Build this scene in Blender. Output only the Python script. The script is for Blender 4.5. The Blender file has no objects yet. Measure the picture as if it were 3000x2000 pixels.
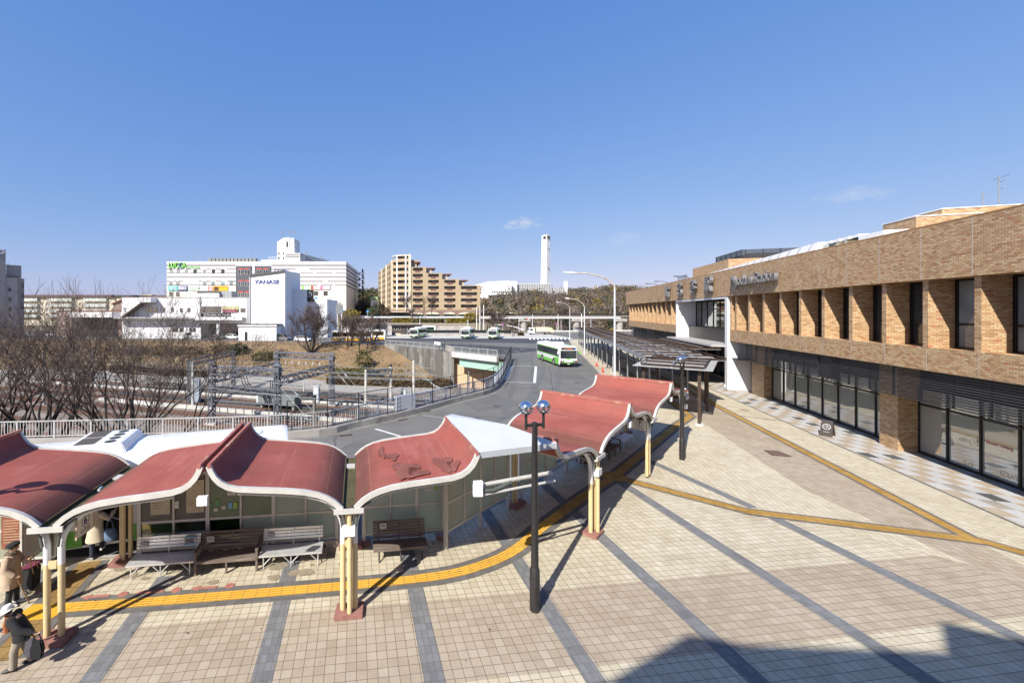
import bpy, bmesh, math, random
import numpy as np
from mathutils import Vector, Matrix
SC = bpy.context.scene
COL = SC.collection
PI = math.pi
R = math.radians
# ---- camera calibration (metres; camera 7.5 m above the plaza, looking along +Y)
FPX, UC, VH, CAMH = 1200.0, 1198.0, 914.0, 7.5
def G(u, v, z=0.0):
    d = FPX * (CAMH - z) / (v - VH)
    return ((u - UC) / FPX * d, d)
def AT(u, v, d):
    return ((u - UC) / FPX * d, d, CAMH - (v - VH) * d / FPX)
def UX(u, d): return (u - UC) / FPX * d
def VZ(v, d): return CAMH - (v - VH) * d / FPX

# ---- objects
def tag(o, label=None, cat=None, group=None, kind=None):
    if label: o['label'] = label
    if cat: o['category'] = cat
    if group: o['group'] = group
    if kind: o['kind'] = kind
    return o
def thing(name, label, cat, loc=(0, 0, 0), rot=0.0, group=None):
    o = bpy.data.objects.new(name, None)
    o.empty_display_size = 0.3
    COL.objects.link(o)
    o.location = loc
    o.rotation_euler = (0, 0, rot)
    return tag(o, label, cat, group)
def kids(o): return [c for c in ALLCH.get(o.name, [])]
ALLCH = {}
def setpar(o, p):
    o.parent = p
    ALLCH.setdefault(p.name, []).append(o)
def dup(o, loc=None, rot=None, label=None, scale=None, par=None):
    c = o.copy(); COL.objects.link(c)
    if par is not None: setpar(c, par)
    if loc is not None: c.location = loc
    if rot is not None: c.rotation_euler = (0, 0, rot)
    if scale is not None: c.scale = scale if hasattr(scale, '__len__') else (scale,) * 3
    if label: c['label'] = label
    for ch in list(kids(o)): dup(ch, par=c)
    return c

class MB:
    def __init__(s): s.v = []; s.f = []; s.m = []; s.cm = 0
    def add(s, vs, fs):
        b = len(s.v); s.v.extend([tuple(p) for p in vs])
        for f in fs:
            s.f.append(tuple(b + i for i in f)); s.m.append(s.cm)
        return s
    def box(s, x0, x1, y0, y1, z0, z1):
        return s.add([(x0,y0,z0),(x1,y0,z0),(x1,y1,z0),(x0,y1,z0),(x0,y0,z1),(x1,y0,z1),(x1,y1,z1),(x0,y1,z1)],
              [(3,2,1,0),(4,5,6,7),(0,1,5,4),(1,2,6,5),(2,3,7,6),(3,0,4,7)])
    def cbox(s, c, sx, sy, sz, rz=0.0):
        ca, sa = math.cos(rz), math.sin(rz); vs = []
        for dz in (-1, 1):
            for dx, dy in ((-1,-1),(1,-1),(1,1),(-1,1)):
                x, y = dx*sx/2, dy*sy/2
                vs.append((c[0]+ca*x-sa*y, c[1]+sa*x+ca*y, c[2]+dz*sz/2))
        return s.add(vs, [(3,2,1,0),(4,5,6,7),(0,1,5,4),(1,2,6,5),(2,3,7,6),(3,0,4,7)])
    def quad(s, a, b, c, d): return s.add([a, b, c, d], [(0, 1, 2, 3)])
    def poly(s, pts): return s.add(pts, [tuple(range(len(pts)))])
    def bar(s, p, q, w, h=None):
        h = h or w
        p, q = Vector(p), Vector(q); d = (q - p)
        if d.length < 1e-6: return s
        d.normalize()
        up = Vector((0, 0, 1)) if abs(d.z) < 0.95 else Vector((0, 1, 0))
        a = d.cross(up).normalized(); b = a.cross(d).normalized()
        vs = []
        for o in (p, q):
            for i, j in ((-1,-1),(1,-1),(1,1),(-1,1)): vs.append(o + a*(i*w/2) + b*(j*h/2))
        return s.add(vs, [(3,2,1,0),(4,5,6,7),(0,1,5,4),(1,2,6,5),(2,3,7,6),(3,0,4,7)])
    def tube(s, pts, r, n=8, caps=True):
        pts = [Vector(p) for p in pts]; m = len(pts)
        rr = r if hasattr(r, '__len__') else [r] * m
        rings = []; a = None
        for i, p in enumerate(pts):
            d = (pts[min(i+1, m-1)] - pts[max(i-1, 0)])
            if d.length < 1e-9: d = Vector((0, 0, 1))
            d.normalize()
            if a is None:
                up = Vector((0, 0, 1)) if abs(d.z) < 0.9 else Vector((1, 0, 0))
                a = d.cross(up).normalized()
            else:
                a = (a - d * a.dot(d))
                a = a.normalized() if a.length > 1e-6 else d.orthogonal().normalized()
            b = d.cross(a)
            rings.append([p + (a*math.cos(2*PI*k/n) + b*math.sin(2*PI*k/n)) * rr[i] for k in range(n)])
        return s.loft(rings, caps)
    def loft(s, rings, caps=True, closed=True):
        n = len(rings[0]); vs = [p for r_ in rings for p in r_]; fs = []
        for i in range(len(rings)-1):
            for k in range(n if closed else n-1):
                k2 = (k+1) % n
                fs.append((i*n+k, i*n+k2, (i+1)*n+k2, (i+1)*n+k))
        if caps and closed:
            fs.append(tuple(range(n-1, -1, -1))); fs.append(tuple((len(rings)-1)*n + k for k in range(n)))
        return s.add(vs, fs)
    def lathe(s, c, prof, n=16):
        rings = [[(c[0]+r*math.cos(2*PI*k/n), c[1]+r*math.sin(2*PI*k/n), c[2]+z) for k in range(n)] for r, z in prof]
        return s.loft(rings)
    def cyl(s, c, r, z0, z1, n=12): return s.lathe(c, [(r, z0), (r, z1)], n)
    def prism(s, pts, z0, z1):
        n = len(pts)
        vs = [(p[0], p[1], z0) for p in pts] + [(p[0], p[1], z1) for p in pts]
        return s.add(vs, [tuple(range(n-1, -1, -1)), tuple(range(n, 2*n))] + [(i, (i+1) % n, n+(i+1) % n, n+i) for i in range(n)])
    def prism_y(s, pts, y0, y1):   # profile in x,z, extruded along y
        n = len(pts)
        vs = [(p[0], y0, p[1]) for p in pts] + [(p[0], y1, p[1]) for p in pts]
        return s.add(vs, [tuple(range(n)), tuple(range(2*n-1, n-1, -1))] + [(n+i, n+(i+1) % n, (i+1) % n, i) for i in range(n)])
    def prism_x(s, pts, x0, x1):   # profile in y,z, extruded along x
        n = len(pts)
        vs = [(x0, p[0], p[1]) for p in pts] + [(x1, p[0], p[1]) for p in pts]
        return s.add(vs, [tuple(range(n-1, -1, -1)), tuple(range(n, 2*n))] + [(i, (i+1) % n, n+(i+1) % n, n+i) for i in range(n)])
    def sphere(s, c, r, n=12, m=8, sc=(1, 1, 1)):
        rings = []
        for i in range(m+1):
            t = PI * i / m
            rr = max(math.sin(t), 1e-3)
            rings.append([(c[0]+r*sc[0]*rr*math.cos(2*PI*k/n), c[1]+r*sc[1]*rr*math.sin(2*PI*k/n), c[2]-r*sc[2]*math.cos(t)) for k in range(n)])
        return s.loft(rings)
    def build(s, name, mats, parent=None, smooth=False, bevel=0.0, seg=2, fix=True):
        me = bpy.data.meshes.new(name)
        me.from_pydata(s.v, [], s.f)
        mats = mats if isinstance(mats, (list, tuple)) else [mats]
        for m in mats: me.materials.append(m)
        if len(mats) > 1:
            me.polygons.foreach_set('material_index', s.m)
        if fix or bevel:
            bm = bmesh.new(); bm.from_mesh(me)
            if fix and len(s.f) < 60000: bmesh.ops.recalc_face_normals(bm, faces=bm.faces)
            if bevel:
                es = [e for e in bm.edges if len(e.link_faces) == 2 and e.calc_face_angle(0) > 0.6]
                bmesh.ops.bevel(bm, geom=es, offset=bevel, segments=seg, affect='EDGES', clamp_overlap=True)
            bm.to_mesh(me); bm.free()
        if smooth:
            me.polygons.foreach_set('use_smooth', [True] * len(me.polygons))
            me.set_sharp_from_angle(angle=R(38 if smooth is True else smooth))
        me.update()
        o = bpy.data.objects.new(name, me); COL.objects.link(o)
        if parent is not None: setpar(o, parent)
        return o
def struct(name, mb, mat, **k):
    return tag(mb.build(name, mat, **k), kind='structure')

def text(body, size, mat, parent, loc, rot=(PI/2, 0, 0), extrude=0.02, align='CENTER', name='lettering', sx=1.0, bold=0.0, space=1.0):
    c = bpy.data.curves.new('t', 'FONT'); c.body = body; c.size = size; c.extrude = extrude
    c.align_x = align; c.align_y = 'CENTER'; c.offset = bold; c.space_character = space; c.resolution_u = 3
    t = bpy.data.objects.new('t', c); COL.objects.link(t)
    dg = bpy.context.evaluated_depsgraph_get(); dg.update()
    me = bpy.data.meshes.new_from_object(t.evaluated_get(dg)); me.name = name
    bpy.data.objects.remove(t); bpy.data.curves.remove(c)
    me.materials.clear(); me.materials.append(mat)
    o = bpy.data.objects.new(name, me); COL.objects.link(o)
    o.location = loc; o.rotation_euler = rot; o.scale = (sx, 1, 1)
    if parent is not None: setpar(o, parent)
    return o

# ---- materials
MATS = {}
def nodes(name):
    m = bpy.data.materials.new(name); m.use_nodes = True
    nt = m.node_tree; b = nt.nodes['Principled BSDF']
    return m, nt, b
def N(nt, typ, **k):
    n = nt.nodes.new(typ)
    for a, v in k.items(): setattr(n, a, v)
    return n
def lk(nt, a, b): nt.links.new(a, b)
def mth(nt, op, a, b=None, c=None):
    n = N(nt, 'ShaderNodeMath', operation=op)
    for i, x in enumerate((a, b, c)):
        if x is None: continue
        if isinstance(x, (int, float)): n.inputs[i].default_value = x
        else: lk(nt, x, n.inputs[i])
    return n.outputs[0]
def mixc(nt, fac, a, b, mode='MIX'):
    n = N(nt, 'ShaderNodeMix', data_type='RGBA', blend_type=mode)
    for i, x in ((0, fac), (6, a), (7, b)):
        if isinstance(x, (int, float)): n.inputs[i].default_value = x
        elif isinstance(x, (tuple, list)): n.inputs[i].default_value = (*x[:3], 1)
        else: lk(nt, x, n.inputs[i])
    return n.outputs[2]
def ramp(nt, fac, stops):
    n = N(nt, 'ShaderNodeValToRGB'); cr = n.color_ramp
    while len(cr.elements) < len(stops): cr.elements.new(0.5)
    for e, (p, c) in zip(cr.elements, stops):
        e.position = p; e.color = (*c[:3], 1) if hasattr(c, '__len__') else (c, c, c, 1)
    lk(nt, fac, n.inputs[0]); return n.outputs[0]
def coords(nt, kind='Object'):
    return N(nt, 'ShaderNodeTexCoord').outputs[kind]
def noise(nt, vec, scale, detail=4, rough=0.6):
    n = N(nt, 'ShaderNodeTexNoise'); n.inputs['Scale'].default_value = scale
    n.inputs['Detail'].default_value = detail; n.inputs['Roughness'].default_value = rough
    lk(nt, vec, n.inputs['Vector']); return n.outputs['Fac']
def scaled(nt, vec, s):
    n = N(nt, 'ShaderNodeVectorMath', operation='MULTIPLY'); n.inputs[1].default_value = s
    lk(nt, vec, n.inputs[0]); return n.outputs[0]
def bump(nt, b, h, strength=0.3, dist=0.01):
    n = N(nt, 'ShaderNodeBump'); n.inputs['Strength'].default_value = strength; n.inputs['Distance'].default_value = dist
    lk(nt, h, n.inputs['Height']); lk(nt, n.outputs[0], b.inputs['Normal'])
def pm(name, c, var=0.12, scale=3.0, rough=0.6, metal=0.0, bmp=0.0, fine=40.0, c2=None, stain=None, stretch=(1, 1, 1), coord='Object', spec=0.5, cut=(0.35, 0.7), coat=0.0):
    """general weathered surface: two scales of noise around the base colour, optional stain colour"""
    if name in MATS: return MATS[name]
    m, nt, b = nodes(name)
    co = scaled(nt, coords(nt, coord), stretch)
    n1 = noise(nt, co, scale, 5)
    lo = tuple(x * (1 - var) for x in c); hi = tuple(min(1, x * (1 + var)) for x in (c2 or c))
    col = ramp(nt, n1, [(0.3, lo), (0.72, hi)])
    n2 = noise(nt, co, fine, 3)
    col = mixc(nt, min(0.5, var * 1.2), col, ramp(nt, n2, [(0.35, tuple(x * 0.72 for x in c)), (0.7, tuple(min(1, x * 1.22) for x in c))]))
    if stain:
        n3 = noise(nt, co, scale * 0.55, 6, 0.65)
        col = mixc(nt, ramp(nt, n3, [(cut[0] + 0.18, 0.0), (cut[1], 0.85)]), col, stain)
    lk(nt, col, b.inputs['Base Color'])
    b.inputs['Roughness'].default_value = rough; b.inputs['Metallic'].default_value = metal
    b.inputs['Specular IOR Level'].default_value = spec
    if coat: b.inputs['Coat Weight'].default_value = coat
    lk(nt, ramp(nt, n2, [(0.3, max(0, rough - 0.1)), (0.7, min(1, rough + 0.12))]), b.inputs['Roughness'])
    if bmp: bump(nt, b, n2, bmp, 0.01)
    MATS[name] = m; return m
def filmglass(name, film=(0.66, 0.70, 0.62), refl=0.36, amt=0.6):
    m, nt, b = nodes(name)
    b.inputs['Base Color'].default_value = (*film, 1); b.inputs['Roughness'].default_value = 0.5
    t = N(nt, 'ShaderNodeBsdfTransparent'); t.inputs[0].default_value = (0.85, 0.93, 0.9, 1); g = N(nt, 'ShaderNodeBsdfGlossy'); g.inputs['Roughness'].default_value = 0.02
    m1 = N(nt, 'ShaderNodeMixShader'); m1.inputs[0].default_value = amt; lk(nt, t.outputs[0], m1.inputs[1]); lk(nt, b.outputs[0], m1.inputs[2])
    fr = N(nt, 'ShaderNodeFresnel'); fr.inputs[0].default_value = 1.5
    m2 = N(nt, 'ShaderNodeMixShader'); lk(nt, mth(nt, 'MINIMUM', mth(nt, 'ADD', fr.outputs[0], refl), 1.0), m2.inputs[0]); lk(nt, m1.outputs[0], m2.inputs[1]); lk(nt, g.outputs[0], m2.inputs[2])
    lk(nt, m2.outputs[0], nt.nodes['Material Output'].inputs[0]); return m
def glassy(name, tint=(0.75, 0.85, 0.83), refl=0.4, rough=0.02):
    if name in MATS: return MATS[name]
    m, nt, b = nodes(name); nt.nodes.remove(b)
    t = N(nt, 'ShaderNodeBsdfTransparent'); t.inputs[0].default_value = (*tint, 1)
    g = N(nt, 'ShaderNodeBsdfGlossy'); g.inputs['Roughness'].default_value = rough; g.inputs[0].default_value = (0.9, 0.95, 0.95, 1)
    fr = N(nt, 'ShaderNodeFresnel'); fr.inputs[0].default_value = 1.5
    f = mth(nt, 'ADD', mth(nt, 'MULTIPLY', fr.outputs[0], 0.8), refl)
    mx = N(nt, 'ShaderNodeMixShader'); lk(nt, mth(nt, 'MINIMUM', f, 1.0), mx.inputs[0]); lk(nt, t.outputs[0], mx.inputs[1]); lk(nt, g.outputs[0], mx.inputs[2])
    lk(nt, mx.outputs[0], nt.nodes['Material Output'].inputs[0])
    MATS[name] = m; return m
def darkglass(name, c=(0.02, 0.025, 0.03), rough=0.04, spec=0.9):
    if name in MATS: return MATS[name]
    m, nt, b = nodes(name)
    n1 = noise(nt, coords(nt), 0.35, 2)
    lk(nt, ramp(nt, n1, [(0.35, tuple(x * 0.55 for x in c)), (0.7, tuple(x * 1.7 for x in c))]), b.inputs['Base Color'])
    b.inputs['Roughness'].default_value = rough; b.inputs['Specular IOR Level'].default_value = spec
    MATS[name] = m; return m
def leafmat(name, c, c2, rough=0.6):
    if name in MATS: return MATS[name]
    m, nt, b = nodes(name)
    g = N(nt, 'ShaderNodeNewGeometry')
    n1 = noise(nt, coords(nt), 0.6, 3)
    col = mixc(nt, g.outputs['Random Per Island'], c, c2)
    col = mixc(nt, ramp(nt, n1, [(0.35, 0.0), (0.65, 0.55)]), col, tuple(x * 0.55 for x in c))
    lk(nt, col, b.inputs['Base Color']); b.inputs['Roughness'].default_value = rough
    b.inputs['Specular IOR Level'].default_value = 0.25
    MATS[name] = m; return m
def tilemat(name, cols, size, rot, mortar=0.03, mcol=(0.115, 0.098, 0.08), rough=0.75, w=None, offset=0.0, grime=0.35, bias=0.0):
    """paving: per-tile random colour, thin joints, broad grime"""
    if name in MATS: return MATS[name]
    m, nt, b = nodes(name)
    mp = N(nt, 'ShaderNodeMapping'); mp.inputs['Rotation'].default_value = (0, 0, -rot)
    co = coords(nt, 'Object'); lk(nt, co, mp.inputs[0])
    br = N(nt, 'ShaderNodeTexBrick'); br.offset = offset; br.squash = 1.0
    br.inputs['Color1'].default_value = (0, 0, 0, 1); br.inputs['Color2'].default_value = (1, 1, 1, 1); br.inputs['Mortar'].default_value = (0.5, 0.5, 0.5, 1)
    br.inputs['Scale'].default_value = 1.0 / size; br.inputs['Mortar Size'].default_value = mortar
    br.inputs['Brick Width'].default_value = (w or size) / size; br.inputs['Row Height'].default_value = 1.0
    br.inputs['Mortar Smooth'].default_value = 0.3; br.inputs['Bias'].default_value = bias
    lk(nt, mp.outputs[0], br.inputs['Vector'])
    col = ramp(nt, br.outputs['Color'], cols)
    n1 = noise(nt, co, 0.45, 6, 0.65); n2 = noise(nt, co, 60, 2); n3 = noise(nt, co, 3.0, 4)
    col = mixc(nt, ramp(nt, n1, [(0.45, 0.0), (0.75, grime)]), col, (0.48, 0.42, 0.34), 'MULTIPLY')
    col = mixc(nt, 0.4, col, ramp(nt, n2, [(0.3, 0.6), (0.7, 1.0)]), 'MULTIPLY')
    col = mixc(nt, 0.22, col, ramp(nt, n3, [(0.35, 0.7), (0.65, 1.0)]), 'MULTIPLY')
    sp = noise(nt, co, 5.5, 1)
    col = mixc(nt, ramp(nt, sp, [(0.77, 0.0), (0.785, 0.85)]), col, (0.05, 0.045, 0.04))
    col = mixc(nt, br.outputs['Fac'], col, mcol)
    lk(nt, col, b.inputs['Base Color']); b.inputs['Roughness'].default_value = rough
    b.inputs['Specular IOR Level'].default_value = 0.15
    bump(nt, b, mth(nt, 'SUBTRACT', mth(nt, 'MULTIPLY', n2, 0.25), br.outputs['Fac']), 0.35, 0.006)
    MATS[name] = m; return m
def brickmat(name, stops, bw=0.225, bh=0.084, mortar=0.10, mcol=(0.27, 0.20, 0.14)):
    if name in MATS: return MATS[name]
    m, nt, b = nodes(name)
    co = coords(nt, 'Object'); sx = N(nt, 'ShaderNodeSeparateXYZ'); lk(nt, co, sx.inputs[0])
    cx = N(nt, 'ShaderNodeCombineXYZ')
    lk(nt, mth(nt, 'ADD', sx.outputs[0], sx.outputs[1]), cx.inputs[0]); lk(nt, sx.outputs[2], cx.inputs[1])
    br = N(nt, 'ShaderNodeTexBrick'); br.offset = 0.5
    br.inputs['Color1'].default_value = (0, 0, 0, 1); br.inputs['Color2'].default_value = (1, 1, 1, 1)
    br.inputs['Scale'].default_value = 1.0; br.inputs['Brick Width'].default_value = bw; br.inputs['Row Height'].default_value = bh
    br.inputs['Mortar Size'].default_value = mortar * bh * 1.6; br.inputs['Mortar Smooth'].default_value = 0.2
    lk(nt, cx.outputs[0], br.inputs['Vector'])
    col = ramp(nt, br.outputs['Color'], stops)
    n1 = noise(nt, co, 0.5, 5); n2 = noise(nt, co, 45, 3)
    col = mixc(nt, 0.35, col, ramp(nt, n2, [(0.3, 0.6), (0.7, 1.0)]), 'MULTIPLY')
    col = mixc(nt, ramp(nt, n1, [(0.5, 0.0), (0.75, 0.3)]), col, (0.45, 0.36, 0.28), 'MULTIPLY')
    col = mixc(nt, br.outputs['Fac'], col, mcol)
    lk(nt, col, b.inputs['Base Color']); b.inputs['Roughness'].default_value = 0.62
    bump(nt, b, mth(nt, 'SUBTRACT', mth(nt, 'MULTIPLY', n2, 0.3), br.outputs['Fac']), 0.5, 0.008)
    MATS[name] = m; return m

M = dict(
    asphalt=pm('asphalt', (0.165, 0.16, 0.148), 0.14, 0.35, 0.85, bmp=0.25, fine=70, stain=(0.135, 0.132, 0.124), spec=0.2),
    asphalt_dark=pm('asphalt_dark', (0.055, 0.056, 0.06), 0.14, 0.3, 0.85, fine=60, stain=(0.075, 0.075, 0.075)),
    concrete=pm('concrete', (0.36, 0.34, 0.31), 0.2, 1.2, 0.85, bmp=0.2, stain=(0.17, 0.155, 0.135)),
    concrete_pale=pm('concrete_pale', (0.52, 0.50, 0.46), 0.14, 1.0, 0.85, stain=(0.3, 0.28, 0.25)),
    concrete_old=pm('concrete_old', (0.27, 0.26, 0.235), 0.35, 0.6, 0.9, stain=(0.085, 0.08, 0.07), stretch=(1, 1, 0.3), bmp=0.2, cut=(0.27, 0.53)),
    marking=pm('road_paint', (0.72, 0.72, 0.70), 0.08, 2.0, 0.7, fine=25, stain=(0.3, 0.3, 0.3), cut=(0.42, 0.85)),
    white=pm('white_paint', (0.80, 0.80, 0.79), 0.05, 0.7, 0.45, fine=20, stain=(0.62, 0.60, 0.56), cut=(0.45, 0.95)),
    white_wall=pm('white_wall', (0.71, 0.71, 0.715), 0.03, 0.2, 0.6, fine=6),
    trim=pm('aged_white_trim', (0.54, 0.52, 0.48), 0.12, 3.0, 0.5, stain=(0.36, 0.31, 0.25), cut=(0.4, 0.85)),
    beige=pm('beige_post_paint', (0.64, 0.50, 0.27), 0.10, 3.0, 0.4, stain=(0.38, 0.28, 0.15), cut=(0.46, 0.95)),
    plinth=pm('red_plinth', (0.29, 0.14, 0.115), 0.3, 6.0, 0.85, bmp=0.4, stain=(0.36, 0.17, 0.13)),
    lamp_dark=pm('lamp_dark_paint', (0.035, 0.032, 0.032), 0.2, 5.0, 0.4, metal=0.2),
    brown_steel=pm('brown_steel', (0.062, 0.036, 0.024), 0.3, 4.0, 0.5, metal=0.2, stain=(0.10, 0.07, 0.05)),
    grey_steel=pm('galvanised_steel', (0.42, 0.43, 0.44), 0.15, 4.0, 0.45, metal=0.7),
    gantry=pm('gantry_steel', (0.15, 0.16, 0.185), 0.15, 3.0, 0.5, metal=0.25),
    black=pm('black_paint', (0.018, 0.018, 0.018), 0.2, 6.0, 0.45),
    frame_dark=pm('dark_bronze_frame', (0.022, 0.018, 0.016), 0.2, 5.0, 0.4, metal=0.3),
    rubber=pm('rubber', (0.02, 0.02, 0.02), 0.2, 8.0, 0.8),
    alu=pm('aluminium', (0.74, 0.75, 0.75), 0.10, 6.0, 0.38, metal=0.55),
    letter=pm('brushed_letter', (0.22, 0.22, 0.225), 0.12, 4.0, 0.4, metal=0.35),
    wood=pm('weathered_wood', (0.16, 0.125, 0.10), 0.45, 7.0, 0.85, fine=90, stretch=(0.3, 4, 4), stain=(0.31, 0.27, 0.235), bmp=0.4),
    red=pm('signal_red', (0.62, 0.05, 0.03), 0.08, 5.0, 0.5),
    chrome=pm('mirror_chrome', (0.86, 0.82, 0.77), 0.02, 3.0, 0.10, metal=1.0),
    gravel=pm('ballast', (0.235, 0.20, 0.165), 0.30, 0.25, 0.95, fine=16, stain=(0.16, 0.115, 0.085), bmp=0.6),
    pale_ground=pm('pale_gravel', (0.33, 0.30, 0.26), 0.2, 0.2, 0.95, fine=12),
    rust=pm('rusty_rail', (0.16, 0.065, 0.035), 0.3, 4.0, 0.7, metal=0.2),
    grass=pm('dry_grass', (0.205, 0.138, 0.072), 0.35, 0.4, 0.95, fine=7, stain=(0.11, 0.08, 0.045), bmp=0.5),
    soil=pm('soil_grass', (0.16, 0.115, 0.06), 0.35, 0.5, 0.95, fine=9, stain=(0.09, 0.10, 0.03), bmp=0.5),
    bark=pm('bark', (0.052, 0.042, 0.036), 0.35, 4.0, 0.9, fine=30, stain=(0.11, 0.095, 0.082), stretch=(1, 1, 0.4)),
    twig=pm('twig', (0.085, 0.061, 0.051), 0.25, 2.0, 0.9),
    glass=darkglass('dark_glass'),
    rfglass=filmglass('shop_glass'),
    clear=glassy('clear_globe', (0.95, 0.97, 0.98), 0.04),
)
# red shelter roof: painted sheet with soot towards the gutters (local |x| small) and streaks
def roofmat():
    m, nt, b = nodes('red_roof_paint')
    co = coords(nt); sx = N(nt, 'ShaderNodeSeparateXYZ'); lk(nt, co, sx.inputs[0])
    n1 = noise(nt, co, 0.9, 6); n2 = noise(nt, co, 30, 3); n3 = noise(nt, scaled(nt, co, (3.0, 0.25, 1)), 1.3, 5)
    n4 = noise(nt, co, 2.1, 6, 0.7)
    col = ramp(nt, n1, [(0.3, (0.255, 0.070, 0.054)), (0.7, (0.335, 0.102, 0.080))])
    col = mixc(nt, ramp(nt, n3, [(0.52, 0.0), (0.75, 0.45)]), col, (0.36, 0.15, 0.125))
    # soot runs where rain leaves the sheet, close to the gutter
    ax = mth(nt, 'ABSOLUTE', sx.outputs[0])
    near = mth(nt, 'SUBTRACT', 1.15, mth(nt, 'ADD', ax, mth(nt, 'MULTIPLY', n4, 0.5)))
    col = mixc(nt, mth(nt, 'MINIMUM', mth(nt, 'MAXIMUM', mth(nt, 'MULTIPLY', near, 1.5), 0.0), 0.72), col, (0.085, 0.045, 0.035))
    col = mixc(nt, ramp(nt, n4, [(0.66, 0.0), (0.74, 0.6)]), col, (0.17, 0.075, 0.06))
    n5 = noise(nt, scaled(nt, co, (1.0, 0.5, 1)), 0.7, 7, 0.7)
    col = mixc(nt, ramp(nt, n5, [(0.5, 0.0), (0.68, 0.5)]), col, (0.20, 0.085, 0.068))
    col = mixc(nt, ramp(nt, n5, [(0.3, 0.35), (0.42, 0.0)]), col, (0.46, 0.20, 0.165))
    sm = mth(nt, 'LESS_THAN', mth(nt, 'ABSOLUTE', mth(nt, 'SUBTRACT', mth(nt, 'FRACT', mth(nt, 'MULTIPLY', sx.outputs[0], 0.9)), 0.5)), 0.008)
    col = mixc(nt, mth(nt, 'MULTIPLY', sm, 0.22), col, (0.55, 0.27, 0.23))
    lk(nt, col, b.inputs['Base Color']); b.inputs['Roughness'].default_value = 0.8; b.inputs['Specular IOR Level'].default_value = 0.2
    bump(nt, b, mth(nt, 'ADD', n1, mth(nt, 'MULTIPLY', n2, 0.1)), 0.25, 0.05)
    return m
M['roof'] = roofmat()
BR = [(0.0, (0.40, 0.205, 0.085)), (0.25, (0.54, 0.315, 0.135)), (0.5, (0.60, 0.375, 0.175)), (0.75, (0.65, 0.44, 0.225)), (0.93, (0.70, 0.51, 0.29)), (0.97, (0.66, 0.46, 0.25)), (0.982, (0.52, 0.19, 0.075)), (1.0, (0.48, 0.15, 0.06))]
M['brick'] = brickmat('station_brick', BR)
# ---- camera, sun, sky
cam = bpy.data.cameras.new('camera'); camo = bpy.data.objects.new('camera', cam); COL.objects.link(camo)
cam.sensor_width = 36.0; cam.sensor_fit = 'HORIZONTAL'; cam.lens = 36.0 * FPX / 3000.0
cam.shift_x = (1500 - UC) / 3000.0; cam.shift_y = -(1000 - VH) / 3000.0
cam.clip_start = 0.2; cam.clip_end = 20000
camo.location = (0, 0, CAMH); camo.rotation_euler = (PI/2, 0, 0); SC.camera = camo
SUN_AZ, SUN_EL = R(36.5), R(38.7)
sl = bpy.data.lights.new('sun', 'SUN'); so = bpy.data.objects.new('sun', sl); COL.objects.link(so)
sl.energy = 4.9; sl.angle = R(0.53); sl.color = (1.0, 0.95, 0.87)
dv = Vector((math.sin(SUN_AZ)*math.cos(SUN_EL), math.cos(SUN_AZ)*math.cos(SUN_EL), -math.sin(SUN_EL)))
so.rotation_euler = dv.to_track_quat('-Z', 'Y').to_euler(); so.location = (-30, -40, 60)
w = bpy.data.worlds.new('World'); SC.world = w; w.use_nodes = True
nt = w.node_tree; bg = nt.nodes['Background']
sky = N(nt, 'ShaderNodeTexSky', sky_type='NISHITA'); sky.sun_disc = False
sky.sun_elevation = SUN_EL; sky.sun_rotation = R(180) + SUN_AZ; sky.altitude = 100; sky.air_density = 1.0; sky.dust_density = 0.6; sky.ozone_density = 2.2
tc = coords(nt, 'Generated')
nrm = N(nt, 'ShaderNodeVectorMath', operation='NORMALIZE'); lk(nt, tc, nrm.inputs[0])
sep = N(nt, 'ShaderNodeSeparateColor'); lk(nt, sky.outputs[0], sep.inputs[0]); cmb = N(nt, 'ShaderNodeCombineColor')
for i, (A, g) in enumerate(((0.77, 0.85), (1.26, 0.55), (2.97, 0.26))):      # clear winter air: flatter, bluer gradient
    fill_glow = mth(nt, 'MULTIPLY', mth(nt, 'MAXIMUM', mth(nt, 'SUBTRACT', sep.outputs[0], 8.0), 0.0), (3.0, 2.6, 2.0)[i])      # extra sky glow added on the sun side, out of view, to lift shadow fill
    lk(nt, mth(nt, 'ADD', mth(nt, 'MULTIPLY', mth(nt, 'POWER', sep.outputs[i], g), A), fill_glow), cmb.inputs[i])
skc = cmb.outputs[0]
def cloud(u, v, wpx, hpx, amt, ang=0.0):
    global skc
    d0 = Vector(((u-UC)/FPX, 1, -(v-VH)/FPX)).normalized()
    rt = Vector((0, 0, 1)).cross(d0).normalized() * -1; up = rt.cross(d0).normalized()
    dp = lambda vec: (lambda n: (setattr(n.inputs[1], 'default_value', vec), lk(nt, nrm.outputs[0], n.inputs[0]), n.outputs['Value'])[2])(N(nt, 'ShaderNodeVectorMath', operation='DOT_PRODUCT'))
    a, b_, f = dp(rt), dp(up), dp(d0)
    e = mth(nt, 'ADD', mth(nt, 'POWER', mth(nt, 'ABSOLUTE', mth(nt, 'DIVIDE', a, wpx/FPX)), 2.0), mth(nt, 'POWER', mth(nt, 'ABSOLUTE', mth(nt, 'DIVIDE', b_, hpx/FPX)), 2.0))
    nz = noise(nt, scaled(nt, nrm.outputs[0], (1, 1, 2.0)), 38, 6, 0.62)
    k = mth(nt, 'SUBTRACT', mth(nt, 'MULTIPLY', nz, 2.6), mth(nt, 'ADD', mth(nt, 'MULTIPLY', e, 0.9), 0.75))
    k = mth(nt, 'MULTIPLY', mth(nt, 'MINIMUM', mth(nt, 'MAXIMUM', k, 0.0), 1.0), amt)
    k = mth(nt, 'MULTIPLY', k, mth(nt, 'GREATER_THAN', f, 0.3))
    skc = mixc(nt, k, skc, (4.3, 4.5, 4.9))
cloud(1528, 656, 62, 22, 0.8)
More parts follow.
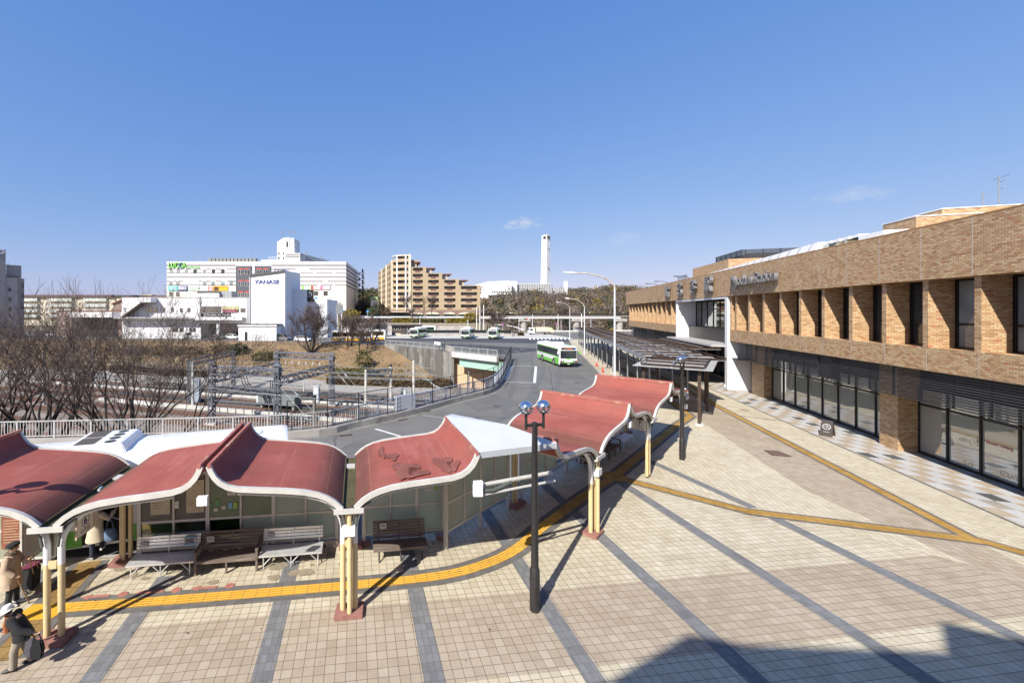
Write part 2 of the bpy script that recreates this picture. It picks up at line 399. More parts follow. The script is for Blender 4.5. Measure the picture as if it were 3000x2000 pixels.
cloud(2492, 575, 80, 20, 0.35)
cloud(1816, 699, 60, 22, 0.25)
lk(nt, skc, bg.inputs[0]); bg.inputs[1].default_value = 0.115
SC.view_settings.view_transform = 'Standard'; SC.view_settings.look = 'None'; SC.view_settings.gamma = 1.0
SC.view_settings.exposure = 0.6; SC.view_settings.use_curve_mapping = False
SC.cycles.max_bounces = 7; SC.cycles.transparent_max_bounces = 12; SC.cycles.use_denoising = True
SC.cycles.caustics_reflective = False; SC.cycles.caustics_refractive = False
# ---- the setting
ROWA = R(7.3)
r1 = Vector((math.cos(ROWA), math.sin(ROWA))); c1 = Vector((-math.sin(ROWA), math.cos(ROWA)))
S0 = Vector((25.76, 17.16)); ts = Vector((0.2983, 0.9545)); ns = Vector((-0.9545, 0.2983)); STA = math.atan2(0.9545, 0.2983)
def PQ(p, q): return r1 * p + c1 * q
def SO(s, o): return S0 + ts * s + ns * o
P1 = Vector((-8.12, 9.38)); P2 = Vector((-1.5, 10.24)); P3 = Vector((6.22, 13.89)); P4 = Vector((10.85, 18.6)); P5 = Vector((15.55, 23.35))
RUN2 = R(45.4); r2 = Vector((math.cos(RUN2), math.sin(RUN2))); c2v = Vector((-math.sin(RUN2), math.cos(RUN2)))
def xy(pts, z): return [(p[0], p[1], z) for p in pts]
ZR = -0.12
FL = [(-75, 19.0), (-22.5, 23.3), (-7.4, 24.9), (-3.4, 27.4), (0.5, 31.0), (3.66, 34.6), (7.44, 38.6), (9.6, 43.5), (12.0, 51.0), (16.2, 65.2)]
TOPB = [(-5.5, 94.7), (-25, 104), (-60, 111), (-150, 118)]
FOOTB = [(8.0, 77.2), (-8, 80), (-25, 88), (-60, 97), (-150, 104)]
# plaza paving
kerbline = [tuple(P1 + c1*3.3 - r1*60), tuple(P2 + c1*3.3), (1.2, 14.15), tuple(P3 + c2v*3.5), tuple(P5 + c2v*3.5 + r2*1.2), (18.3, 36.8), (21.8, 45.5), (24.9, 54.7), (28.1, 64.7), (37, 93), (44.5, 114)]
plaza_pts = kerbline + [(75, 114), (75, 108), (25.8 + 34, 17.16 + 3), (40, -30), (-70, -30)]
cream = [(0.0, (0.54, 0.475, 0.345)), (0.35, (0.585, 0.52, 0.385)), (0.8, (0.62, 0.56, 0.42)), (1.0, (0.65, 0.59, 0.46))]
pinkc = [(0.0, (0.42, 0.345, 0.255)), (0.5, (0.46, 0.382, 0.29)), (1.0, (0.495, 0.42, 0.325))]
TS = 0.2215
M['tile_cream'] = tilemat('cream_paving', cream, TS, ROWA, 0.028)
M['tile_pink'] = tilemat('pinkish_paving', pinkc, TS, ROWA, 0.028)
M['tile_cream_b'] = tilemat('cream_paving_station', [(a, tuple(x*1.03 for x in c)) for a, c in cream], TS, STA, 0.024, grime=0.25)
M['tile_pink_b'] = tilemat('pinkish_paving_station', pinkc, TS, STA, 0.024, grime=0.25)
M['tile_grey'] = tilemat('grey_band_paving', [(0.0, (0.185, 0.19, 0.195)), (1.0, (0.25, 0.255, 0.26))], TS, ROWA, 0.02, w=TS*0.62)
M['tactile'] = tilemat('yellow_tactile_paving', [(0.0, (0.66, 0.335, 0.012)), (1.0, (0.74, 0.41, 0.03))], 0.33, ROWA, 0.03, (0.2, 0.12, 0.03))
M['tactile_old'] = tilemat('ochre_tactile_paving', [(0.0, (0.40, 0.235, 0.06)), (1.0, (0.50, 0.31, 0.095))], 0.33, STA, 0.03, (0.2, 0.12, 0.03))
M['border'] = tilemat('dark_border_paving', [(0.0, (0.15, 0.145, 0.14)), (1.0, (0.20, 0.19, 0.18))], TS, ROWA, 0.02)
struct('plaza', MB().poly(xy(plaza_pts, 0.0)), M['tile_cream'])
mb = MB()
mb.poly(xy([PQ(-45, 8.1), PQ(40, 8.1), PQ(40, 10.5), PQ(-45, 10.5)], 0.004))
pink = struct('pink_paving', mb, M['tile_pink'])
# paving set out along the station front
zb = [(20.5, 8.2), (17.3, 11.5), (15.3, 13.5), (12.8, 15.6), (11.2, 17.2), (12.6, 21.6), (15.5, 25), (22.8, 46), (44, 110), (62, 110), SO(0, -3), SO(-12, -3)]
struct('station_paving', MB().poly(xy(zb, 0.008)), M['tile_cream_b'])
struct('station_pink_paving', MB().poly(xy([SO(-12, 5.75), SO(-2.6, 8.7), SO(16.5, 8.7), SO(16.5, 5.75)], 0.012)), M['tile_pink_b'])
def ribbon(pts, w, z, mb=None, off=0.0):
    mb = mb or MB(); pts = [Vector(p[:2]) for p in pts]; L = []; Rr = []
    for i, p in enumerate(pts):
        d = (pts[min(i+1, len(pts)-1)] - pts[max(i-1, 0)]).normalized(); n = Vector((-d.y, d.x))
        L.append(p + n*(off + w/2)); Rr.append(p + n*(off - w/2))
    for i in range(len(pts)-1):
        mb.quad((*L[i], z), (*Rr[i], z), (*Rr[i+1], z), (*L[i+1], z))
    return mb
def smoothpath(pts, n=6):
    pts = [Vector(p) for p in pts]; out = []
    for i in range(len(pts)-1):
        p0, p1, p2, p3 = pts[max(i-1, 0)], pts[i], pts[i+1], pts[min(i+2, len(pts)-1)]
        for k in range(n):
            t = k / n
            out.append(0.5*((2*p1) + (p2-p0)*t + (2*p0-5*p1+4*p2-p3)*t*t + (3*p1-p0-3*p2+p3)*t*t*t))
    out.append(pts[-1]); return out
bands = MB()
for p, q0, q1 in ((-8.85, 2, 13.2), (-5.37, 2, 12.4), (-1.92, 2, 12.9), (1.58, 2, 12.9), (4.82, 2, 15.6), (8.1, 2, 18.5), (11.55, 2, 17.4), (15.1, 2, 13.2)):
    ribbon([PQ(p, q0), PQ(p, q1)], 0.43, 0.012, bands)
ribbon([(12.0, 21.3), (13.2, 15.7)], 0.4, 0.0135, bands)
struct('grey_paving_bands', bands, M['tile_grey'])
yl = smoothpath([(-9.3, 10.33), (-8.2, 10.45), (-6.11, 10.67), (-1.66, 11.23), (0.75, 11.62), (2.07, 12.09), (3.29, 12.87), (4.53, 14.16), (5.6, 15.2)])
yl1b = [(5.6, 15.2), (7.1, 16.66), (9.33, 18.65), (17.39, 26.79), (20.3, 29.5), (20.3, 29.5), (21.8, 33.8), (28.5, 55)]
yl2 = [(9.33, 18.65), (12.77, 15.39), (16.12, 14.3), (18.75, 13.4), (19.9, 11.4), (21.5, 8.0)]
yl3 = [tuple(SO(s, 5.75)) for s in (-5.5, 60)]
mb = ribbon(yl, 0.74, 0.016); ribbon([(-8.75, 8.8), (-9.55, 12.3)], 1.0, 0.0168, mb); ribbon(yl1b[:5], 0.74, 0.0163, mb); ribbon(yl1b[5:], .7, 0.0161, mb); ribbon(yl2, 0.66, 0.0165, mb); ribbon(yl3, 0.62, 0.017, mb)
ribbon([SO(-12, 3.3), SO(60, 3.3)], 0.12, 0.0172, mb)
struct('paving_borders', mb, M['border'])
struct('tactile_paving', ribbon(yl, 0.36, 0.020), M['tactile'])
mb = ribbon(yl2, 0.44, 0.021); ribbon(yl1b[:5], .4, 0.0203, mb); ribbon(yl1b[5:], .36, 0.0207, mb); ribbon(yl3, 0.36, 0.0215, mb); ribbon([SO(14.5, 5.75), SO(24, 4.6), SO(24, 2.6)], 0.34, 0.0222, mb)
mb.poly(xy([Vector((9.33, 18.65)) + r2*a + c2v*b for a, b in ((-.45, -.45), (.45, -.45), (.45, .45), (-.45, .45))], 0.023))
struct('station_tactile_paving', mb, M['tactile_old'])
struct('shaded_tactile_paving', ribbon([(-8.75, 8.8), (-9.55, 12.3)], 0.6, 0.0222), tilemat('shaded_tactile', [(0.0, (0.30, 0.19, 0.07)), (1.0, (0.38, 0.25, 0.10))], 0.33, ROWA, 0.03, (0.1, 0.07, 0.03)))  # ochre strip, its colour darkened for the partial shade it lies in
mb = MB()   # raised bars of the guide tiles
for off in (-0.13, -0.045, 0.045, 0.13):
    ribbon(yl[3:], 0.026, 0.025, mb, off)
struct('tactile_ribs', mb, pm('yellow_rib', (0.74, 0.50, 0.16), 0.1, 5, 0.6))
mb = MB()
mb.poly(xy([(-9.75, 9.9), (-8.75, 10.0), (-8.5, 10.5), (-9.6, 10.5)], 0.027))
struct('tactile_warning_pad', mb, pm('yellow_dots', (0.70, 0.38, 0.03), 0.18, 14, 0.6, fine=30))
# red floor arrows under the shelter
mb = MB()
for s0 in (0.03, 1.36, 2.74):
    o = P1 + r1*s0 + c1*1.42
    for a, b in (((0, 0), None),):
        pts = [(-.35, 0), (-.12, .12), (-.12, .05), (.35, .05), (.35, -.05), (-.12, -.05), (-.12, -.12)]
        mb.poly(xy([o + r1*x + c1*y for x, y in pts], 0.017))
    oc = o + r1*0.68
    mb.poly(xy([oc + r1*0.12*math.cos(k*PI/7) + c1*0.12*math.sin(k*PI/7) for k in range(14)], 0.0172))
struct('floor_arrows', mb, pm('worn_red_paint', (0.40, 0.165, 0.125), 0.2, 9, 0.7, stain=(0.5, 0.38, 0.28), cut=(0.4, 0.8)))
# chequered strip in front of the shops
mb = MB(); rnd = random.Random(5); cs = 0.52
for i in range(-30, 52):
    for j in range(6):
        k = (i + j) % 2
        mb.cm = (0 if k == 0 else 1)
        if k and j in (1, 3, 5) and rnd.random() < 0.36: mb.cm = 2
        elif k and rnd.random() < 0.12: mb.cm = 3
        s0, o0 = i*cs*1.55, 0.05 + j*cs
        mb.poly(xy([SO(s0, o0), SO(s0 + cs*1.55, o0), SO(s0 + cs*1.55, o0 + cs), SO(s0, o0 + cs)], 0.0165))
struct('chequered_paving', mb, [pm('white_slab', (0.47, 0.46, 0.445), 0.14, 0.7, 0.85, spec=.12), pm('tan_slab', (0.40, 0.325, 0.24), 0.16, 0.7, 0.85, spec=.12), pm('black_slab', (0.10, 0.10, 0.09), 0.2, 1, 0.6), pm('grey_slab', (0.34, 0.30, 0.24), 0.2, 1, 0.6)])
# road and bus terminal
road_pts = [(-75, -2)] + FL + [(14.66, 67.7), (8.07, 75.6), (7.2, 79.0)] + TOPB + [(-150, 152), (150, 152), (150, 100), (44, 60), (20, 10)]
road_pts = [(-75, 4)] + [p for p in road_pts[1:]]
struct('road', MB().poly(xy(road_pts, ZR)), M['asphalt'])
mb = MB()
mb.poly(xy([(-8, 110), (30, 84), (17.5, 74), (12, 78), (6, 92), (-4, 99)], ZR + 0.004))
mb.poly(xy([(-8, 111), (30, 100), (48, 108), (48, 118), (-8, 119)], ZR + 0.0045))
struct('terminal_asphalt', mb, M['asphalt_dark'])
mb = MB()
def stripe(a, b, w, z=ZR + 0.009): ribbon([a, b], w, z, mb)
z = ZR
q = [G(1499, 1071, z), G(1570, 1073, z), G(1566, 1121, z), G(1483, 1119, z)]
stripe(q[0], q[1], 0.14); stripe(q[1], q[2], 0.3); stripe(q[2], q[3], 0.14, ZR + .0095); stripe(G(1499, 1073, z), G(1480, 1113, z), 0.3, ZR + .01)
stripe(G(1100, 1256, z), G(1177, 1279, z), 0.17)
stripe(G(1238, 1216, z), G(1330, 1228, z), 0.05)
for k in range(11):
    u = 1552 + k * 11.4
    a = G(u, 989.5, z); b = G(u + 2, 994.5, z); stripe(a, b, 0.55)
for u, v in ((1526, 1007), (1529, 1007), (1520, 1014), (1523, 1022)):
    stripe(G(u, v, z), G(u + 14, v + .3, z), 0.25)
for k in range(12):
    x0 = -3 + k * 3.6
    stripe((x0 - 6, 121.5), (x0 + 2.5, 128.5), 0.14)
struct('road_markings', mb, M['marking'])
pt_ = MB()
for pts in ([(1330, 1160), (1420, 1150), (1560, 1185), (1400, 1205)], [(1560, 1140), (1640, 1142), (1700, 1200), (1590, 1205)], [(1500, 1040), (1560, 1040), (1568, 1062), (1498, 1062)], [(1620, 1092), (1700, 1095), (1720, 1110), (1625, 1108)], [(1060, 1285), (1300, 1300), (1280, 1330), (980, 1320)]):
    pt_.poly(xy([G(u, v, ZR) for u, v in pts], ZR + .003))
struct('road_patches', pt_, pm('asphalt_patch', (0.145, 0.141, 0.131), 0.14, 0.8, 0.9, fine=50, bmp=.2, spec=.2))
tm = MB()
for off in (-1.1, .9):
    ribbon(smoothpath([(-14, 19.5), (-4, 21.0), (3, 24.5), (9, 31), (14, 42), (19, 55), (25, 75), (32, 100)], 6), .5, ZR + .0052, tm, off)
    ribbon(smoothpath([(8, 30.5), (11, 40), (14.5, 52), (18.5, 66), (20, 82)], 6), .45, ZR + .0056, tm, off)
struct('tyre_tracks', tm, pm('tyre_dark', (0.142, 0.138, 0.129), 0.10, 0.5, 0.8, fine=30, spec=.25))
mh = MB()
for u, v, r in ((1455, 1190, .33), (1690, 1120, .33), (1395, 1225, .3), (1560, 1035, .35)):
    o = Vector(G(u, v, ZR)); mh.poly(xy([o + Vector((r*math.cos(k*.4), r*math.sin(k*.4))) for k in range(15)], ZR + .008))
struct('road_manhole', mh, pm('manhole_iron', (0.085, 0.08, 0.075), 0.3, 9, .7))
sp = MB(); rs = random.Random(17)
for k in range(26):
    s_, q_ = rs.uniform(-2, 9.5), rs.uniform(1.55, 2.9); o = P1 + r1*s_ + c1*q_; r = rs.uniform(.06, .3)
    sp.poly(xy([o + Vector((r*rs.uniform(.6, 1.1)*math.cos(j*.57), r*.7*rs.uniform(.6, 1.1)*math.sin(j*.57))) for j in range(11)], .0135 + k*.00004))
struct('paving_stains', sp, pm('stain_dark', (0.30, 0.25, 0.18), 0.25, 5, 0.85, stain=(0.2, 0.16, 0.11)))
struct('bay_line', ribbon([(-14, 131.5), (2, 130.8), (48, 129.5)], 0.35, ZR + 0.012), pm('orange_line', (0.5, 0.25, 0.06), 0.2, 2, 0.7))
mb = MB()
mb.poly(xy([(-16, 119.5), (48, 118.5), (48, 150), (-16, 150)], ZR + 0.002))
struct('parking_apron', mb, M['concrete_pale'])
# cracks and drains in the asphalt
mb = MB(); rnd = random.Random(3)
for (u, v), (u2, v2) in (((1330, 1214), (1640, 1236)), ((1611, 1075), (1618, 1150)), ((985, 1273), (975, 1330)), ((1340, 1090), (1750, 1085)), ((1500, 1135), (1770, 1143)), ((1570, 1030), (1700, 1032))):
    a, b = Vector(G(u, v, ZR)), Vector(G(u2, v2, ZR)); pts = [a.lerp(b, t/14) + Vector((rnd.uniform(-.12, .12), rnd.uniform(-.12, .12))) for t in range(15)]
    ribbon(pts, 0.05, ZR + 0.007, mb)
struct('road_cracks', mb, pm('crack_fill', (0.045, 0.045, 0.045), 0.2, 5, 0.9))
# kerbs
def wall_line(pts, w, z0, z1, mb=None):
    mb = mb or MB(); pts = [Vector(p[:2]) for p in pts]; L = []; Rr = []
    for i, p in enumerate(pts):
        d = (pts[min(i+1, len(pts)-1)] - pts[max(i-1, 0)]).normalized(); n = Vector((-d.y, d.x))
        L.append(p + n*w/2); Rr.append(p - n*w/2)
    ring = [[(*L[i], z0), (*Rr[i], z0), (*Rr[i], z1), (*L[i], z1)] for i in range(len(pts))]
    return mb.loft(ring)
struct('kerb', wall_line(kerbline, 0.18, -0.3, 0.02), M['concrete'], bevel=0.02)
FLs = [tuple(p) for p in smoothpath(FL, 4)]
struct('boundary_kerb', wall_line([(p[0], p[1]) for p in FLs], 0.5, -1.5, 0.28), M['concrete'], bevel=0.03)
struct('gutter_strip', ribbon([(p[0], p[1]) for p in FLs], 0.45, ZR + 0.006, off=-0.47), pm('gutter_concrete', (0.20, 0.19, 0.17), 0.3, 1.2, 0.9, stain=(0.11, 0.105, 0.09)))
# rail cutting
mb = MB()
mb.poly(xy([(-150, 10), (60, 10), (60, 63), (8.0, 79)] + FOOTB[1:], -6.5))
struct('rail_yard', mb, M['gravel'])
mb = MB()
def along(pl, x):
    for (x0, y0), (x1, y1) in zip(pl[:-1], pl[1:]):
        if (x0 - x) * (x1 - x) <= 0 and x0 != x1: return y0 + (y1 - y0) * (x - x0) / (x1 - x0)
    return pl[-1][1] if x < 0 else pl[0][1]
mb.poly(xy([(-150, 88), (-60, 82), (-25, 77), (-8, 71), (2, 70), (8, 77), (-8, 79.5), (-25, 87.5), (-60, 96.5), (-150, 103)], -6.49))
struct('pale_yard_strip', mb, M['pale_ground'])
# grassy bank on the far side and the slope below the fence
def bank(name, lo, hi, z0, z1, mat, nx=60, ny=10, amp=0.35, seed=1):
    rnd = random.Random(seed); rows = []
    def samp(pl, t):
        ls = [0]
        for a, b in zip(pl[:-1], pl[1:]): ls.append(ls[-1] + math.dist(a, b))
        L = t * ls[-1]
        for i in range(len(pl)-1):
            if L <= ls[i+1] + 1e-6:
                k = (L - ls[i]) / (ls[i+1] - ls[i]); return (pl[i][0] + (pl[i+1][0]-pl[i][0])*k, pl[i][1] + (pl[i+1][1]-pl[i][1])*k)
        return pl[-1]
    for j in range(ny+1):
        k = j / ny; row = []
        for i in range(nx+1):
            t = i / nx; a, b = samp(lo, t), samp(hi, t)
            zz = z0 + (z1 - z0) * (k*k*(3-2*k)*0.5 + k*0.5) + (rnd.uniform(-amp, amp) if 0 < j < ny else 0)
            row.append((a[0] + (b[0]-a[0])*k, a[1] + (b[1]-a[1])*k, zz))
        rows.append(row)
    m_ = MB().loft(rows, caps=False, closed=False)
    return struct(name, m_, mat, smooth=80)
bank('grass_bank', FOOTB, TOPB, -6.52, -0.14, M['grass'], amp=0.22)
slope_lo = [(-75, 27), (-22.5, 31.5), (-7.4, 33.5), (-4.5, 36), (-1.5, 40), (1.0, 44), (3.5, 49), (6.5, 56), (12, 66.5)]
bank('near_slope', slope_lo, [(-75, 19.25), (-22.5, 23.55), (-7.5, 25.15), (-3.6, 27.6), (0.3, 31.2), (3.4, 34.8), (7.2, 38.8), (11.7, 51.1), (15.9, 65.4)], -6.55, -0.25, M['soil'], seed=2, amp=0.15)
# ground beyond: one sheet out to the horizon, and the raised terraces and wooded hill as terrain
def hz(x, y):
    z = -0.16
    def sm(a, b, t):
        t = max(0, min(1, (t - a) / (b - a))); return t*t*(3-2*t)
    # terrace under the tan apartment block
    if y > 150.5: z += 3.3 * sm(-60, -30, x) * (1 - sm(28, 40, x))
    z += 2.6 * sm(152, 178, y) * sm(-60, -20, x) * (1 - sm(30, 45, x))
    # wooded hill on the right
    hx = sm(25, 75, x + (y-180)*0.08) * (1 - sm(230, 420, x))
    z += (17 * sm(172, 255, y) + 6*sm(255, 330, y)) * hx * (0.85 + 0.15*math.sin(x*0.05 + y*0.02))
    z += 14 * sm(205, 300, y) * sm(-62, -36, x) * (1 - sm(10, 60, x))
    z += 20 * sm(380, 640, y) * sm(60, 200, x)
    return z
xs = [-6000, -2500, -1200, -600, -300] + list(np.arange(-200, 320, 12.0)) + [340, 420, 600, 1200, 2500, 6000]
ys = [150.45, 151] + list(np.arange(156, 352, 8.0)) + [370, 400, 450, 520, 600, 700, 900, 1300, 2200, 4000, 9000]
rows = [[(x, y, hz(x, y)) for x in xs] for y in ys]
terr = struct('ground', MB().loft(rows, caps=False, closed=False), pm('ground_soil', (0.20, 0.165, 0.11), 0.3, 0.05, 0.95, fine=0.8, stain=(0.10, 0.10, 0.05)), smooth=80)
mb = MB()
mb.poly(xy([(-6000, -3000), (-75, -3000), (-75, 19), (-150, 9), (-150, 118), (-150, 150.45), (-6000, 150.45)], -0.17))
mb.poly(xy([(-75, -3000), (6000, -3000), (6000, 150.45), (150, 150.45), (150, 60), (75, 60), (75, -25), (-75, -25)], -0.17))
struct('surrounding_ground', mb, MATS['ground_soil'])
# ---- the brick station building (local x = along the front, y = towards the plaza)
st = thing('station_building', 'long tan brick station building with deep window fins and metal Myodani Station letters', 'station', (S0.x, S0.y, 0), STA)
PAR0, PAR1 = -30.0, 68.0
mb = MB(); mb.box(PAR0, PAR1, 1.95, 2.3, 9.0, 11.45)
mb.box(PAR0, PAR1, 1.2, 1.95, 9.0, 9.12)
mb.build('parapet', M['brick'], st)
mb = MB()
mb.box(PAR0, PAR1, 1.93, 2.315, 11.452, 11.5)
mb.build('parapet_capping', pm('brick_capping', (0.50, 0.27, 0.10), 0.15, 3, 0.6), st)
mb = MB(); mb.box(PAR0, PAR1, -24, 1.94, 10.9, 11.1); mb.build('roof', M['concrete_pale'], st)
band = MB()
for a, b in ((PAR0, 22.0), (37.05, 66.2)):
    band.box(a, b, 1.75, 2.1, 4.77, 5.85)
    band.box(a, b, 1.12, 1.75, 5.6, 5.846)
band.build('spandrel_band', M['brick'], st)
sof = MB()
for a, b in ((PAR0, 22.0), (37.05, 66.2)): sof.box(a, b, -24, 1.74, 4.79, 5.0)
sof.build('soffit', pm('soffit_paint', (0.25, 0.24, 0.22), 0.1), st)
# joints between the facing panels
JM = pm('joint_sealant', (0.42, 0.36, 0.31), 0.1)
k = -12
while -0.96 + 2.395*k < PAR1:
    s = -0.96 + 2.395*k
    if s > PAR0 + 1:
        MB().box(s - 0.018, s + 0.018, 2.3, 2.304, 9.02, 11.44).build('panel_joint', JM, st)
        if s < 21.8 or 37.3 < s < 66: MB().box(s - 0.018, s + 0.018, 2.1, 2.104, 4.79, 5.84).build('panel_joint', JM, st)
    k += 1
# brick fins with a window between each pair
def fin(s):
    MB().box(s - 0.14, s + 0.14, 1.16, 2.08, 5.846, 9.0).build('brick_fin', M['brick'], st)
def win(s0, s1, blind):
    f = MB(); y0, y1 = 1.02, 1.14
    z0, z1 = 5.85, 9.0; zm = 6.95
    for a, b in ((s0, s0 + .09), (s1 - .09, s1)): f.box(a, b, y0, y1, z0, z1)
    for a, b in ((z0, z0 + .09), (zm - .05, zm + .05), (z1 - .09, z1)): f.box(s0 + .09, s1 - .09, y0, y1 - .01, a, b)
    f.box((s0 + s1)/2 - .04, (s0 + s1)/2 + .04, y0 + .01, y1 - .02, z0 + .09, zm - .05); f.box((s0 + s1)/2 - .035, (s0 + s1)/2 + .035, y0 + .01, y1 - .02, zm + .05, z1 - .09)
    w = f.build('window', M['frame_dark'], st)
    MB().box(s0 + .08, s1 - .08, y0 + .03, y0 + .06, z0 + .08, z1 - .08).build('pane', M['glass'] if not blind else darkglass('blind_glass', (0.20, 0.225, 0.235), 0.08, 0.8), w)
ss = [-0.9 + 2.395*k for k in range(-6, 10)]
for i, s in enumerate(ss):
    fin(s)
    if i: win(ss[i-1] + .14, s - .14, i in (4, 6, 7))
fin(21.72)
ss2 = [37.3 + 2.395*k for k in range(13)]
for i, s in enumerate(ss2):
    fin(s)
    if i: win(ss2[i-1] + .14, s - .14, False)
core = MB(); core.box(PAR0, 22.0, -24, 0.9, 5.0, 10.9); core.box(37.05, 66.2, -24, 0.9, 5.0, 10.9)
core.build('inner_wall', pm('inner_brick', (0.3, 0.18, 0.09), 0.15), st)
# entrance portal
pt = MB()
pt.box(21.9, 22.5, 0.4, 2.26, 0.16, 8.98); pt.box(36.7, 37.05, 0.05, 2.26, 0.0, 8.98); pt.box(22.5, 36.7, 2.02, 2.27, 8.78, 8.985)
pt.build('entrance_portal', M['white_wall'], st, bevel=0.01)
MB().box(21.85, 22.55, 0.38, 2.28, 0, 0.16).build('portal_base', M['concrete'], st)
gj = MB()
for s in (22.5,): pass
g = MB(); z0, z1 = 5.75, 8.78
for i in range(9):
    s = 22.5 + 14.2*i/8; g.box(s - .04, s + .04, 0.0, 0.14, z0, z1)
for z in (z0 + .05, 7.85, z1 - .05): g.box(22.5, 36.7, 0.01, 0.13, z - .05, z + .05)
gw = g.build('entrance_window', M['frame_dark'], st)
MB().box(22.5, 36.7, 0.05, 0.08, z0, z1).build('pane', glassy('entrance_glass', (0.45, 0.52, 0.52), 0.3), gw)
MB().box(22.5, 36.7, -6, -5.8, 4.8, 9).build('inner_blind', pm('blind_white', (0.5, 0.52, 0.52), 0.1), st)
mb = MB(); mb.box(22.5, 36.7, 0.0, 0.9, 4.35, 5.75)
for i in range(1, 6): mb.box(22.5 + 14.2*i/6 - .012, 22.5 + 14.2*i/6 + .012, 0.9, 0.905, 4.36, 5.74)
mb.build('bronze_spandrel', pm('bronze_panel', (0.045, 0.039, 0.035), 0.12, 0.8, 0.4, metal=0.15), st)
mb = MB(); mb.box(22.5, 36.7, 0.9, 3.4, 4.16, 4.33); mb.build('entrance_hood', pm('hood_grey', (0.42, 0.40, 0.38), 0.1, 2, 0.6), st)
d = MB()
for i in range(11):
    s = 22.6 + 14.0*i/10; d.box(s - .04, s + .04, -1.06, -0.94, 0, 4.3)
for z in (0.06, 2.5, 4.25): d.box(22.5, 36.7, -1.05, -0.95, z - .05, z + .05)
dw = d.build('entrance_doors', M['frame_dark'], st)
MB().box(22.5, 36.7, -1.01, -0.99, 0, 4.3).build('pane', glassy('door_glass', (0.3, 0.34, 0.33), 0.2), dw)
MB().box(22.5, 36.7, -9, -8.8, 0, 5).build('lobby_wall', pm('lobby', (0.12, 0.11, 0.10), 0.2, 0.5), st)
# shop front
def shop(s0, n, wd, left):
    f = MB()
    for i in range(n + 1):
        s = s0 + wd*i; f.box(s - .035, s + .035, -0.07, 0.07, 0.0, 3.5)
    L = n*wd
    for z, h in ((0.07, .14), (2.62, .09), (3.45, .08)): f.box(s0, s0 + L, -0.065, 0.065, z - h/2, z + h/2)
    fo = f.build('shop_window', M['frame_dark'], st)
    for i in range(n):
        MB().box(s0 + wd*i + .045, s0 + wd*(i+1) - .045, -0.015, 0.0, 0.14, 3.45).build('pane', M['rfglass'], fo)
    return fo
shop(6.2, 8, 1.6125, 0)
bread = shop(-20.7, 16, 1.6, 0)
mb = MB(); mb.box(-24, 21.9, -7.2, -7.0, 0, 4.8); mb.box(5.4, 5.6, -7, -0.1, 0, 4.8); mb.box(12.6, 12.8, -7, -3, 0, 3.2); mb.box(16, 18.2, -3.2, -2.6, 0, 2.9); mb.box(8.4, 9.6, -4.4, -3.2, 0, 1.2); mb.box(-3, 3.5, -2.4, -2.3, 0, 2.2)
mb.build('shop_interior_wall', pm('shop_wall', (0.66, 0.64, 0.56), 0.1, 0.4), st)
MB().box(-24, 21.9, -7.0, -0.08, 0.0, 0.03).build('shop_floor', pm('shop_floor', (0.40, 0.37, 0.32), 0.1, 0.6, 0.3), st)
for a, b, o1 in ((4.9, 6.15, 0.88), (19.15, 21.3, 0.62), (-22.4, -20.8, 0.88)):
    MB().box(a, b, -0.05, o1, 0, 4.78).build('brick_pillar', M['brick'], st)
MB().box(-24, 20.5, -0.3, -0.08, 3.49, 4.79).build('shop_fascia', pm('fascia_black', (.02, .02, .023), .1), st)
# frosted drawings on the bakery glass and shop posters
dr = MB(); rnd = random.Random(9)
for i in range(34):
    s, z, r = rnd.uniform(-6, 4.6), rnd.uniform(0.35, 2.45), rnd.uniform(.07, .2)
    e = rnd.uniform(.55, 1); ring = []
    for k in range(13):
        a = 2*PI*k/12; ring.append((s + r*math.cos(a), 0.004, z + r*e*math.sin(a)))
    for k in range(12): dr.bar(ring[k], ring[k+1], .014, .003)
    for k in range(rnd.choice((1, 2, 3))):
        a = rnd.uniform(0, 6); dr.bar((s + r*.5*math.cos(a), .004, z + r*.5*e*math.sin(a)), (s - r*.4*math.cos(a+.6), .004, z - r*.4*e*math.sin(a+.6)), .012, .003)
dr.build('window_drawings', pm('sepia_line', (0.20, 0.13, 0.07), 0.1), bread)
text('Bread Dining', 0.21, pm('red_sign', (0.62, 0.13, 0.12), 0.05), st, (0.95, 0.008, 1.62), (PI/2, 0, PI), 0.002)
ps = MB()
for s, z, w, h in ((18.1, .75, .55, .8), (14.6, .9, .7, .9), (12.9, .75, .6, .9), (12.7, 2.0, .5, 1.0)):
    ps.box(s - w/2, s + w/2, -.03, -.018, z - h/2, z + h/2)
ps.build('window_posters', pm('poster_white', (0.66, 0.67, 0.66), 0.25, 6, 0.6), st)
# dark louvre screens under the brick band
def louvre(a, b, z0, z1, o, name='louvre_screen'):
    l = MB(); n = int((z1 - z0)/0.11)
    for i in range(n + 1):
        z = z0 + (z1 - z0)*i/n; l.box(a, b, o - .06, o + .03, z - .024, z + .024)
    x = a + .1
    while x < b: l.box(x, x + .05, o - .14, o - .055, z0, z1 + .05); x += 1.6
    return l.build(name, pm('louvre_grey', (.045, .046, .052), .12, 2, .5), st)
louvre(-30, 8.3, 3.25, 4.72, 1.9); louvre(9.5, 20.6, 3.25, 4.72, 1.9); louvre(37.2, 66, 1.9, 4.72, 1.7)
mb = MB(); mb.box(8.35, 9.45, 1.4, 1.86, 3.3, 4.72); mb.build('louvre_blank', pm('black_panel', (0.02, 0.021, 0.024), 0.1), st)
mb = MB(); mb.box(37.1, 66, -6, 0.4, 0, 4.78); mb.build('rear_wall', pm('dark_wall', (0.07, 0.065, 0.06), 0.2), st)
for s in (44, 54, 64): MB().box(s, s + .8, 0.5, 1.5, 0, 4.78).build('concrete_column', M['concrete_pale'], st)
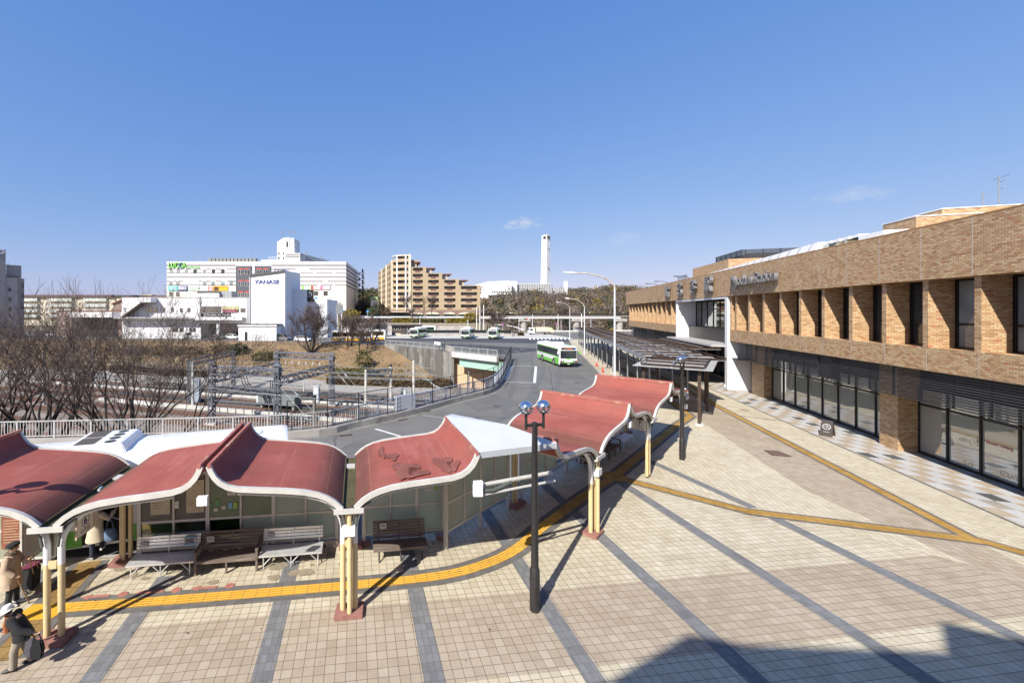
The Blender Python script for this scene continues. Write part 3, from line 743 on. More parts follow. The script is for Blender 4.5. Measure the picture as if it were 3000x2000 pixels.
MB().box(20.7, 21.88, 0.1, 1.9, 3.1, 3.2).build('louvre_return', M['black'], st)
# raised letters
def let(ch, s, z, size, sx=1.0):
    text(ch, size, M['letter'], st, (s, 2.56, z), (PI/2, 0, PI), 0.16, name='sign_letter', sx=sx, bold=0.004*size)
let('名', 34.3, 10.22, 1.72); let('谷', 29.85, 10.22, 1.72); let('駅', 25.5, 10.24, 1.78)
text('Myodani Station', 1.3, M['letter'], st, (16.6, 2.56, 10.22), (PI/2, 0, PI), 0.13, name='sign_letter', sx=0.80, bold=0.0, space=1.08)
lg = MB()
def slab(pts, y0, y1):
    lg.prism_y(pts, y0, y1)
slab([(39.75, 10.95), (40.35, 10.95), (40.0, 9.55), (39.5, 9.75)], 2.36, 2.72)
slab([(39.55, 10.95), (38.75, 10.95), (38.85, 10.55), (39.4, 10.5)], 2.36, 2.72)
slab([(39.3, 10.3), (38.9, 10.3), (39.0, 9.55), (39.45, 9.6)], 2.36, 2.72)
lg.build('station_emblem', M['letter'], st)
# roof-top volumes
mb = MB(); mb.box(14.1, 17.0, -10, -6.0, 11.1, 14.2); mb.build('brick_penthouse', M['brick'], st)
mb = MB(); mb.box(15.0, 18.2, -30, -8.0, 11.1, 14.8); mb.build('brick_penthouse', M['brick'], st)
mb = MB(); mb.box(14.95, 18.25, -30.05, -7.95, 14.802, 14.86); mb.box(14.05, 17.05, -9.95, -5.95, 14.202, 14.26); mb.build('penthouse_capping', M['white'], st)
mb = MB(); mb.box(41, 54.2, -20, -5.0, 11.1, 14.6); mb.build('brick_penthouse', M['brick'], st)
mb = MB()
mb.add([(16.4, -1.2, 11.1), (16.4, -1.7, 13.0), (42, -1.2, 11.1), (42, -1.7, 12.35), (16.4, -4.5, 13.1), (42, -4.5, 12.45), (16.4, -4.5, 11.1), (42, -4.5, 11.1)], [(0,1,3,2), (1,4,5,3), (0,6,4,1), (2,3,5,7), (6,7,5,4)])
mb.build('white_roof_gable', M['white_wall'], st)
mb = MB()
for k in range(1, 17): s_ = 16.4 + 25.6*k/17; mb.bar((s_, -1.19, 11.4), (s_ - .9, -1.685, 13.0 - .65*k/17), .03, .03)
mb.build('gable_seams', M['grey_steel'], st)
sk = MB(); sk.box(12.6, 16.35, -5, -2.0, 11.1, 12.75)
so_ = sk.build('roof_skylight', glassy('skylight', (0.55, 0.65, 0.68), 0.35), st)
cp = MB(); cp.box(10.4, 12.59, -5, -1.96, 11.1, 12.8)
for i in range(4): cp.box(12.6 + .95*i, 13.2 + .95*i, -5, -1.96, 12.75, 12.95)
cp.build('skylight_cap', M['white'], so_)
sc = MB()
for s0_, s1_, o0_, o1_ in ((44.9, 53.5, -8.0, -7.94), (44.9, 44.96, -24, -8.0)):
    for i in range(14): z = 14.62 + 0.12*i; sc.box(s0_, s1_, o0_, o1_, z, z + .085)
for i in range(6): sc.box(44.9 + 1.7*i, 44.98 + 1.7*i, -8.1, -8.01, 14.6, 16.3)
for i in range(8): sc.box(44.97, 45.05, -8.6 - 2*i, -8.5 - 2*i, 14.6, 16.3)
sc.build('mesh_screen', pm('dark_mesh', (0.035, 0.037, 0.042), 0.15), st)
MB().box(46.5, 53.3, -22, -9.5, 14.6, 15.9).build('plant_room', pm('plant_dark', (0.06, 0.063, 0.07), 0.2), st)
rl = MB()
for i in range(9): rl.box(47 + i*.5, 47.05 + i*.5, -2.0, -1.95, 11, 13.1)
rl.box(47, 51.05, -2.0, -1.95, 13.05, 13.12); rl.build('roof_railing', M['black'], st)
an = MB()
an.tube([(16.4, -12, 14.8), (16.4, -12, 17.2)], .04, 6)
for z, L in ((17.1, 1.5), (16.8, 1.0), (16.3, .7)): an.bar((16.4 - L/2, -12, z), (16.4 + L/2, -12.3, z), .03)
an.build('roof_antenna', M['grey_steel'], st)
MB().tube([(15.4, -10.4, 14.8), (15.4, -10.4, 15.9)], .04, 6).build('vent_pipe', M['grey_steel'], st)
an = MB(); an.tube([(14.1, -20, 14.8), (14.1, -20, 20.5)], [.07, .03], 6); an.build('lightning_rod', pm('rod_red_white', (0.5, 0.25, 0.22), 0.3, 0.7), st)
fl = MB()
for s in (41.5, 46.5, 33.0): fl.tube([(s, 1.9, 11.45), (s, 2.2, 11.75), (s, 3.4, 11.85)], .035, 6); fl.box(s - .15, s + .15, 3.2, 3.6, 11.78, 11.88)
fl.build('sign_floodlight', M['lamp_dark'], st)

# ---- the building behind the camera whose shadow falls on the plaza
bh = thing('shopping_building', 'large plain concrete building behind the viewpoint, shading the lower right of the plaza', 'building', (0, -6, 0))
MB().prism_y([(-9.5, 0), (6.5, 0), (6.5, 15.3), (2.7, 15.3), (1.1, 15.9), (0.7, 15.0), (-3.7, 15.2), (-5.0, 15.5), (-6.6, 14.25), (-8.0, 12.9), (-9.5, 12.0)], -18, 0).build('wall', M['concrete_pale'], bh)
wb = MB()
for k in range(2):
    for z in (1.2, 9.4): wb.box(-7 + k*6, -3.5 + k*6, 0.002, 0.08, z, z + 2)
wb.build('window', M['glass'], bh)
# ---- bus shelters: butterfly roofs on paired posts (local x along the run, y towards the road)
PROF = [(0.15, 2.72), (0.22, 2.79), (0.34, 2.90), (0.52, 3.01), (0.74, 3.10), (1.05, 3.18), (1.5, 3.24), (2.1, 3.29), (2.6, 3.34), (2.82, 3.40), (2.98, 3.50), (3.1, 3.63), (3.18, 3.77), (3.225, 3.9)]
Q0, Q1 = -0.2, 3.42
CONDUIT = M['trim']
def wing(root, sg, short=False):
    pf = [p for p in PROF if p[0] < 0.45] if short else PROF
    n = len(pf); NQ = 6
    def nrm(i):
        a, b = pf[max(i-1, 0)], pf[min(i+1, n-1)]; dx, dz = b[0]-a[0], b[1]-a[1]; L = math.hypot(dx, dz)
        return (-dz/L, dx/L)
    mb = MB(); rnd = random.Random(sg + 7)
    top = [[(sg*pf[i][0], Q0 + (Q1-Q0)*j/NQ, pf[i][1] + 0.012*math.sin(i*1.7 + j*1.3)) for j in range(NQ+1)] for i in range(n)]
    mb.loft(top, caps=False, closed=False)
    bot = [[(sg*(pf[i][0] - nrm(i)[0]*0.07), Q0 + (Q1-Q0)*j/NQ, pf[i][1] - nrm(i)[1]*0.07) for j in range(NQ+1)] for i in range(n)]
    mb.loft(bot, caps=False, closed=False)
    mb.build('roof', M['roof'], root, smooth=60)
    for q, nm in ((Q0, 'edge_trim'), (Q1, 'edge_trim')):
        t = MB(); rings = []
        for i in range(n):
            nx, nz = nrm(i); x, z = pf[i]
            a, b = (0.035, -0.085)
            y0, y1 = (q - 0.06, q + 0.025) if q == Q0 else (q - 0.025, q + 0.06)
            rings.append([(sg*(x + nx*a), y0, z + nz*a), (sg*(x + nx*a), y1, z + nz*a), (sg*(x + nx*b), y1, z + nz*b), (sg*(x + nx*b), y0, z + nz*b)])
        t.loft(rings); t.build(nm, M['trim'], root, smooth=50)
    if not short:
        m2 = MB(); m2.box(min(sg*3.19, sg*3.265), max(sg*3.19, sg*3.265), Q0 - .07, Q1 + .07, 3.86, 3.955)
        m2.build('crest_cap', pm('worn_red_cap', (0.36, 0.12, 0.095), 0.25, 3, 0.7, stain=(0.50, 0.38, 0.22), cut=(0.34, 0.7)), root)
    else:
        m2 = MB(); m2.box(min(sg*.4, sg*.46), max(sg*.4, sg*.46), Q0 - .05, Q1 + .05, 2.82, 3.06); m2.build('end_board', M['roof'], root)
def panel_wall(root, s0, s1, q, n, kind, dz=0.0, frame=None, z0=0.28, ztop=2.55, mid=1.12):
    """framed screen between s0 and s1: posts, rails and panes"""
    f = MB(); wd = (s1 - s0)/n; fm = frame or M['trim']
    for i in range(n + 1):
        s = s0 + wd*i; h = .055 if i % 2 == 0 else .03
        f.box(s - h, s + h, q - .05, q + .05, 0.02 if i % 2 == 0 else z0, ztop)
    for z in (z0, mid, ztop): f.box(s0 + .03, s1 - .03, q - .03, q + .03, z - .035, z + .035)
    fo = f.build('screen_frame', fm, root)
    for i in range(n):
        a, b = s0 + wd*i + .04, s0 + wd*(i+1) - .04
        for z_0, z_1, k in ((z0 + .03, mid - .03, 0), (mid + .03, ztop - .03, 1)):
            mt = kind(i, k)
            if mt is not None: MB().box(a, b, q - .012, q + .012, z_0, z_1).build('pane', mt, fo)
    return fo
FROST = pm('frosted_panel', (0.33, 0.355, 0.28), 0.12, 1.2, 0.35, stain=(0.25, 0.26, 0.2))
def frostmat():
    m, nt, b = nodes('frosted_sheet'); co = coords(nt)
    n1 = noise(nt, co, 1.1, 5)
    lk(nt, ramp(nt, n1, [(0.3, (0.46, 0.48, 0.37)), (0.7, (0.60, 0.61, 0.50))]), b.inputs['Base Color']); b.inputs['Roughness'].default_value = 0.3
    tr = N(nt, 'ShaderNodeBsdfTranslucent'); tr.inputs[0].default_value = (0.72, 0.74, 0.6, 1)
    mx = N(nt, 'ShaderNodeMixShader'); mx.inputs[0].default_value = 0.58
    lk(nt, b.outputs[0], mx.inputs[1]); lk(nt, tr.outputs[0], mx.inputs[2]); lk(nt, mx.outputs[0], nt.nodes['Material Output'].inputs[0]); return m
FROST = frostmat()
BOARD = pm('green_board', (0.16, 0.19, 0.13), 0.15, 2, 0.5)
CLEARP = glassy('clear_panel', (0.5, 0.52, 0.5), 0.10)
PAPER = pm('notice_paper', (0.62, 0.60, 0.54), 0.12, 8, 0.7, fine=60)
PAPER2 = pm('old_map_paper', (0.50, 0.43, 0.31), 0.25, 5, 0.7, fine=40, stain=(0.33, 0.25, 0.17))
INK = pm('ink', (0.05, 0.05, 0.06), 0.1)
def notice(root, s, z, w, h, q, mat, lines=6, head=None):
    mb = MB(); mb.box(s - w/2, s + w/2, q - .012, q - .004, z - h/2, z + h/2)
    o = mb.build('notice', mat, root)
    t = MB(); rnd = random.Random(int(s*100 + z*37))
    for i in range(lines):
        zz = z + h*0.36 - h*0.75*i/max(1, lines); L = w*rnd.uniform(.4, .8)
        t.box(s - w*.42, s - w*.42 + L, q - .0145, q - .0121, zz - h*.011, zz + h*.011)
    t.build('printing', head or INK, o)
def shelter(label, loc, rot, left=True, right=True, nfront=2, short=0, box=True, rear=3):
    root = thing('bus_shelter', label, 'bus shelter', (loc[0], loc[1], 0), rot, 'red roofed bus shelters in a bent row')
    if left: wing(root, -1, short == -1)
    if right: wing(root, 1, short == 1)
    g = MB(); g.box(-.16, .16, Q0 + .02, Q1 - .02, 2.56, 2.66); g.box(-.17, -.14, Q0, Q1, 2.56, 2.74); g.box(.14, .17, Q0, Q1, 2.56, 2.74)
    g.build('gutter', pm('mossy_gutter', (0.085, 0.07, 0.03), 0.5, 5, 0.95, stain=(0.14, 0.12, 0.03), fine=50), root)
    g = MB(); g.box(-.36, .36, Q0 - .1, Q0 - .06, 2.6, 2.72); g.box(-.36, .36, Q0 - .06, Q0, 2.58, 2.62); g.build('gutter_end', M['trim'], root)
    g = MB(); g.box(-.14, .14, 2.45, 2.75, 2.665, 2.71); g.build('drain_cover', M['concrete_pale'], root)
    for sg in (-1, 1):
        mb = MB(); x0 = sg*0.15
        mb.tube([(x0, 0, .1), (x0, 0, 1.75)], .07, 12); mb.build('post', M['beige'], root, smooth=True)
        mb = MB(); mb.tube([(x0, 0, 1.75), (x0, 0, 2.2), (x0 + sg*.05, 0, 2.42), (x0 + sg*.2, 0, 2.66), (x0 + sg*.45, 0, 2.86), (x0 + sg*.8, 0, 3.0)] + ([(x0 + sg*1.4, 0, 3.08)] if short != sg else [(x0 + sg*.82, 0, 3.0)]), [.0705, .0715, .075, .075, .065, .055, .045], 12)
        mb.build('post_arm', M['white'], root, smooth=True)
        mb = MB(); mb.tube([(sg*.12, 2.95, .1), (sg*.12, 2.95, 2.5), (sg*.4, 2.95, 2.72)] + ([(sg*1.4, 2.95, 3.04)] if short != sg else [(sg*.42, 2.95, 2.73)]), .065, 10); mb.build('post', M['beige'], root, smooth=True)
        if short == sg: continue
        mb = MB(); mb.bar((sg*1.2, 0, 3.06), (sg*1.2, 3.0, 3.06), .07, .09); mb.bar((sg*2.5, -.1, 3.22), (sg*2.5, 3.3, 3.22), .07, .09); mb.build('roof_beam', M['trim'], root)
    if nfront == 3:
        mb = MB(); mb.tube([(0.02, -.17, .12), (0.02, -.17, 2.55)], .062, 10); mb.tube([(0.02, -.17, 2.55), (.02, -.1, 2.62)], .05, 8); mb.build('rainwater_pipe', M['beige'], root, smooth=True)
    mb = MB(); mb.tube([(-.02, 2.86, .1), (-.02, 2.86, 2.6)], .055, 8); mb.build('rainwater_pipe', M['beige'], root, smooth=True)
    mb = MB(); mb.box(-.08, .08, -.06, -.035, 1.66, 1.84); mb.box(-.1, .1, -.05, .05, 1.7, 1.8); mb.build('post_clamp', M['beige'], root)
    if rear:
        mb = MB(); mb.prism([(-.36, -.27), (.34, -.27), (.38, .23), (-.3, .23)], 0, .11); mb.build('plinth', M['plinth'], root, bevel=.015)
    mb = MB(); mb.prism([(-.36, 2.66), (.36, 2.66), (.36, 3.16), (-.36, 3.16)], 0, .14); mb.build('plinth', M['plinth'], root, bevel=.02)
    if box:
        mb = MB(); mb.box(-.16, .16, -.26, -.1, 2.02, 2.26); mb.build('junction_box', M['white'], root, bevel=.01)
    # conduit following the front edge
    for sg in ((-1,) if short == 1 else (1,) if short == -1 else (-1, 1)):
        mb = MB(); pts = [(sg*.16, -.12, 2.2), (sg*.2, -.13, 2.45)] + [(sg*(x + .02), -.13, z - .17) for x, z in PROF if x < 2.7]
        mb.tube(pts, .028, 7); mb.build('conduit', M['trim'], root, smooth=True)
        mb = MB(); mb.tube([(sg*.16, -.13, 2.2), (sg*.2, -.14, 2.46), (sg*.36, -.14, 2.7), (sg*.55, -.14, 2.82)], .032, 8); mb.build('conduit_sleeve', pm('grey_green_sleeve', (0.10, 0.115, 0.105), 0.2, 6, 0.6), root, smooth=True)
    return root
sh1 = shelter('red curved bus shelter with the number 6 board, over the boarding woman', P1, ROWA, box=False)
sh2 = shelter('red curved bus shelter with dark roof stains and three benches, on three beige posts', P2, ROWA, nfront=3)
sh3 = shelter('red bus shelter just right of the white hipped roof, where the row bends', P3, RUN2, nfront=3)
sh4 = shelter('red bus shelter with the number 7 board beside its post', P4, RUN2, box=False, rear=0)
sh5 = shelter('farthest red bus shelter, only its left wing and end gutter, behind the second globe lamp', P5, RUN2, short=1, rear=0)
# white conduit box at crest between 1 and 2, and at ends
for root, s in ((sh1, 3.3), (sh2, 3.28), (sh3, 3.3), (sh4, 3.3)):
    mb = MB(); mb.box(s - .13, s + .11, -.26, -.14, 2.98, 3.19); mb.build('crest_junction_box', M['white'], root, bevel=.008)
# screens
def k1(i, k):
    if i < 2: return pm('grey_board', (0.12, 0.115, 0.10), 0.15, 2) if k else CLEARP
    if i < 4: return BOARD if k else (CLEARP if i == 2 else FROST)
    return FROST
w1 = panel_wall(sh1, .34, 6.24, 3.02, 6, k1)
notice(sh1, .95, 1.85, .55, 1.0, 2.985, PAPER2, 9, pm('map_line', (0.28, 0.22, 0.15), 0.1)); notice(sh1, 1.95, 1.85, .52, 1.0, 2.985, PAPER2, 0)
notice(sh1, 1.42, 1.62, .12, .22, 2.985, PAPER, 3)
notice(sh1, 3.02, 2.0, .26, .36, 2.99, PAPER, 7); notice(sh1, 3.72, 2.05, .5, .42, 2.99, PAPER2, 6); notice(sh1, 4.13, 1.9, .1, .18, 2.99, pm('red_notice', (0.5, 0.1, 0.08), 0.1), 2, PAPER)
for s, z, m_ in ((2.36, 1.5, 'g'), (2.6, 1.62, 'g'), (2.78, 1.45, 'w'), (2.98, 1.5, 'b'), (3.12, 1.5, 'l'), (2.55, 1.4, 'w')):
    notice(sh1, s, z, .11, .18 if m_ != 'w' else .1, 2.99, {'g': pm('green_notice', (0.12, 0.35, 0.12), 0.15, 9), 'w': PAPER, 'b': pm('blue_notice', (0.2, 0.4, 0.65), 0.15, 9), 'l': pm('lime_notice', (0.3, 0.5, 0.1), 0.15, 9)}[m_], 2)
w2 = panel_wall(sh2, .42, 3.02, 3.02, 3, lambda i, k: FROST, z0=.3, mid=1.18)
notice(sh2, 2.55, 1.8, .26, .4, 2.99, PAPER, 7); notice(sh2, 2.78, 1.95, .1, .14, 2.99, MATS['green_notice'], 2); notice(sh2, 2.78, 1.72, .12, .16, 2.99, MATS['lime_notice'], 2); notice(sh2, .72, 1.85, .1, .14, 2.99, MATS['red_notice'], 2, PAPER)
for s in (-.0 + .42, 3.02):
    mb = MB(); mb.prism([(s - .2, 2.85), (s + .2, 2.85), (s + .2, 3.2), (s - .2, 3.2)], 0, .1); mb.build('plinth', M['plinth'], sh2, bevel=.015)
w3 = panel_wall(sh3, -4.2, -.5, 2.95, 4, lambda i, k: FROST, z0=.55, mid=1.45)
w3b = panel_wall(sh3, .5, 4.6, 2.95, 4, lambda i, k: FROST if i < 3 else None, z0=.55, mid=1.45)
w4 = panel_wall(sh4, -1.8, -.4, 2.95, 2, lambda i, k: BOARD if k else FROST, z0=.55, mid=1.2)
w5 = panel_wall(sh4, .6, 3.0, 2.95, 2, lambda i, k: BOARD if k else FROST, z0=.55, mid=1.2)
# left-hand timetable board beside shelter 1
w0 = panel_wall(sh1, -4.8, -1.95, 3.02, 3, lambda i, k: FROST if i < 2 else BOARD)
notice(sh1, -3.05, 1.1, .62, .95, 2.97, pm('poster_red_brown', (0.22, 0.075, 0.045), 0.3, 4, 0.6, fine=12, stain=(0.34, 0.2, 0.1)), 9, pm('poster_tan', (.42, .3, .17), .2, 9))
notice(sh1, -3.05, 2.0, .6, .55, 2.97, PAPER2, 7)
tb = MB(); tb.box(-2.33, -2.27, 2.2, 2.95, .5, 2.1); tt = tb.build('timetable_board', M['trim'], sh1)
mb = MB(); mb.box(-2.265, -2.26, 2.25, 2.9, .6, 2.05); t2 = mb.build('timetable_sheet', PAPER, tt)
mb = MB()
for i in range(20): mb.box(-2.259, -2.257, 2.3, 2.85, .68 + i*.064, .695 + i*.064)
mb.build('printing', pm('pale_ink', (0.35, 0.33, 0.38), 0.2, 20), t2)
# dark tiled strip on the low wall behind the benches
mb = MB()
rnd = random.Random(4)
for i in range(40):
    for j in range(2):
        mb.cm = 0 if rnd.random() < .6 else 1
        x = .4 + i*.145 + (.07 if j else 0); mb.box(x, x + .135, 2.9, 2.94, .03 + j*.11, .13 + j*.11)
mb.build('tiled_upstand', [pm('maroon_tile', (0.13, 0.05, 0.045), 0.2), pm('buff_tile', (0.4, 0.34, 0.26), 0.2)], sh1)
# dark weather stains lying on the right wing of the second shelter
def zprof(s):
    for (x0, z0), (x1, z1) in zip(PROF[:-1], PROF[1:]):
        if x0 <= s <= x1: return z0 + (z1 - z0)*(s - x0)/(x1 - x0)
    return PROF[-1][1]
rs = random.Random(31)
for cs, cq, rx_, rq_ in ((1.5, .62, .36, .52), (1.75, .3, .3, .3), (2.55, .62, .24, .5), (2.75, .35, .14, .3), (1.25, 1.7, .16, .3), (.95, 2.3, .1, .5)):
    m = MB(); rim = []
    for k in range(22):
        a = 2*PI*k/22; w_ = 1 + .28*math.sin(a*3 + cs*5) + rs.uniform(-.12, .12); rim.append((min(3.0, cs + rx_*w_*math.cos(a)), max(-.12, cq + rq_*w_*math.sin(a))))
    rings = [[(cs + (x - cs)*f_, cq + (y - cq)*f_, zprof(cs + (x - cs)*f_) + .036) for x, y in rim] for f_ in (1.0, .75, .5, .25, .02)]
    m.loft(rings, caps=False); m.build('roof_stain', pm('roof_soot', (0.21, 0.078, 0.062), 0.25, 3, 0.85, fine=18, stain=(0.25, 0.10, 0.08), spec=.15), sh2)
# white hipped infill roof over the bend
wr = thing('hipped_canopy', 'white hipped metal roof filling the bend between two red shelters', 'canopy', (0, 0, 0))
a = (1.72, 10.42, 3.93); b = (4.12, 11.40, 3.86); c = (1.50, 14.25, 3.96); pk = (2.75, 11.7, 4.30); c2_ = (1.25, 14.0, 3.96)
mb = MB(); dn = lambda p, h=.16: (p[0], p[1], p[2] - h)
mb.add([a, b, c, pk, c2_, dn(a), dn(b), dn(c), dn(c2_)], [(0, 1, 3), (1, 2, 3), (0, 3, 4), (3, 2, 4), (0, 5, 6, 1), (1, 6, 7, 2), (2, 7, 8, 4), (4, 8, 5, 0), (5, 8, 7, 6)])
mb.build('roof', pm('white_sheet', (0.50, 0.52, 0.54), 0.05, 1.2, 0.4, fine=12, stain=(0.6, 0.6, 0.6), cut=(.45, .95)), wr)
mb = MB()
for k, (p, q) in enumerate((((1.75, 10.5, 3.05), (4.0, 11.5, 3.0)), ((1.9, 10.42, 2.86), (4.05, 11.38, 2.82)))):
    mb.tube([p, q], .055 if k == 0 else .035, 8)
mb.build('conduit', M['trim'], wr, smooth=True)
mb = MB(); mb.box(1.62, 1.86, 10.28, 10.42, 2.86, 3.14); mb.build('junction_box', M['white'], wr, bevel=.01)
mb = MB(); mb.tube([(1.86, 10.38, 2.98), (2.15, 10.5, 2.93), (2.45, 10.66, 2.98), (2.7, 10.8, 3.03)], .045, 8); mb.build('conduit_sleeve', MATS['grey_green_sleeve'], wr, smooth=True)
# hanging stop boards
def stopboard(num, label, P, rvec, cvec, rot, s, z):
    o = P + rvec*s
    t = thing('stop_sign', label, 'sign', (o.x, o.y, z), rot, None)
    MB().box(-.014, .014, -.06, .52, -.22, .22).build('board', pm('cream_enamel', (0.80, 0.75, 0.62), 0.06, 3, 0.4), t, bevel=.004)
    f = MB()
    for y0, y1, z0, z1 in ((-.07, .53, .22, .24), (-.07, .53, -.24, -.22), (-.08, -.06, -.24, .24), (.52, .54, -.24, .24)): f.box(-.02, .02, y0, y1, z0, z1)
    f.box(-.012, .012, .1, .13, .24, .4); f.box(-.012, .012, .36, .39, .24, .4)
    f.build('frame', pm('rusty_beige', (0.42, 0.33, 0.2), 0.25, 12, 0.6), t)
    for sd in (1, -1):
        rx = (PI/2, 0, PI/2) if sd > 0 else (PI/2, 0, -PI/2)
        bl = pm('navy_enamel', (0.02, 0.035, 0.14), 0.05)
        text(num, .25, bl, t, (sd*.016, .23, .065), rx, .002, bold=.006)
        rg = MB()
        pts = [(sd*.0165, .23 + .13*math.cos(2*PI*k/24), .068 + .13*math.sin(2*PI*k/24)) for k in range(25)]
        rg.tube(pts, .006, 5); rg.build('number_ring', bl, t)
        text('のりば', .115, pm('maroon_ink', (0.18, 0.04, 0.03), 0.05), t, (sd*.016, .23, -.14), rx, .002)
    return t
stopboard('6', 'cream bus stop board with a ringed blue 6, hung at the left shelter', P1, r1, c1, ROWA, .5, 2.52)
stopboard('7', 'cream bus stop board with a ringed 7, hung on the right run of shelters', P4, r2, c2v, RUN2, -.42, 2.42)
# plastic bottle lying in the gutter
pb = P1 + r1*.0 + c1*1.7
t = thing('plastic_bottle', 'empty clear plastic bottle with blue label lying in the shelter gutter', 'bottle', (pb.x, pb.y, 2.72), ROWA + R(100))
mb = MB(); mb.tube([(-.11, 0, .02), (.06, 0, .02), (.1, 0, .02), (.125, 0, .02)], [.033, .033, .014, .014], 10); mb.build('bottle_body', pm('pet', (0.6, 0.65, 0.68), 0.08, 5, 0.15), t, smooth=True)
mb = MB(); mb.tube([(-.02, 0, .02), (.05, 0, .02)], .0345, 10); mb.build('bottle_label', pm('bottle_blue', (0.2, 0.45, 0.7), 0.1), t, smooth=True)
# ---- benches (local x along, y towards the wall)
def bench_alu(label, loc, rot):
    t = thing('bench', label, 'bench', (loc[0], loc[1], 0), rot, 'benches under the bus shelters')
    mb = MB()
    for i in range(6): mb.box(-.9, .9, -.28 + i*.085, -.205 + i*.085, .40 + .004*i, .425 + .004*i)
    mb.box(-.9, .9, -.3, -.285, .375, .425); mb.build('seat', M['alu'], t)
    mb = MB()
    for i in range(4): mb.box(-.88, .88, .27 + i*.022, .295 + i*.022, .56 + i*.082, .635 + i*.082)
    mb.build('backrest', M['alu'], t)
    for x in (-.78, 0, .78):
        mb = MB()
        mb.tube([(x, -.24, 0), (x, -.24, .40)], .017, 6); mb.tube([(x, .26, 0), (x, .26, .42), (x, .33, .88)], .017, 6); mb.bar((x, -.24, .385), (x, .26, .385), .03)
        for dx in ((.27,) if x < 0 else (-.27,) if x > 0 else (-.27, .27)): mb.tube([(x + .0, -.24, .12), (x + dx, -.24, .395)], .014, 6)
        mb.build('leg', M['alu'], t, smooth=True)
    return t
def plate(t, s, z, y, w=.2, tall=.13, blue=False):
    mb = MB(); mb.box(s - w/2, s + w/2, y - .012, y, z - tall/2, z + tall/2); p = mb.build('donor_plate', PAPER, t)
    m2 = MB()
    for i in range(2 if not blue else 4): m2.box(s - w*.38, s + w*.38, y - .014, y - .0121, z + tall*(.18 - .3*i*(1 if not blue else .55)), z + tall*(.30 - .3*i*(1 if not blue else .55)))
    m2.build('printing', INK, p)
    if blue:
        m3 = MB(); m3.box(s - w/2, s + w/2, y - .0145, y - .012, z + tall*.36, z + tall*.5); m3.box(s - w/2, s + w/2, y - .0145, y - .012, z - tall*.5, z - tall*.36); m3.build('blue_strip', pm('plate_blue', (0.1, 0.35, 0.5), .05), p)
def bench_wood(label, loc, rot, arms=True):
    t = thing('bench', label, 'bench', (loc[0], loc[1], 0), rot, 'benches under the bus shelters')
    mb = MB()
    for i in range(6): mb.cbox((0, -.26 + i*.092, .40 - .006*i), 1.66, .078, .03, .004*(i % 3 - 1))
    mb.box(-.83, .83, -.31, -.285, .33, .40); mb.build('seat', M['wood'], t)
    mb = MB()
    for i in range(6): mb.cbox((0, .235 + i*.028, .47 + i*.082), 1.64, .028, .066, .003*(i % 2))
    mb.build('backrest', M['wood'], t)
    if arms:
        for sg in (-1, 1):
            mb = MB(); x = sg*.84
            mb.bar((x, -.28, .64), (x, .3, .68), .09, .035); mb.bar((x, -.26, 0), (x, -.26, .63), .06, .07); mb.bar((x, .24, 0), (x, .42, .92), .06, .07); mb.bar((x, -.26, .34), (x, .26, .34), .05, .06)
            mb.build('armrest', M['wood'], t)
        mb = MB(); mb.bar((0, -.26, 0), (0, -.26, .35), .05, .06); mb.bar((0, .24, 0), (0, .38, .85), .05, .05); mb.build('leg', M['wood'], t)
    else:
        for x in (-.65, 0, .65):
            mb = MB(); mb.tube([(x, -.3, 0), (x, -.2, .18), (x, -.24, .37)], .022, 6); mb.tube([(x, .34, 0), (x, .2, .2), (x, .3, .5), (x, .4, .9)], .022, 6); mb.bar((x, -.26, .36), (x, .26, .34), .04)
            mb.build('leg', pm('cast_iron', (0.05, 0.045, 0.04), .3, 8, .6), t)
    return t
def on(P, rv, cv, s, q): return P + rv*s + cv*q
b = bench_alu('silver slatted bench nearest the boarding woman, with a blue edged notice', on(P1, r1, c1, 1.36, 2.3), ROWA); plate(b, -.68, .68, .255, .2); plate(b, .6, .73, .255, .34, .24, True)
b = bench_wood('weathered wooden bench with armrests between two silver benches', on(P1, r1, c1, 3.15, 2.28), ROWA); plate(b, -.6, .74, .25, .2, .16)
b = bench_alu('silver slatted bench right of the wooden armrest bench', on(P1, r1, c1, 4.95, 2.3), ROWA); plate(b, -.68, .70, .255, .2)
b = bench_wood('wooden bench on iron legs without armrests, beside the three beige posts', on(P2, r1, c1, 1.52, 2.22), ROWA, False); plate(b, -.5, .80, .28, .2, .16)
bench_alu('silver bench nearest of the three under the number 7 run', on(P4, r2, c2v, -.15, 2.3), RUN2)
bench_wood('dark wooden bench between silver benches under the number 7 run', on(P4, r2, c2v, 1.95, 2.3), RUN2)
bench_alu('silver bench farthest along under the number 7 run', on(P4, r2, c2v, 4.2, 2.3), RUN2)
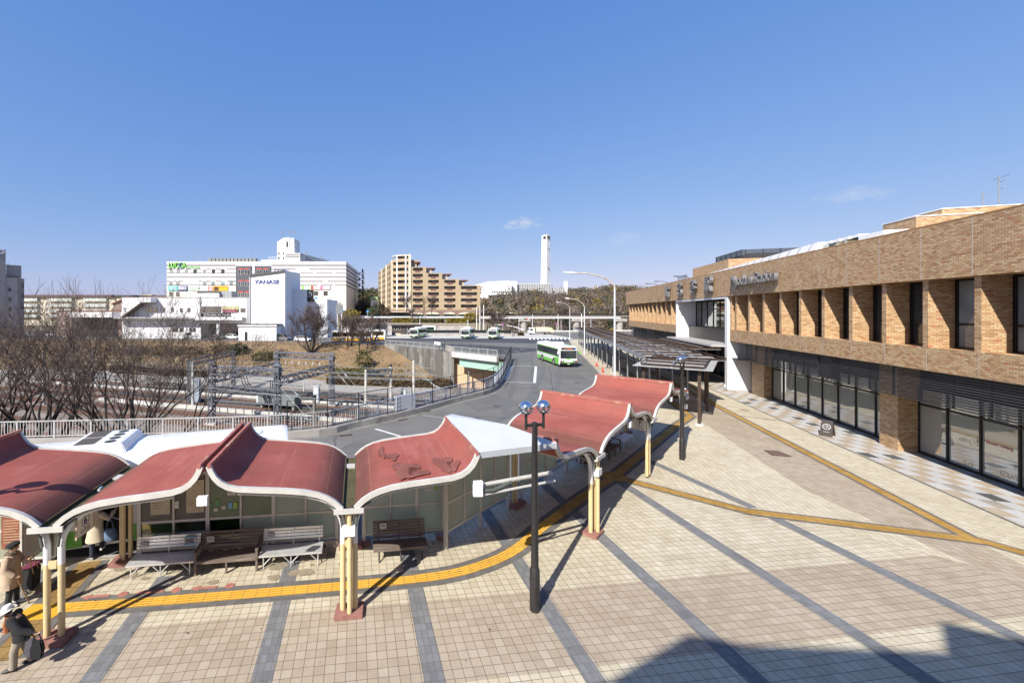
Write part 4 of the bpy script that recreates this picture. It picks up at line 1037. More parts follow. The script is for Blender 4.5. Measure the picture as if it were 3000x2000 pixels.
# ---- globe lamps
def globe_lamp(label, loc, rot):
    t = thing('globe_lamp', label, 'street lamp', (loc[0], loc[1], 0), rot, 'twin globe lamps on dark poles')
    mb = MB(); mb.lathe((0, 0, 0), [(.125, 0), (.125, 1.02), (.105, 1.06), (.095, 1.1), (.07, 4.62), (.075, 4.63), (.075, 4.72), (.03, 4.74)], 16); mb.build('pole', M['lamp_dark'], t, smooth=True)
    mb = MB(); mb.box(-.06, .06, -.135, -.12, .3, .62); mb.build('pole_hatch', M['lamp_dark'], t)
    mb = MB(); mb.bar((-.27, 0, 4.66), (.27, 0, 4.66), .05, .07)
    for sg in (-1, 1): mb.cyl((sg*.245, 0, 0), .035, 4.56, 4.92, 10)
    mb.build('cross_arm', M['lamp_dark'], t)
    for sg in (-1, 1):
        c = (sg*.245, 0, 5.1); prof = lambda a0, a1, r, n: [(max(.002, r*math.sin(a0 + (a1-a0)*i/n)), -r*math.cos(a0 + (a1-a0)*i/n)) for i in range(n+1)]
        mb = MB(); mb.lathe(c, prof(R(95), R(179.5), .178, 10), 24); g = mb.build('globe', M['chrome'], t, smooth=True)
        mb = MB(); mb.lathe(c, prof(R(30), R(95), .176, 8), 24); mb.build('globe_lens', M['clear'], g, smooth=True)
        mb = MB(); mb.lathe(c, [(.03, -.18), (.085, -.152), (.1, -.13), (.06, -.12)], 16); mb.build('globe_base', M['lamp_dark'], g, smooth=True)
        mb = MB(); mb.cyl(c, .04, -.125, .02, 10); mb.build('bulb', pm('bulb_white', (0.75, 0.75, 0.72), .03, 5, .3), g, smooth=True)
    return t
globe_lamp('near dark lamp post with two mirrored globes, in front of the red roofs', (3.17, 10.32), R(14))
globe_lamp('farther dark lamp post with two mirrored globes nearly in line', (13.89, 20.83), R(40))
globe_lamp('dark twin globe lamp out at the left, shading the first red roof', (-10.6, 8.35), R(10))
# ---- steel walkway canopies
SHEET = pm('canopy_sheet', (0.37, 0.37, 0.37), 0.18, 1.2, 0.22, fine=8, stain=(0.24, 0.23, 0.22), cut=(.4, .8))
SHEET2 = glassy('canopy_polycarbonate', (0.55, 0.57, 0.58), 0.22, 0.12)
def frame_canopy(t, x0, x1, y0, y1, z, nx, ny, inset=0.0, sheet=SHEET):
    MB().box(x0, x1, y0, y1, z, z + .035).build('roof_sheet', sheet, t)
    rb = MB(); n = int((x1 - x0)/0.45)
    for i in range(n): rb.box(x0 + (i + .5)*(x1 - x0)/n - .015, x0 + (i + .5)*(x1 - x0)/n + .015, y0 + .02, y1 - .02, z + .036, z + .055)
    rb.build('sheet_ribs', sheet, t)
    a, b, c, d = x0 + inset, x1 - inset, y0 + inset, y1 - inset
    for i in range(nx + 1):
        x = a + (b - a)*i/nx
        m = MB(); m.box(x - .06, x + .06, c, d, z + .08, z + .095); m.box(x - .015, x + .015, c, d, z + .095, z + .185); m.box(x - .06, x + .06, c, d, z + .185, z + .20); m.build('beam', M['brown_steel'], t)
    for j in range(ny + 1):
        y = c + (d - c)*j/ny
        m = MB(); m.box(a, b, y - .045, y + .045, z + .205, z + .26); m.build('purlin', M['grey_steel'] if 0 < j < ny else M['brown_steel'], t)
    hg = MB()
    for i in range(nx + 1):
        for j in range(ny + 1):
            x, y = a + (b - a)*i/nx, c + (d - c)*j/ny
            hg.box(x - .05, x + .05, y - .05, y + .05, z + .036, z + .08)
    hg.build('hangers', M['grey_steel'], t)
def posts(t, pts, z, pipe=True):
    for x, y in pts:
        m = MB(); m.box(x - .09, x + .09, y - .09, y + .09, .12, z); m.build('post', M['brown_steel'], t)
        m = MB(); m.cyl((x, y, 0), .3, 0, .14, 18); m.build('post_footing', M['concrete_pale'], t, bevel=.015)
        if pipe: m = MB(); m.cyl((x - .45, y + .1, 0), .06, 0, z, 8); m.build('downpipe', M['grey_steel'], t)
wk = thing('walkway_canopy', 'long brown steel framed walkway canopy along the kerb before the station', 'canopy', (S0.x, S0.y, 0), STA)
frame_canopy(wk, 13.0, 79.0, 5.7, 11.2, 3.75, 26, 3)
posts(wk, [(14.5 + 4.3*k, o) for k in range(15) for o in (6.5, 10.5)], 3.75)
mb = MB(); mb.box(12.95, 79.05, 11.2, 11.26, 3.66, 4.02); mb.build('fascia', M['grey_steel'], wk)
mb = MB(); mb.box(12.9, 79, 10.42, 10.58, 3.5, 3.74); mb.box(12.9, 79, 6.42, 6.58, 3.5, 3.74); mb.build('edge_beam', M['brown_steel'], wk)
ec = thing('entrance_canopy', 'brown steel canopy joining the walkway to the white entrance portal', 'canopy', (S0.x, S0.y, 0), STA)
frame_canopy(ec, 22.6, 36.6, 2.6, 5.65, 3.85, 8, 2)
posts(ec, [(23.6, 3.4), (29.6, 3.4), (35.6, 3.4)], 3.85, False)
A_ = Vector((15.73, 28.86)); B_ = Vector((19.45, 26.2)); rtn = math.atan2(5.7, 4.62)
nc = thing('walkway_canopy', 'near end bay of the brown canopy with pale ribbed sheet, behind the farther globe lamp', 'canopy', (B_.x, B_.y, 0), rtn)
frame_canopy(nc, 0, 7.3, 0, 4.6, 3.7, 3, 2, .45)
posts(nc, [(0.55, .75), (4.9, .55), (0.6, 4.0), (6.6, 4.0)], 3.7, False)
# ---- tall street lights
def street_light(label, loc, h, arm, rot, r=.11):
    t = thing('street_light', label, 'street light', (loc[0], loc[1], 0), rot, 'tall curved street lights')
    mb = MB(); mb.lathe((0, 0, 0), [(r*1.25, 0), (r*1.2, .5), (r, .55), (r*.72, h - 1.6)], 14); mb.build('pole', pm('light_pole_paint', (0.62, 0.64, 0.66), .06, 2, .45), t, smooth=True)
    pts = [(-arm*(1 - math.cos(a))*1.0, 0, h - 1.6 + 1.6*math.sin(a)) for a in [R(x) for x in range(0, 80, 8)]]
    pts = [(-arm*.82*(k/9)**1.7, 0, h - 1.6 + 1.55*math.sin(k/9*PI/2)) for k in range(10)]
    mb = MB(); mb.tube(pts, [r*.72 - k*.004*r*10*.3 for k in range(10)], 10); mb.build('arm', pm('rusty_arm', (0.52, 0.46, 0.38), .2, 3, .5, stain=(.3, .17, .08)), t, smooth=True)
    e = pts[-1]
    mb = MB(); mb.tube([(e[0] + .1, 0, e[2]), (e[0] - .25, 0, e[2] + .03), (e[0] - arm*.22, 0, e[2] + .08)], [.07, .12, .05], 10); mb.build('lamp_head', M['white'], t, smooth=True)
    mb = MB(); mb.box(-r*1.3, r*1.3, -r*1.3, r*1.3, 0, .05); mb.build('base_plate', M['concrete'], t)
street_light('nearest and tallest white street light at the kerb behind the red roofs', (21.4, 42.6), 11.65, 5.0, R(-5))
street_light('second white street light, beside the moving bus', (30.6, 71.4), 9.9, 3.2, R(-5), .09)
street_light('third white street light at the far end of the walkway', (43.2, 110), 10.1, 3.4, R(-5), .09)
street_light('rusty small street light on the traffic island with dry grass', (36, 134), 7.2, 3.0, R(0), .08)
# ---- cones, a-board, drain covers
def cone(label, loc):
    t = thing('traffic_cone', label, 'traffic cone', (loc[0], loc[1], .02), .3, 'red traffic cones along the kerb')
    mb = MB(); mb.box(-.17, .17, -.17, .17, 0, .04); mb.build('base', M['red'], t)
    mb = MB(); mb.lathe((0, 0, 0), [(.13, .04), (.035, .68), (.02, .69)], 14); mb.build('cone_body', M['red'], t, smooth=True)
cone('red traffic cone farthest of the three, beside the canopy posts', G(1748.5, 1073)); cone('red traffic cone in the middle of the three on the kerb', G(1766, 1090)); cone('red traffic cone nearest the tall street light', G(1793, 1119))
x, y = G(2424, 1276)
t = thing('sign_board', 'dark folding pavement board with a round white mark on the chequered paving', 'sign', (x, y, .017), R(-60))
for sg in (-1, 1):
    m = MB()
    def pt(a, b, th): return (a, sg*(.30 - b*.30) + th, b*.92)
    m.add([(-.29, sg*.30, 0), (.29, sg*.30, 0), (.25, sg*.02, .92), (-.25, sg*.02, .92), (-.29, sg*.27, 0), (.29, sg*.27, 0), (.25, sg*.0, .9), (-.25, 0, .9)], [(0,1,2,3), (7,6,5,4), (0,4,5,1), (1,5,6,2), (2,6,7,3), (3,7,4,0)])
    m.build('panel', pm('board_brown', (0.05, 0.038, 0.032), .1, 3, .5), t)
mb = MB(); pts = []
for k in range(25):
    a = 2*PI*k/24; zz = .55 + .15*math.sin(a); pts.append((.17*math.cos(a), -(.30 - zz/.92*.28) - .006, zz))
mb.tube(pts, .014, 5)
for a, b in (((-.1, .52), (.0, .6)), ((0, .6), (.11, .5)), ((-.08, .6), (.06, .66)), ((-.03, .46), (.05, .56))):
    f = lambda p: (p[0], -(.30 - p[1]/.92*.28) - .006, p[1]); mb.bar(f(a), f(b), .03, .01)
for k in range(4): mb.bar((-.12 + k*.07, -(.30 - .25/.92*.28) - .004, .22), (-.075 + k*.07, -(.30 - .28/.92*.28) - .004, .29), .035, .01)
mb.build('board_mark', M['white'], t)
mb = MB(); mb.bar((-.27, -.15, .45), (-.27, .15, .45), .015); mb.bar((.27, -.15, .45), (.27, .15, .45), .015); mb.build('stay', M['black'], t)
mb = MB(); q = [G(2238, 1319), G(2281, 1322), G(2319, 1338), G(2264, 1334.5)]; mb.poly(xy(q, .019)); struct('drain_cover', mb, pm('drain_brown', (0.16, 0.10, 0.075), .25, 10, .7))
mb = MB(); q = [G(2238, 1319), G(2281, 1322), G(2319, 1338), G(2264, 1334.5)]
for i in range(4): mb.bar((*q[i], .02), (*q[(i+1) % 4], .02), .05, .006)
struct('drain_frame', mb, M['black'])
mb = MB()
for u, v in ((1013, 1275), (1180, 1229)):
    o = Vector(G(u, v, ZR)); dvv = Vector((.96, .3)) if u < 1100 else Vector((.8, .55)); nn = Vector((-dvv.y, dvv.x))
    mb.poly(xy([o - dvv*.4 - nn*.14, o + dvv*.4 - nn*.14, o + dvv*.4 + nn*.14, o - dvv*.4 + nn*.14], ZR + .012))
struct('road_gully', mb, pm('gully_iron', (0.06, 0.035, 0.025), .25, 9, .8))
mb = MB(); o = SO(13.5, 4.3); mb.poly(xy([o + Vector((.3*math.cos(k*.45), .3*math.sin(k*.45))) for k in range(14)], .019)); struct('manhole_cover', mb, pm('manhole', (0.35, 0.28, 0.2), .4, 14, .6, stain=(.1, .12, .2)))
# expansion joint across the paving
mb = MB(); ribbon([P4 + c2v*3 + r2*1.4, SO(13.0, 10.2), SO(10.5, 3.3)], .14, .018, mb); struct('paving_joint', mb, pm('joint_grey', (0.2, .19, .175), .15, 3, .8))

# ---- white railing with balusters along the road edge
def railing(name, label, pts, h, gap, z0, cat='railing', step=0.165, post=2.0, mat=None):
    mat = mat or M['rail_white']
    t = thing(name, label, cat, (0, 0, 0))
    P = [Vector(p[:2]) for p in pts]; L = [0]
    for a, b in zip(P[:-1], P[1:]): L.append(L[-1] + (b - a).length)
    def at(d):
        for i in range(len(P)-1):
            if d <= L[i+1] + 1e-6: return P[i].lerp(P[i+1], (d - L[i])/(L[i+1] - L[i]))
        return P[-1]
    tot = L[-1]; n = max(1, round(tot/post)); bl = MB(); top = MB(); bot = MB()
    for i in range(n + 1):
        p = at(tot*i/n); q = at(min(tot, tot*i/n + .1)); a = math.atan2(*(q - p).yx) if (q - p).length > 0 else 0
        m = MB(); m.cbox((p.x, p.y, z0 + h/2 - .02), .09, .07, h - .04, a); m.build('post', mat, t)
    for i in range(n):
        a, b = at(tot*i/n), at(tot*(i+1)/n)
        top.bar((*a, z0 + h - .03), (*b, z0 + h - .03), .09, .055); bot.bar((*a, z0 + gap), (*b, z0 + gap), .05, .045)
        k = max(2, int((b - a).length/step))
        for j in range(1, k):
            p = a.lerp(b, j/k); bl.bar((*p, z0 + gap), (*p, z0 + h - .05), .03, .022)
    top.build('top_rail', mat, t); bot.build('bottom_rail', mat, t); bl.build('balusters', mat, t)
    return t
M['rail_white'] = pm('railing_paint', (0.47, 0.465, 0.45), .12, 2.5, .5, stain=(.45, .36, .27), cut=(.42, .9))
M['rail_blue'] = pm('railing_blue_grey', (0.42, 0.46, 0.54), .12, 2.5, .5, stain=(.30, .28, .26))
FLr = [Vector(p) for p in FLs]
def off(pts, o):
    out = []
    for i, p in enumerate(pts):
        d = (pts[min(i+1, len(pts)-1)] - pts[max(i-1, 0)]).normalized(); out.append(p + Vector((-d.y, d.x))*o)
    return out
i1 = min(range(len(FLr)), key=lambda i: abs(FLr[i].x + 3.0)); i2 = min(range(len(FLr)), key=lambda i: abs(FLr[i].x - .9))
i0 = min(range(len(FLr)), key=lambda i: abs(FLr[i].x + 40))
railing('white_railing', 'weathered white railing beyond the white bus roof, along the road edge', off(FLr[i0:i1+1], .08), 1.0, .12, .28)
a_, b_ = FLr[i1], FLr[i2]
pa = [Vector((-3.0, 27.75)), Vector((-1.2, 29.4))]; 
railing('grey_railing', 'blue grey railing curving up to the pale concrete panel', [FLr[i1] + Vector((0.05, .1)), Vector((-.95, 29.75))], 1.0, .12, .28, mat=M['rail_blue'])
pan = thing('concrete_panel', 'pale rectangular concrete panel set into the road edge railing', 'wall', (-.3, 30.25, .28), math.atan2(3.6, 3.9))
MB().box(-.95, .95, -.14, .14, 0, 1.12).build('panel', pm('panel_pale', (0.55, 0.57, 0.60), .06, 1.2, .7), pan, bevel=.02)
railing('grey_railing', 'blue grey railing bending round the corner under the dark mesh fence', [Vector((.42, 30.95))] + off(FLr[i2+1:], .08)[:], 1.0, .12, .28, mat=M['rail_blue'])
# ---- dark mesh fence in front of the railing
def mesh_fence(label, pts, h, z0, post=2.4, grid=.28):
    t = thing('mesh_fence', label, 'fence', (0, 0, 0))
    P = [Vector(p[:2]) for p in pts]; L = [0]
    for a, b in zip(P[:-1], P[1:]): L.append(L[-1] + (b - a).length)
    def at(d):
        for i in range(len(P)-1):
            if d <= L[i+1] + 1e-6: return P[i].lerp(P[i+1], (d - L[i])/(L[i+1] - L[i]))
        return P[-1]
    tot = L[-1]; n = max(1, round(tot/post)); me = MB(); rl = MB()
    for i in range(n + 1):
        p = at(tot*i/n); m = MB(); m.cyl((p.x, p.y, z0), .035, 0, h, 8); m.build('post', M['black'], t)
    for i in range(n):
        a, b = at(tot*i/n), at(tot*(i+1)/n)
        for z in (.1, h - .02): rl.bar((*a, z0 + z), (*b, z0 + z), .035)
        z = .1 + grid
        while z < h - .1: me.bar((*a, z0 + z), (*b, z0 + z), .007); z += grid
        k = int((b - a).length/grid)
        for j in range(1, k): q = a.lerp(b, j/k); me.bar((*q, z0 + .1), (*q, z0 + h - .04), .007)
    rl.build('rails', M['black'], t); me.build('mesh', M['black'], t)
    return t
im = min(range(len(FLr)), key=lambda i: abs(FLr[i].x + 7.4))
mesh_fence('dark wire mesh fence standing inside the road edge railing, up to the far corner', off(FLr[im:], -.1), 1.85, .28)
mesh_fence('dark mesh fence along the bridge side of the terminal road', [(16.2, 65.4), (14.4, 68.6), (7.2, 77.5), (5.0, 82.5)], 1.85, 0.0)
sg_ = thing('notice_board', 'blank white notice on the dark mesh fence by the terminal', 'sign', (5.6, 81.0, 1.3), math.atan2(5, -2.2)); MB().box(-1.3, 1.3, -.03, .0, -.3, .32).build('board', M['white'], sg_)
# ---- retaining wall and road bridge over the tracks
rw = thing('retaining_wall', 'tall stained concrete retaining wall holding up the bus terminal', 'wall', (0, 0, 0))
a, b, c = (-5.5, 94.7), (7.2, 79.0), (8.07, 75.6)
def vwall(pts, z0, z1, th): return wall_line(pts, th, z0, z1)
vwall([a, b], -6.8, .1, .5).build('wall_face', M['concrete_old'], rw); vwall([b, c], -6.8, .1, .5).build('wall_face', M['concrete_old'], rw)
mb = MB(); d_ = (Vector(b) - Vector(a)).normalized(); nn = Vector((d_.y, -d_.x))*-1
for k in (.42, .78): p = Vector(a).lerp(Vector(b), k); mb.cbox((p.x - .18, p.y - .2, -3.2), .12, .2, 6.4, math.atan2(d_.y, d_.x))
mb.build('wall_joint', pm('wall_joint', (.12, .11, .10), .2), rw)
vwall([b, c], .1, 1.15, .4).build('wall_pier', M['concrete'], rw)
railing('white_railing', 'white railing on top of the stained retaining wall', [a, (6.3, 80.1)], 1.05, .12, .1, step=.24)
railing('white_railing', 'white railing over the pale green bridge girder', [(8.3, 75.3), (14.6, 67.8)], 1.05, .12, .18, step=.24)
br = thing('road_bridge', 'short road bridge with a pale green steel girder and white concrete edge over the tracks', 'bridge', (0, 0, 0))
vwall([(8.07, 75.6), (14.66, 67.7)], -.75, .17, .6).build('deck_edge', pm('deck_concrete', (0.56, .55, .52), .12, 1, .8, stain=(.3, .28, .26)), br)
mb = wall_line([(9.3, 75.0), (15.6, 67.5)], .12, -2.3, -.76); wall_line([(9.3, 75.0), (15.6, 67.5)], .5, -2.36, -2.28, mb); mb.build('girder', pm('mint_girder', (0.33, 0.50, 0.42), .06, 1, .5), br)
mb = MB(); t_ = Vector((.954, -.298)); p0 = Vector((8.2, 77.0)); mb.add([(*p0, -6.6), (*(p0 + t_*30), -6.6), (*(p0 + t_*30), -.9), (*p0, -.9)], [(0,1,2,3)])
mb.build('abutment', pm('beige_abutment', (0.62, 0.44, 0.28), .05, .8, .8, fine=5), br)
mb = MB(); mb.tube([(10.6, 74.2, -.9), (10.6, 74.2, -2.6), (10.9, 74.6, -2.9), (10.9, 74.6, -6.5)], .12, 8); mb.build('drain_pipe', M['grey_steel'], br)
mb = MB(); mb.add([(*(p0 + t_*.2 + Vector((-.1, -.2))), -1.9), (*(p0 + t_*26 + Vector((-.1, -.2))), -1.9), (*(p0 + t_*26 + Vector((-.1, -.2))), -1.75), (*(p0 + t_*.2 + Vector((-.1, -.2))), -1.75)], [(0, 1, 2, 3)]); mb.build('abutment_ledge', pm('ledge_brown', (.2, .13, .09), .1), br)
# ---- vehicles (local x forward)
GRN = pm('bus_green', (0.16, 0.50, 0.055), .05, 1.5, .3, fine=10, coat=.3)
GRN2 = pm('bus_green_deep', (0.05, 0.33, 0.09), .05, 1.5, .3, fine=10, coat=.3)
WHT = pm('bus_white', (0.80, 0.80, 0.79), .03, .8, .3, fine=9, coat=.2)
YEL = pm('bus_amber', (0.72, 0.36, 0.03), .06, 1.5, .35, fine=10)
BLKT = pm('bus_dark_trim', (0.02, 0.02, 0.022), .1, 4, .4)
BGL = darkglass('bus_glass', (0.025, 0.03, 0.033), .05, .8)
WGL = glassy('windscreen_glass', (0.40, 0.45, 0.45), .05)
AMB = pm('indicator', (0.75, 0.22, 0.02), .05, 4, .3); LMP = pm('headlamp', (0.75, 0.75, 0.72), .05, 4, .15)
HUB = pm('wheel_hub', (0.45, 0.45, 0.46), .15, 6, .4, metal=.5)
def wheel(par, x, y, r, w, side, hub=HUB):
    mb = MB(); rings = []
    for rr, yy in ((r*.62, -w/2), (r*.93, -w/2), (r, -w*.32), (r, w*.32), (r*.93, w/2), (r*.62, w/2)):
        rings.append([(x + rr*math.cos(2*PI*k/18), y + yy, r + rr*math.sin(2*PI*k/18)) for k in range(18)])
    mb.loft(rings); wv = mb.build('wheel', M['rubber'], par, smooth=True)
    mb = MB(); yo = y + side*w/2
    mb.loft([[(x + rr*math.cos(2*PI*k/14), yo + side*dd, r + rr*math.sin(2*PI*k/14)) for k in range(14)] for rr, dd in ((r*.6, .004), (r*.5, -.02), (r*.22, .02), (r*.02, .022))]); mb.build('hub', hub, wv)
def busbody(L, W, z0, z1, crown=.10):
    h = W/2; sec = [(-h + .03, z0), (-h, z0 + .1), (-h, z1 - .42), (-h + .035, z1 - .18), (-h + .13, z1 - .05), (-h + .34, z1), (0, z1 + crown*.35)]
    sec = sec + [(-y, z) for y, z in reversed(sec[:-1])]
    rings = []
    for x, k in ((-L/2, .955), (-L/2 + .06, .985), (-L/2 + .2, 1.0), (L/2 - .35, 1.0), (L/2 - .12, .985), (L/2 - .02, .955), (L/2, .93)):
        rings.append([(x, y*(k if abs(y) > h*.5 else 1), z0 + (z - z0)*(1 - (1-k)*.35)) for y, z in sec])
    return rings
def make_bus(label, loc, rot, scheme='g', dest=None, door=False, ac=True, group='green and white city buses', z=ZR, name='city_bus', fast=False):
    t = thing(name, label, 'bus', (loc[0], loc[1], z), rot, group)
    L, W, h = 10.4, 2.46, 1.23
    col = {'g': GRN, 'd': GRN2, 'y': YEL}[scheme]
    mb = MB(); mb.loft(busbody(L, W, .32, 2.92)); mb.build('body', WHT, t, smooth=50)
    # painted bands as thin proud skins
    bn = MB()
    for sg in (-1, 1):
        y0, y1 = (sg*h, sg*(h + .006)); y0, y1 = min(y0, y1), max(y0, y1)
        bn.box(-L/2 + .22, L/2 - .36, y0, y1, .36, .84 if scheme != 'y' else .95)
        bn.box(-L/2 + .22, L/2 - .36, y0, y1, 1.34, 1.47); bn.box(-L/2 + .22, L/2 - .36, y0, y1, 2.42, 2.52)
        if scheme != 'y':
            bn.add([(L/2 - 1.0, sg*(h + .006), .84), (L/2 - .36, sg*(h + .006), .84), (L/2 - .36, sg*(h + .006), 1.34), (L/2 - 1.9 , sg*(h + .006), 1.2), (L/2 - 2.6, sg*(h + .006), .84)], [(0, 1, 2, 3, 4)] if sg < 0 else [(4, 3, 2, 1, 0)])
    bn.build('side_band', col, t)
    gl = MB()
    for sg in (-1, 1):
        y0, y1 = sorted((sg*h, sg*(h + .008))); gl.box(-L/2 + .3, L/2 - .45, y0, y1, 1.472, 2.418)
    gw = gl.build('side_window', BGL, t)
    mu = MB()
    for sg in (-1, 1):
        y0, y1 = sorted((sg*(h + .008), sg*(h + .012)))
        for k in range(1, 7): mu.box(-L/2 + .3 + k*1.36, -L/2 + .34 + k*1.36, y0, y1, 1.49, 2.4)
        for k in range(7): mu.box(-L/2 + .36 + k*1.36, -L/2 + 1.6 + k*1.36, y0, y1, 2.08, 2.1)
    mu.build('window_frame', BLKT, gw)
    # front mask
    fx = L/2
    f = MB()
    f.loft([[(fx - .34 + .36*(1 - (abs(y)/h)**6*.35) + e, y*.955, zz) for y in [h*(-1 + k/6) for k in range(13)]] for zz, e in ((.36, -.01), (.9, 0), (1.3, .0), (2.3, -.02), (2.75, -.04), (2.9, -.16))], caps=False, closed=False)
    fm = f.build('front_mask', col if scheme != 'y' else YEL, t, smooth=60)
    mx = fx + .03
    m = MB(); m.box(fx - .02, mx, -h*.9, h*.9, 1.22, 2.32); m.build('windscreen', BGL, t, bevel=.015)
    m = MB(); m.box(mx + .001, mx + .006, -h*.75, h*.75, 1.3, 1.34); m.bar((mx + .008, -.2, 1.28), (mx + .01, -.95, 1.42), .02); m.bar((mx + .008, .8, 1.28), (mx + .01, .1, 1.4), .02); m.build('wiper', BLKT, t)
    m = MB(); m.box(fx - .03, fx + .028, -h*.82, h*.72, 2.42, 2.72); d = m.build('destination_display', BLKT, t, bevel=.008)
    if dest:
        text(dest, .23, pm('led_orange', (0.75, .17, .02), .05), d, (fx + .031, .0, 2.57), (PI/2, 0, PI/2), .001)
    m = MB(); m.box(fx - .02, fx + .03, h*.70, h*.86, 2.43, 2.7); m.build('access_badge', pm('badge_blue', (.03, .2, .6), .05), t)
    if scheme != 'y':
        m = MB(); m.add([(fx + .031, -h*.93, 1.2), (fx + .031, h*.93, 1.2), (fx + .031, h*.93, .98), (fx + .031, h*.5, .92), (fx + .031, h*.32, .72), (fx + .031, -h*.32, .72), (fx + .031, -h*.5, .92), (fx + .031, -h*.93, .98)], [tuple(range(8))]); m.build('front_band', WHT, t)
        m = MB(); m.add([(fx + .034, -.4, 1.2), (fx + .034, .4, 1.2), (fx + .034, 0, 1.03)], [(0, 1, 2)]); m.build('front_chevron', col, t)
    m = MB(); m.box(fx - .1, fx + .06, -h*.97, h*.97, .33, .62); m.build('bumper', BLKT, t, bevel=.03)
    m = MB(); m.box(fx + .06, fx + .07, -.22, .22, .38, .56); pl = m.build('number_plate', pm('plate_green', (.03, .13, .06), .05), t); m = MB(); m.box(fx + .0705, fx + .072, -.15, .15, .42, .50); m.build('plate_digits', WHT, pl)
    for sg in (-1, 1):
        y0, y1 = sorted((sg*h*.55, sg*h*.93)); m = MB(); m.box(fx - .05, fx + .045, y0, y1, .66, .90); hl = m.build('headlight', BLKT, t, bevel=.01)
        m = MB(); m.cyl((0, 0, 0), .07, 0, .01, 12); o = m.build('lamp', LMP, hl); o.rotation_euler = (0, PI/2, 0); o.location = (fx + .046, sg*h*.68, .78)
        m = MB(); m.box(fx - .04, fx + .05, min(sg*h*.86, sg*h*.95), max(sg*h*.86, sg*h*.95), .78, .9); m.build('indicator', AMB, hl)
        m = MB(); m.tube([(fx - .05, sg*(h - .05), 2.55), (fx + .12, sg*(h + .2), 2.5), (fx + .15, sg*(h + .24), 2.2)], .03, 6); m.box(fx + .09, fx + .17, sg*(h + .24) - .1, sg*(h + .24) + .1, 1.85, 2.22); m.build('mirror', WHT if sg < 0 else col, t)
    m = MB(); m.box(fx - .5, fx - .18, -.45, .45, 2.9, 3.02); m.build('roof_fairing', col, t, bevel=.03)
    for x in (L/2 - 2.35, -L/2 + 2.9):
        for sg in (-1, 1):
            m = MB(); m.loft([[(x + rr*math.cos(a), sg*(h + .009), .5 + rr*math.sin(a)) for a in [PI*k/10 for k in range(11)]] + [(x - .58, sg*(h + .009), .34), (x + .58, sg*(h + .009), .34)] for rr in (.58,)] + [[(x + rr*math.cos(a), sg*(h - .2), .5 + rr*math.sin(a)) for a in [PI*k/10 for k in range(11)]] + [(x - .58, sg*(h - .2), .34), (x + .58, sg*(h - .2), .34)] for rr in (.58,)]); m.build('wheel_arch', BLKT, t)
            wheel(t, x, sg*(h - .12), .48, .27, sg)
    if ac:
        m = MB(); m.loft([[(x, y, zz) for x, y, zz in ((a, -s, 2.9), (b, -s, 2.9), (b, s, 2.9), (a, s, 2.9))] for a, b, s in ((-.95, 1.05, .98), )] + [[(x, y, 3.16) for x, y in ((-.8, -.9), (.75, -.9), (.75, .9), (-.8, .9))], [(x, y, 3.19) for x, y in ((-.7, -.8), (.6, -.8), (.6, .8), (-.7, .8))]]); a_ = m.build('air_conditioner', WHT, t, bevel=.03)
        m = MB(); m.box(.02, .58, -.78, -.04, 3.19, 3.2); m.box(.02, .58, .04, .78, 3.19, 3.2); m.build('intake_grille', pm('grille_brown', (.09, .075, .06), .25, 20, .7), a_)
        for k in range(4):
            c = (-.38, -.6 + k*.4, 3.19); m = MB(); m.cyl(c, .165, 0, .006, 18); fn = m.build('fan', pm('fan_dark', (.05, .05, .05), .2, 10, .6), a_)
            # fan guard pieces joined to the fan dish
    m = MB(); m.lathe((-3.9, 0, 2.93), [(.42, -.02), (.40, .05), (.3, .085), (.02, .1)], 24); m.build('roof_hatch', WHT, t, smooth=True)
    m = MB(); m.box(-L/2 - .012, -L/2 + .03, -h*.86, h*.86, 1.55, 2.6); m.build('rear_window', BGL, t)
    m = MB(); m.box(-L/2 - .03, -L/2 + .08, -h*.93, h*.93, .34, .62); m.build('rear_bumper', BLKT, t)
    return t
hd = Vector((-.955, -.297)); rt_ = Vector((-4.62, 15.62)); cn = rt_ + hd*5.2
bus1 = make_bus('white roofed green city bus at the number 6 stop, its roof above the red shelter', (cn.x, cn.y), math.atan2(hd.y, hd.x), ac=True); bus1.scale = (1, 1, 1.065)
for q in kids(bus1):
    if q.name.startswith('air_conditioner'): q.location.x += .75
# open middle door and boarding details on its left side (towards the plaza)
H_ = 1.23
lx = None
def bus_local(bus, p):
    a = bus.rotation_euler[2]; d = Vector((p[0] - bus.location.x, p[1] - bus.location.y)); return (d.x*math.cos(a) + d.y*math.sin(a), -d.x*math.sin(a) + d.y*math.cos(a))
lx, ly = bus_local(bus1, (-9.45, 12.7))
mb = MB(); mb.box(lx - .62, lx + .62, H_ + .009, H_ + .02, .36, 2.4); dr_ = mb.build('door', pm('door_void', (.012, .012, .014), .1), bus1)
mb = MB(); mb.box(lx - .6, lx + .6, H_ + .02, H_ + .05, .36, .42); mb.tube([(lx - .5, H_ + .05, 1.0), (lx + .1, H_ + .05, 1.25)], .02, 6); mb.build('door_step', M['alu'], dr_)
for dx in (-.9, 1.0):
    mb = MB(); mb.box(lx + dx - .22, lx + dx + .22, H_ + .008, H_ + .014, .9, 2.3); mb.build('door_panel', WHT, bus1)
text('入口', .2, GRN2, bus1, (lx - .98, H_ + .018, 2.1), (PI/2, 0, PI), .001); text('バス', .2, GRN2, bus1, (lx + 1.6, H_ + .012, 1.22), (PI/2, 0, PI), .001); text('BUS', .17, GRN2, bus1, (lx + 1.6, H_ + .012, 1.0), (PI/2, 0, PI), .001)
make_bus('green and white bus driving towards the plaza in the middle of the road', (22.05, 61.7), R(-90.5), dest='13 学園都市')
h2 = math.atan2(-.953, -.30)
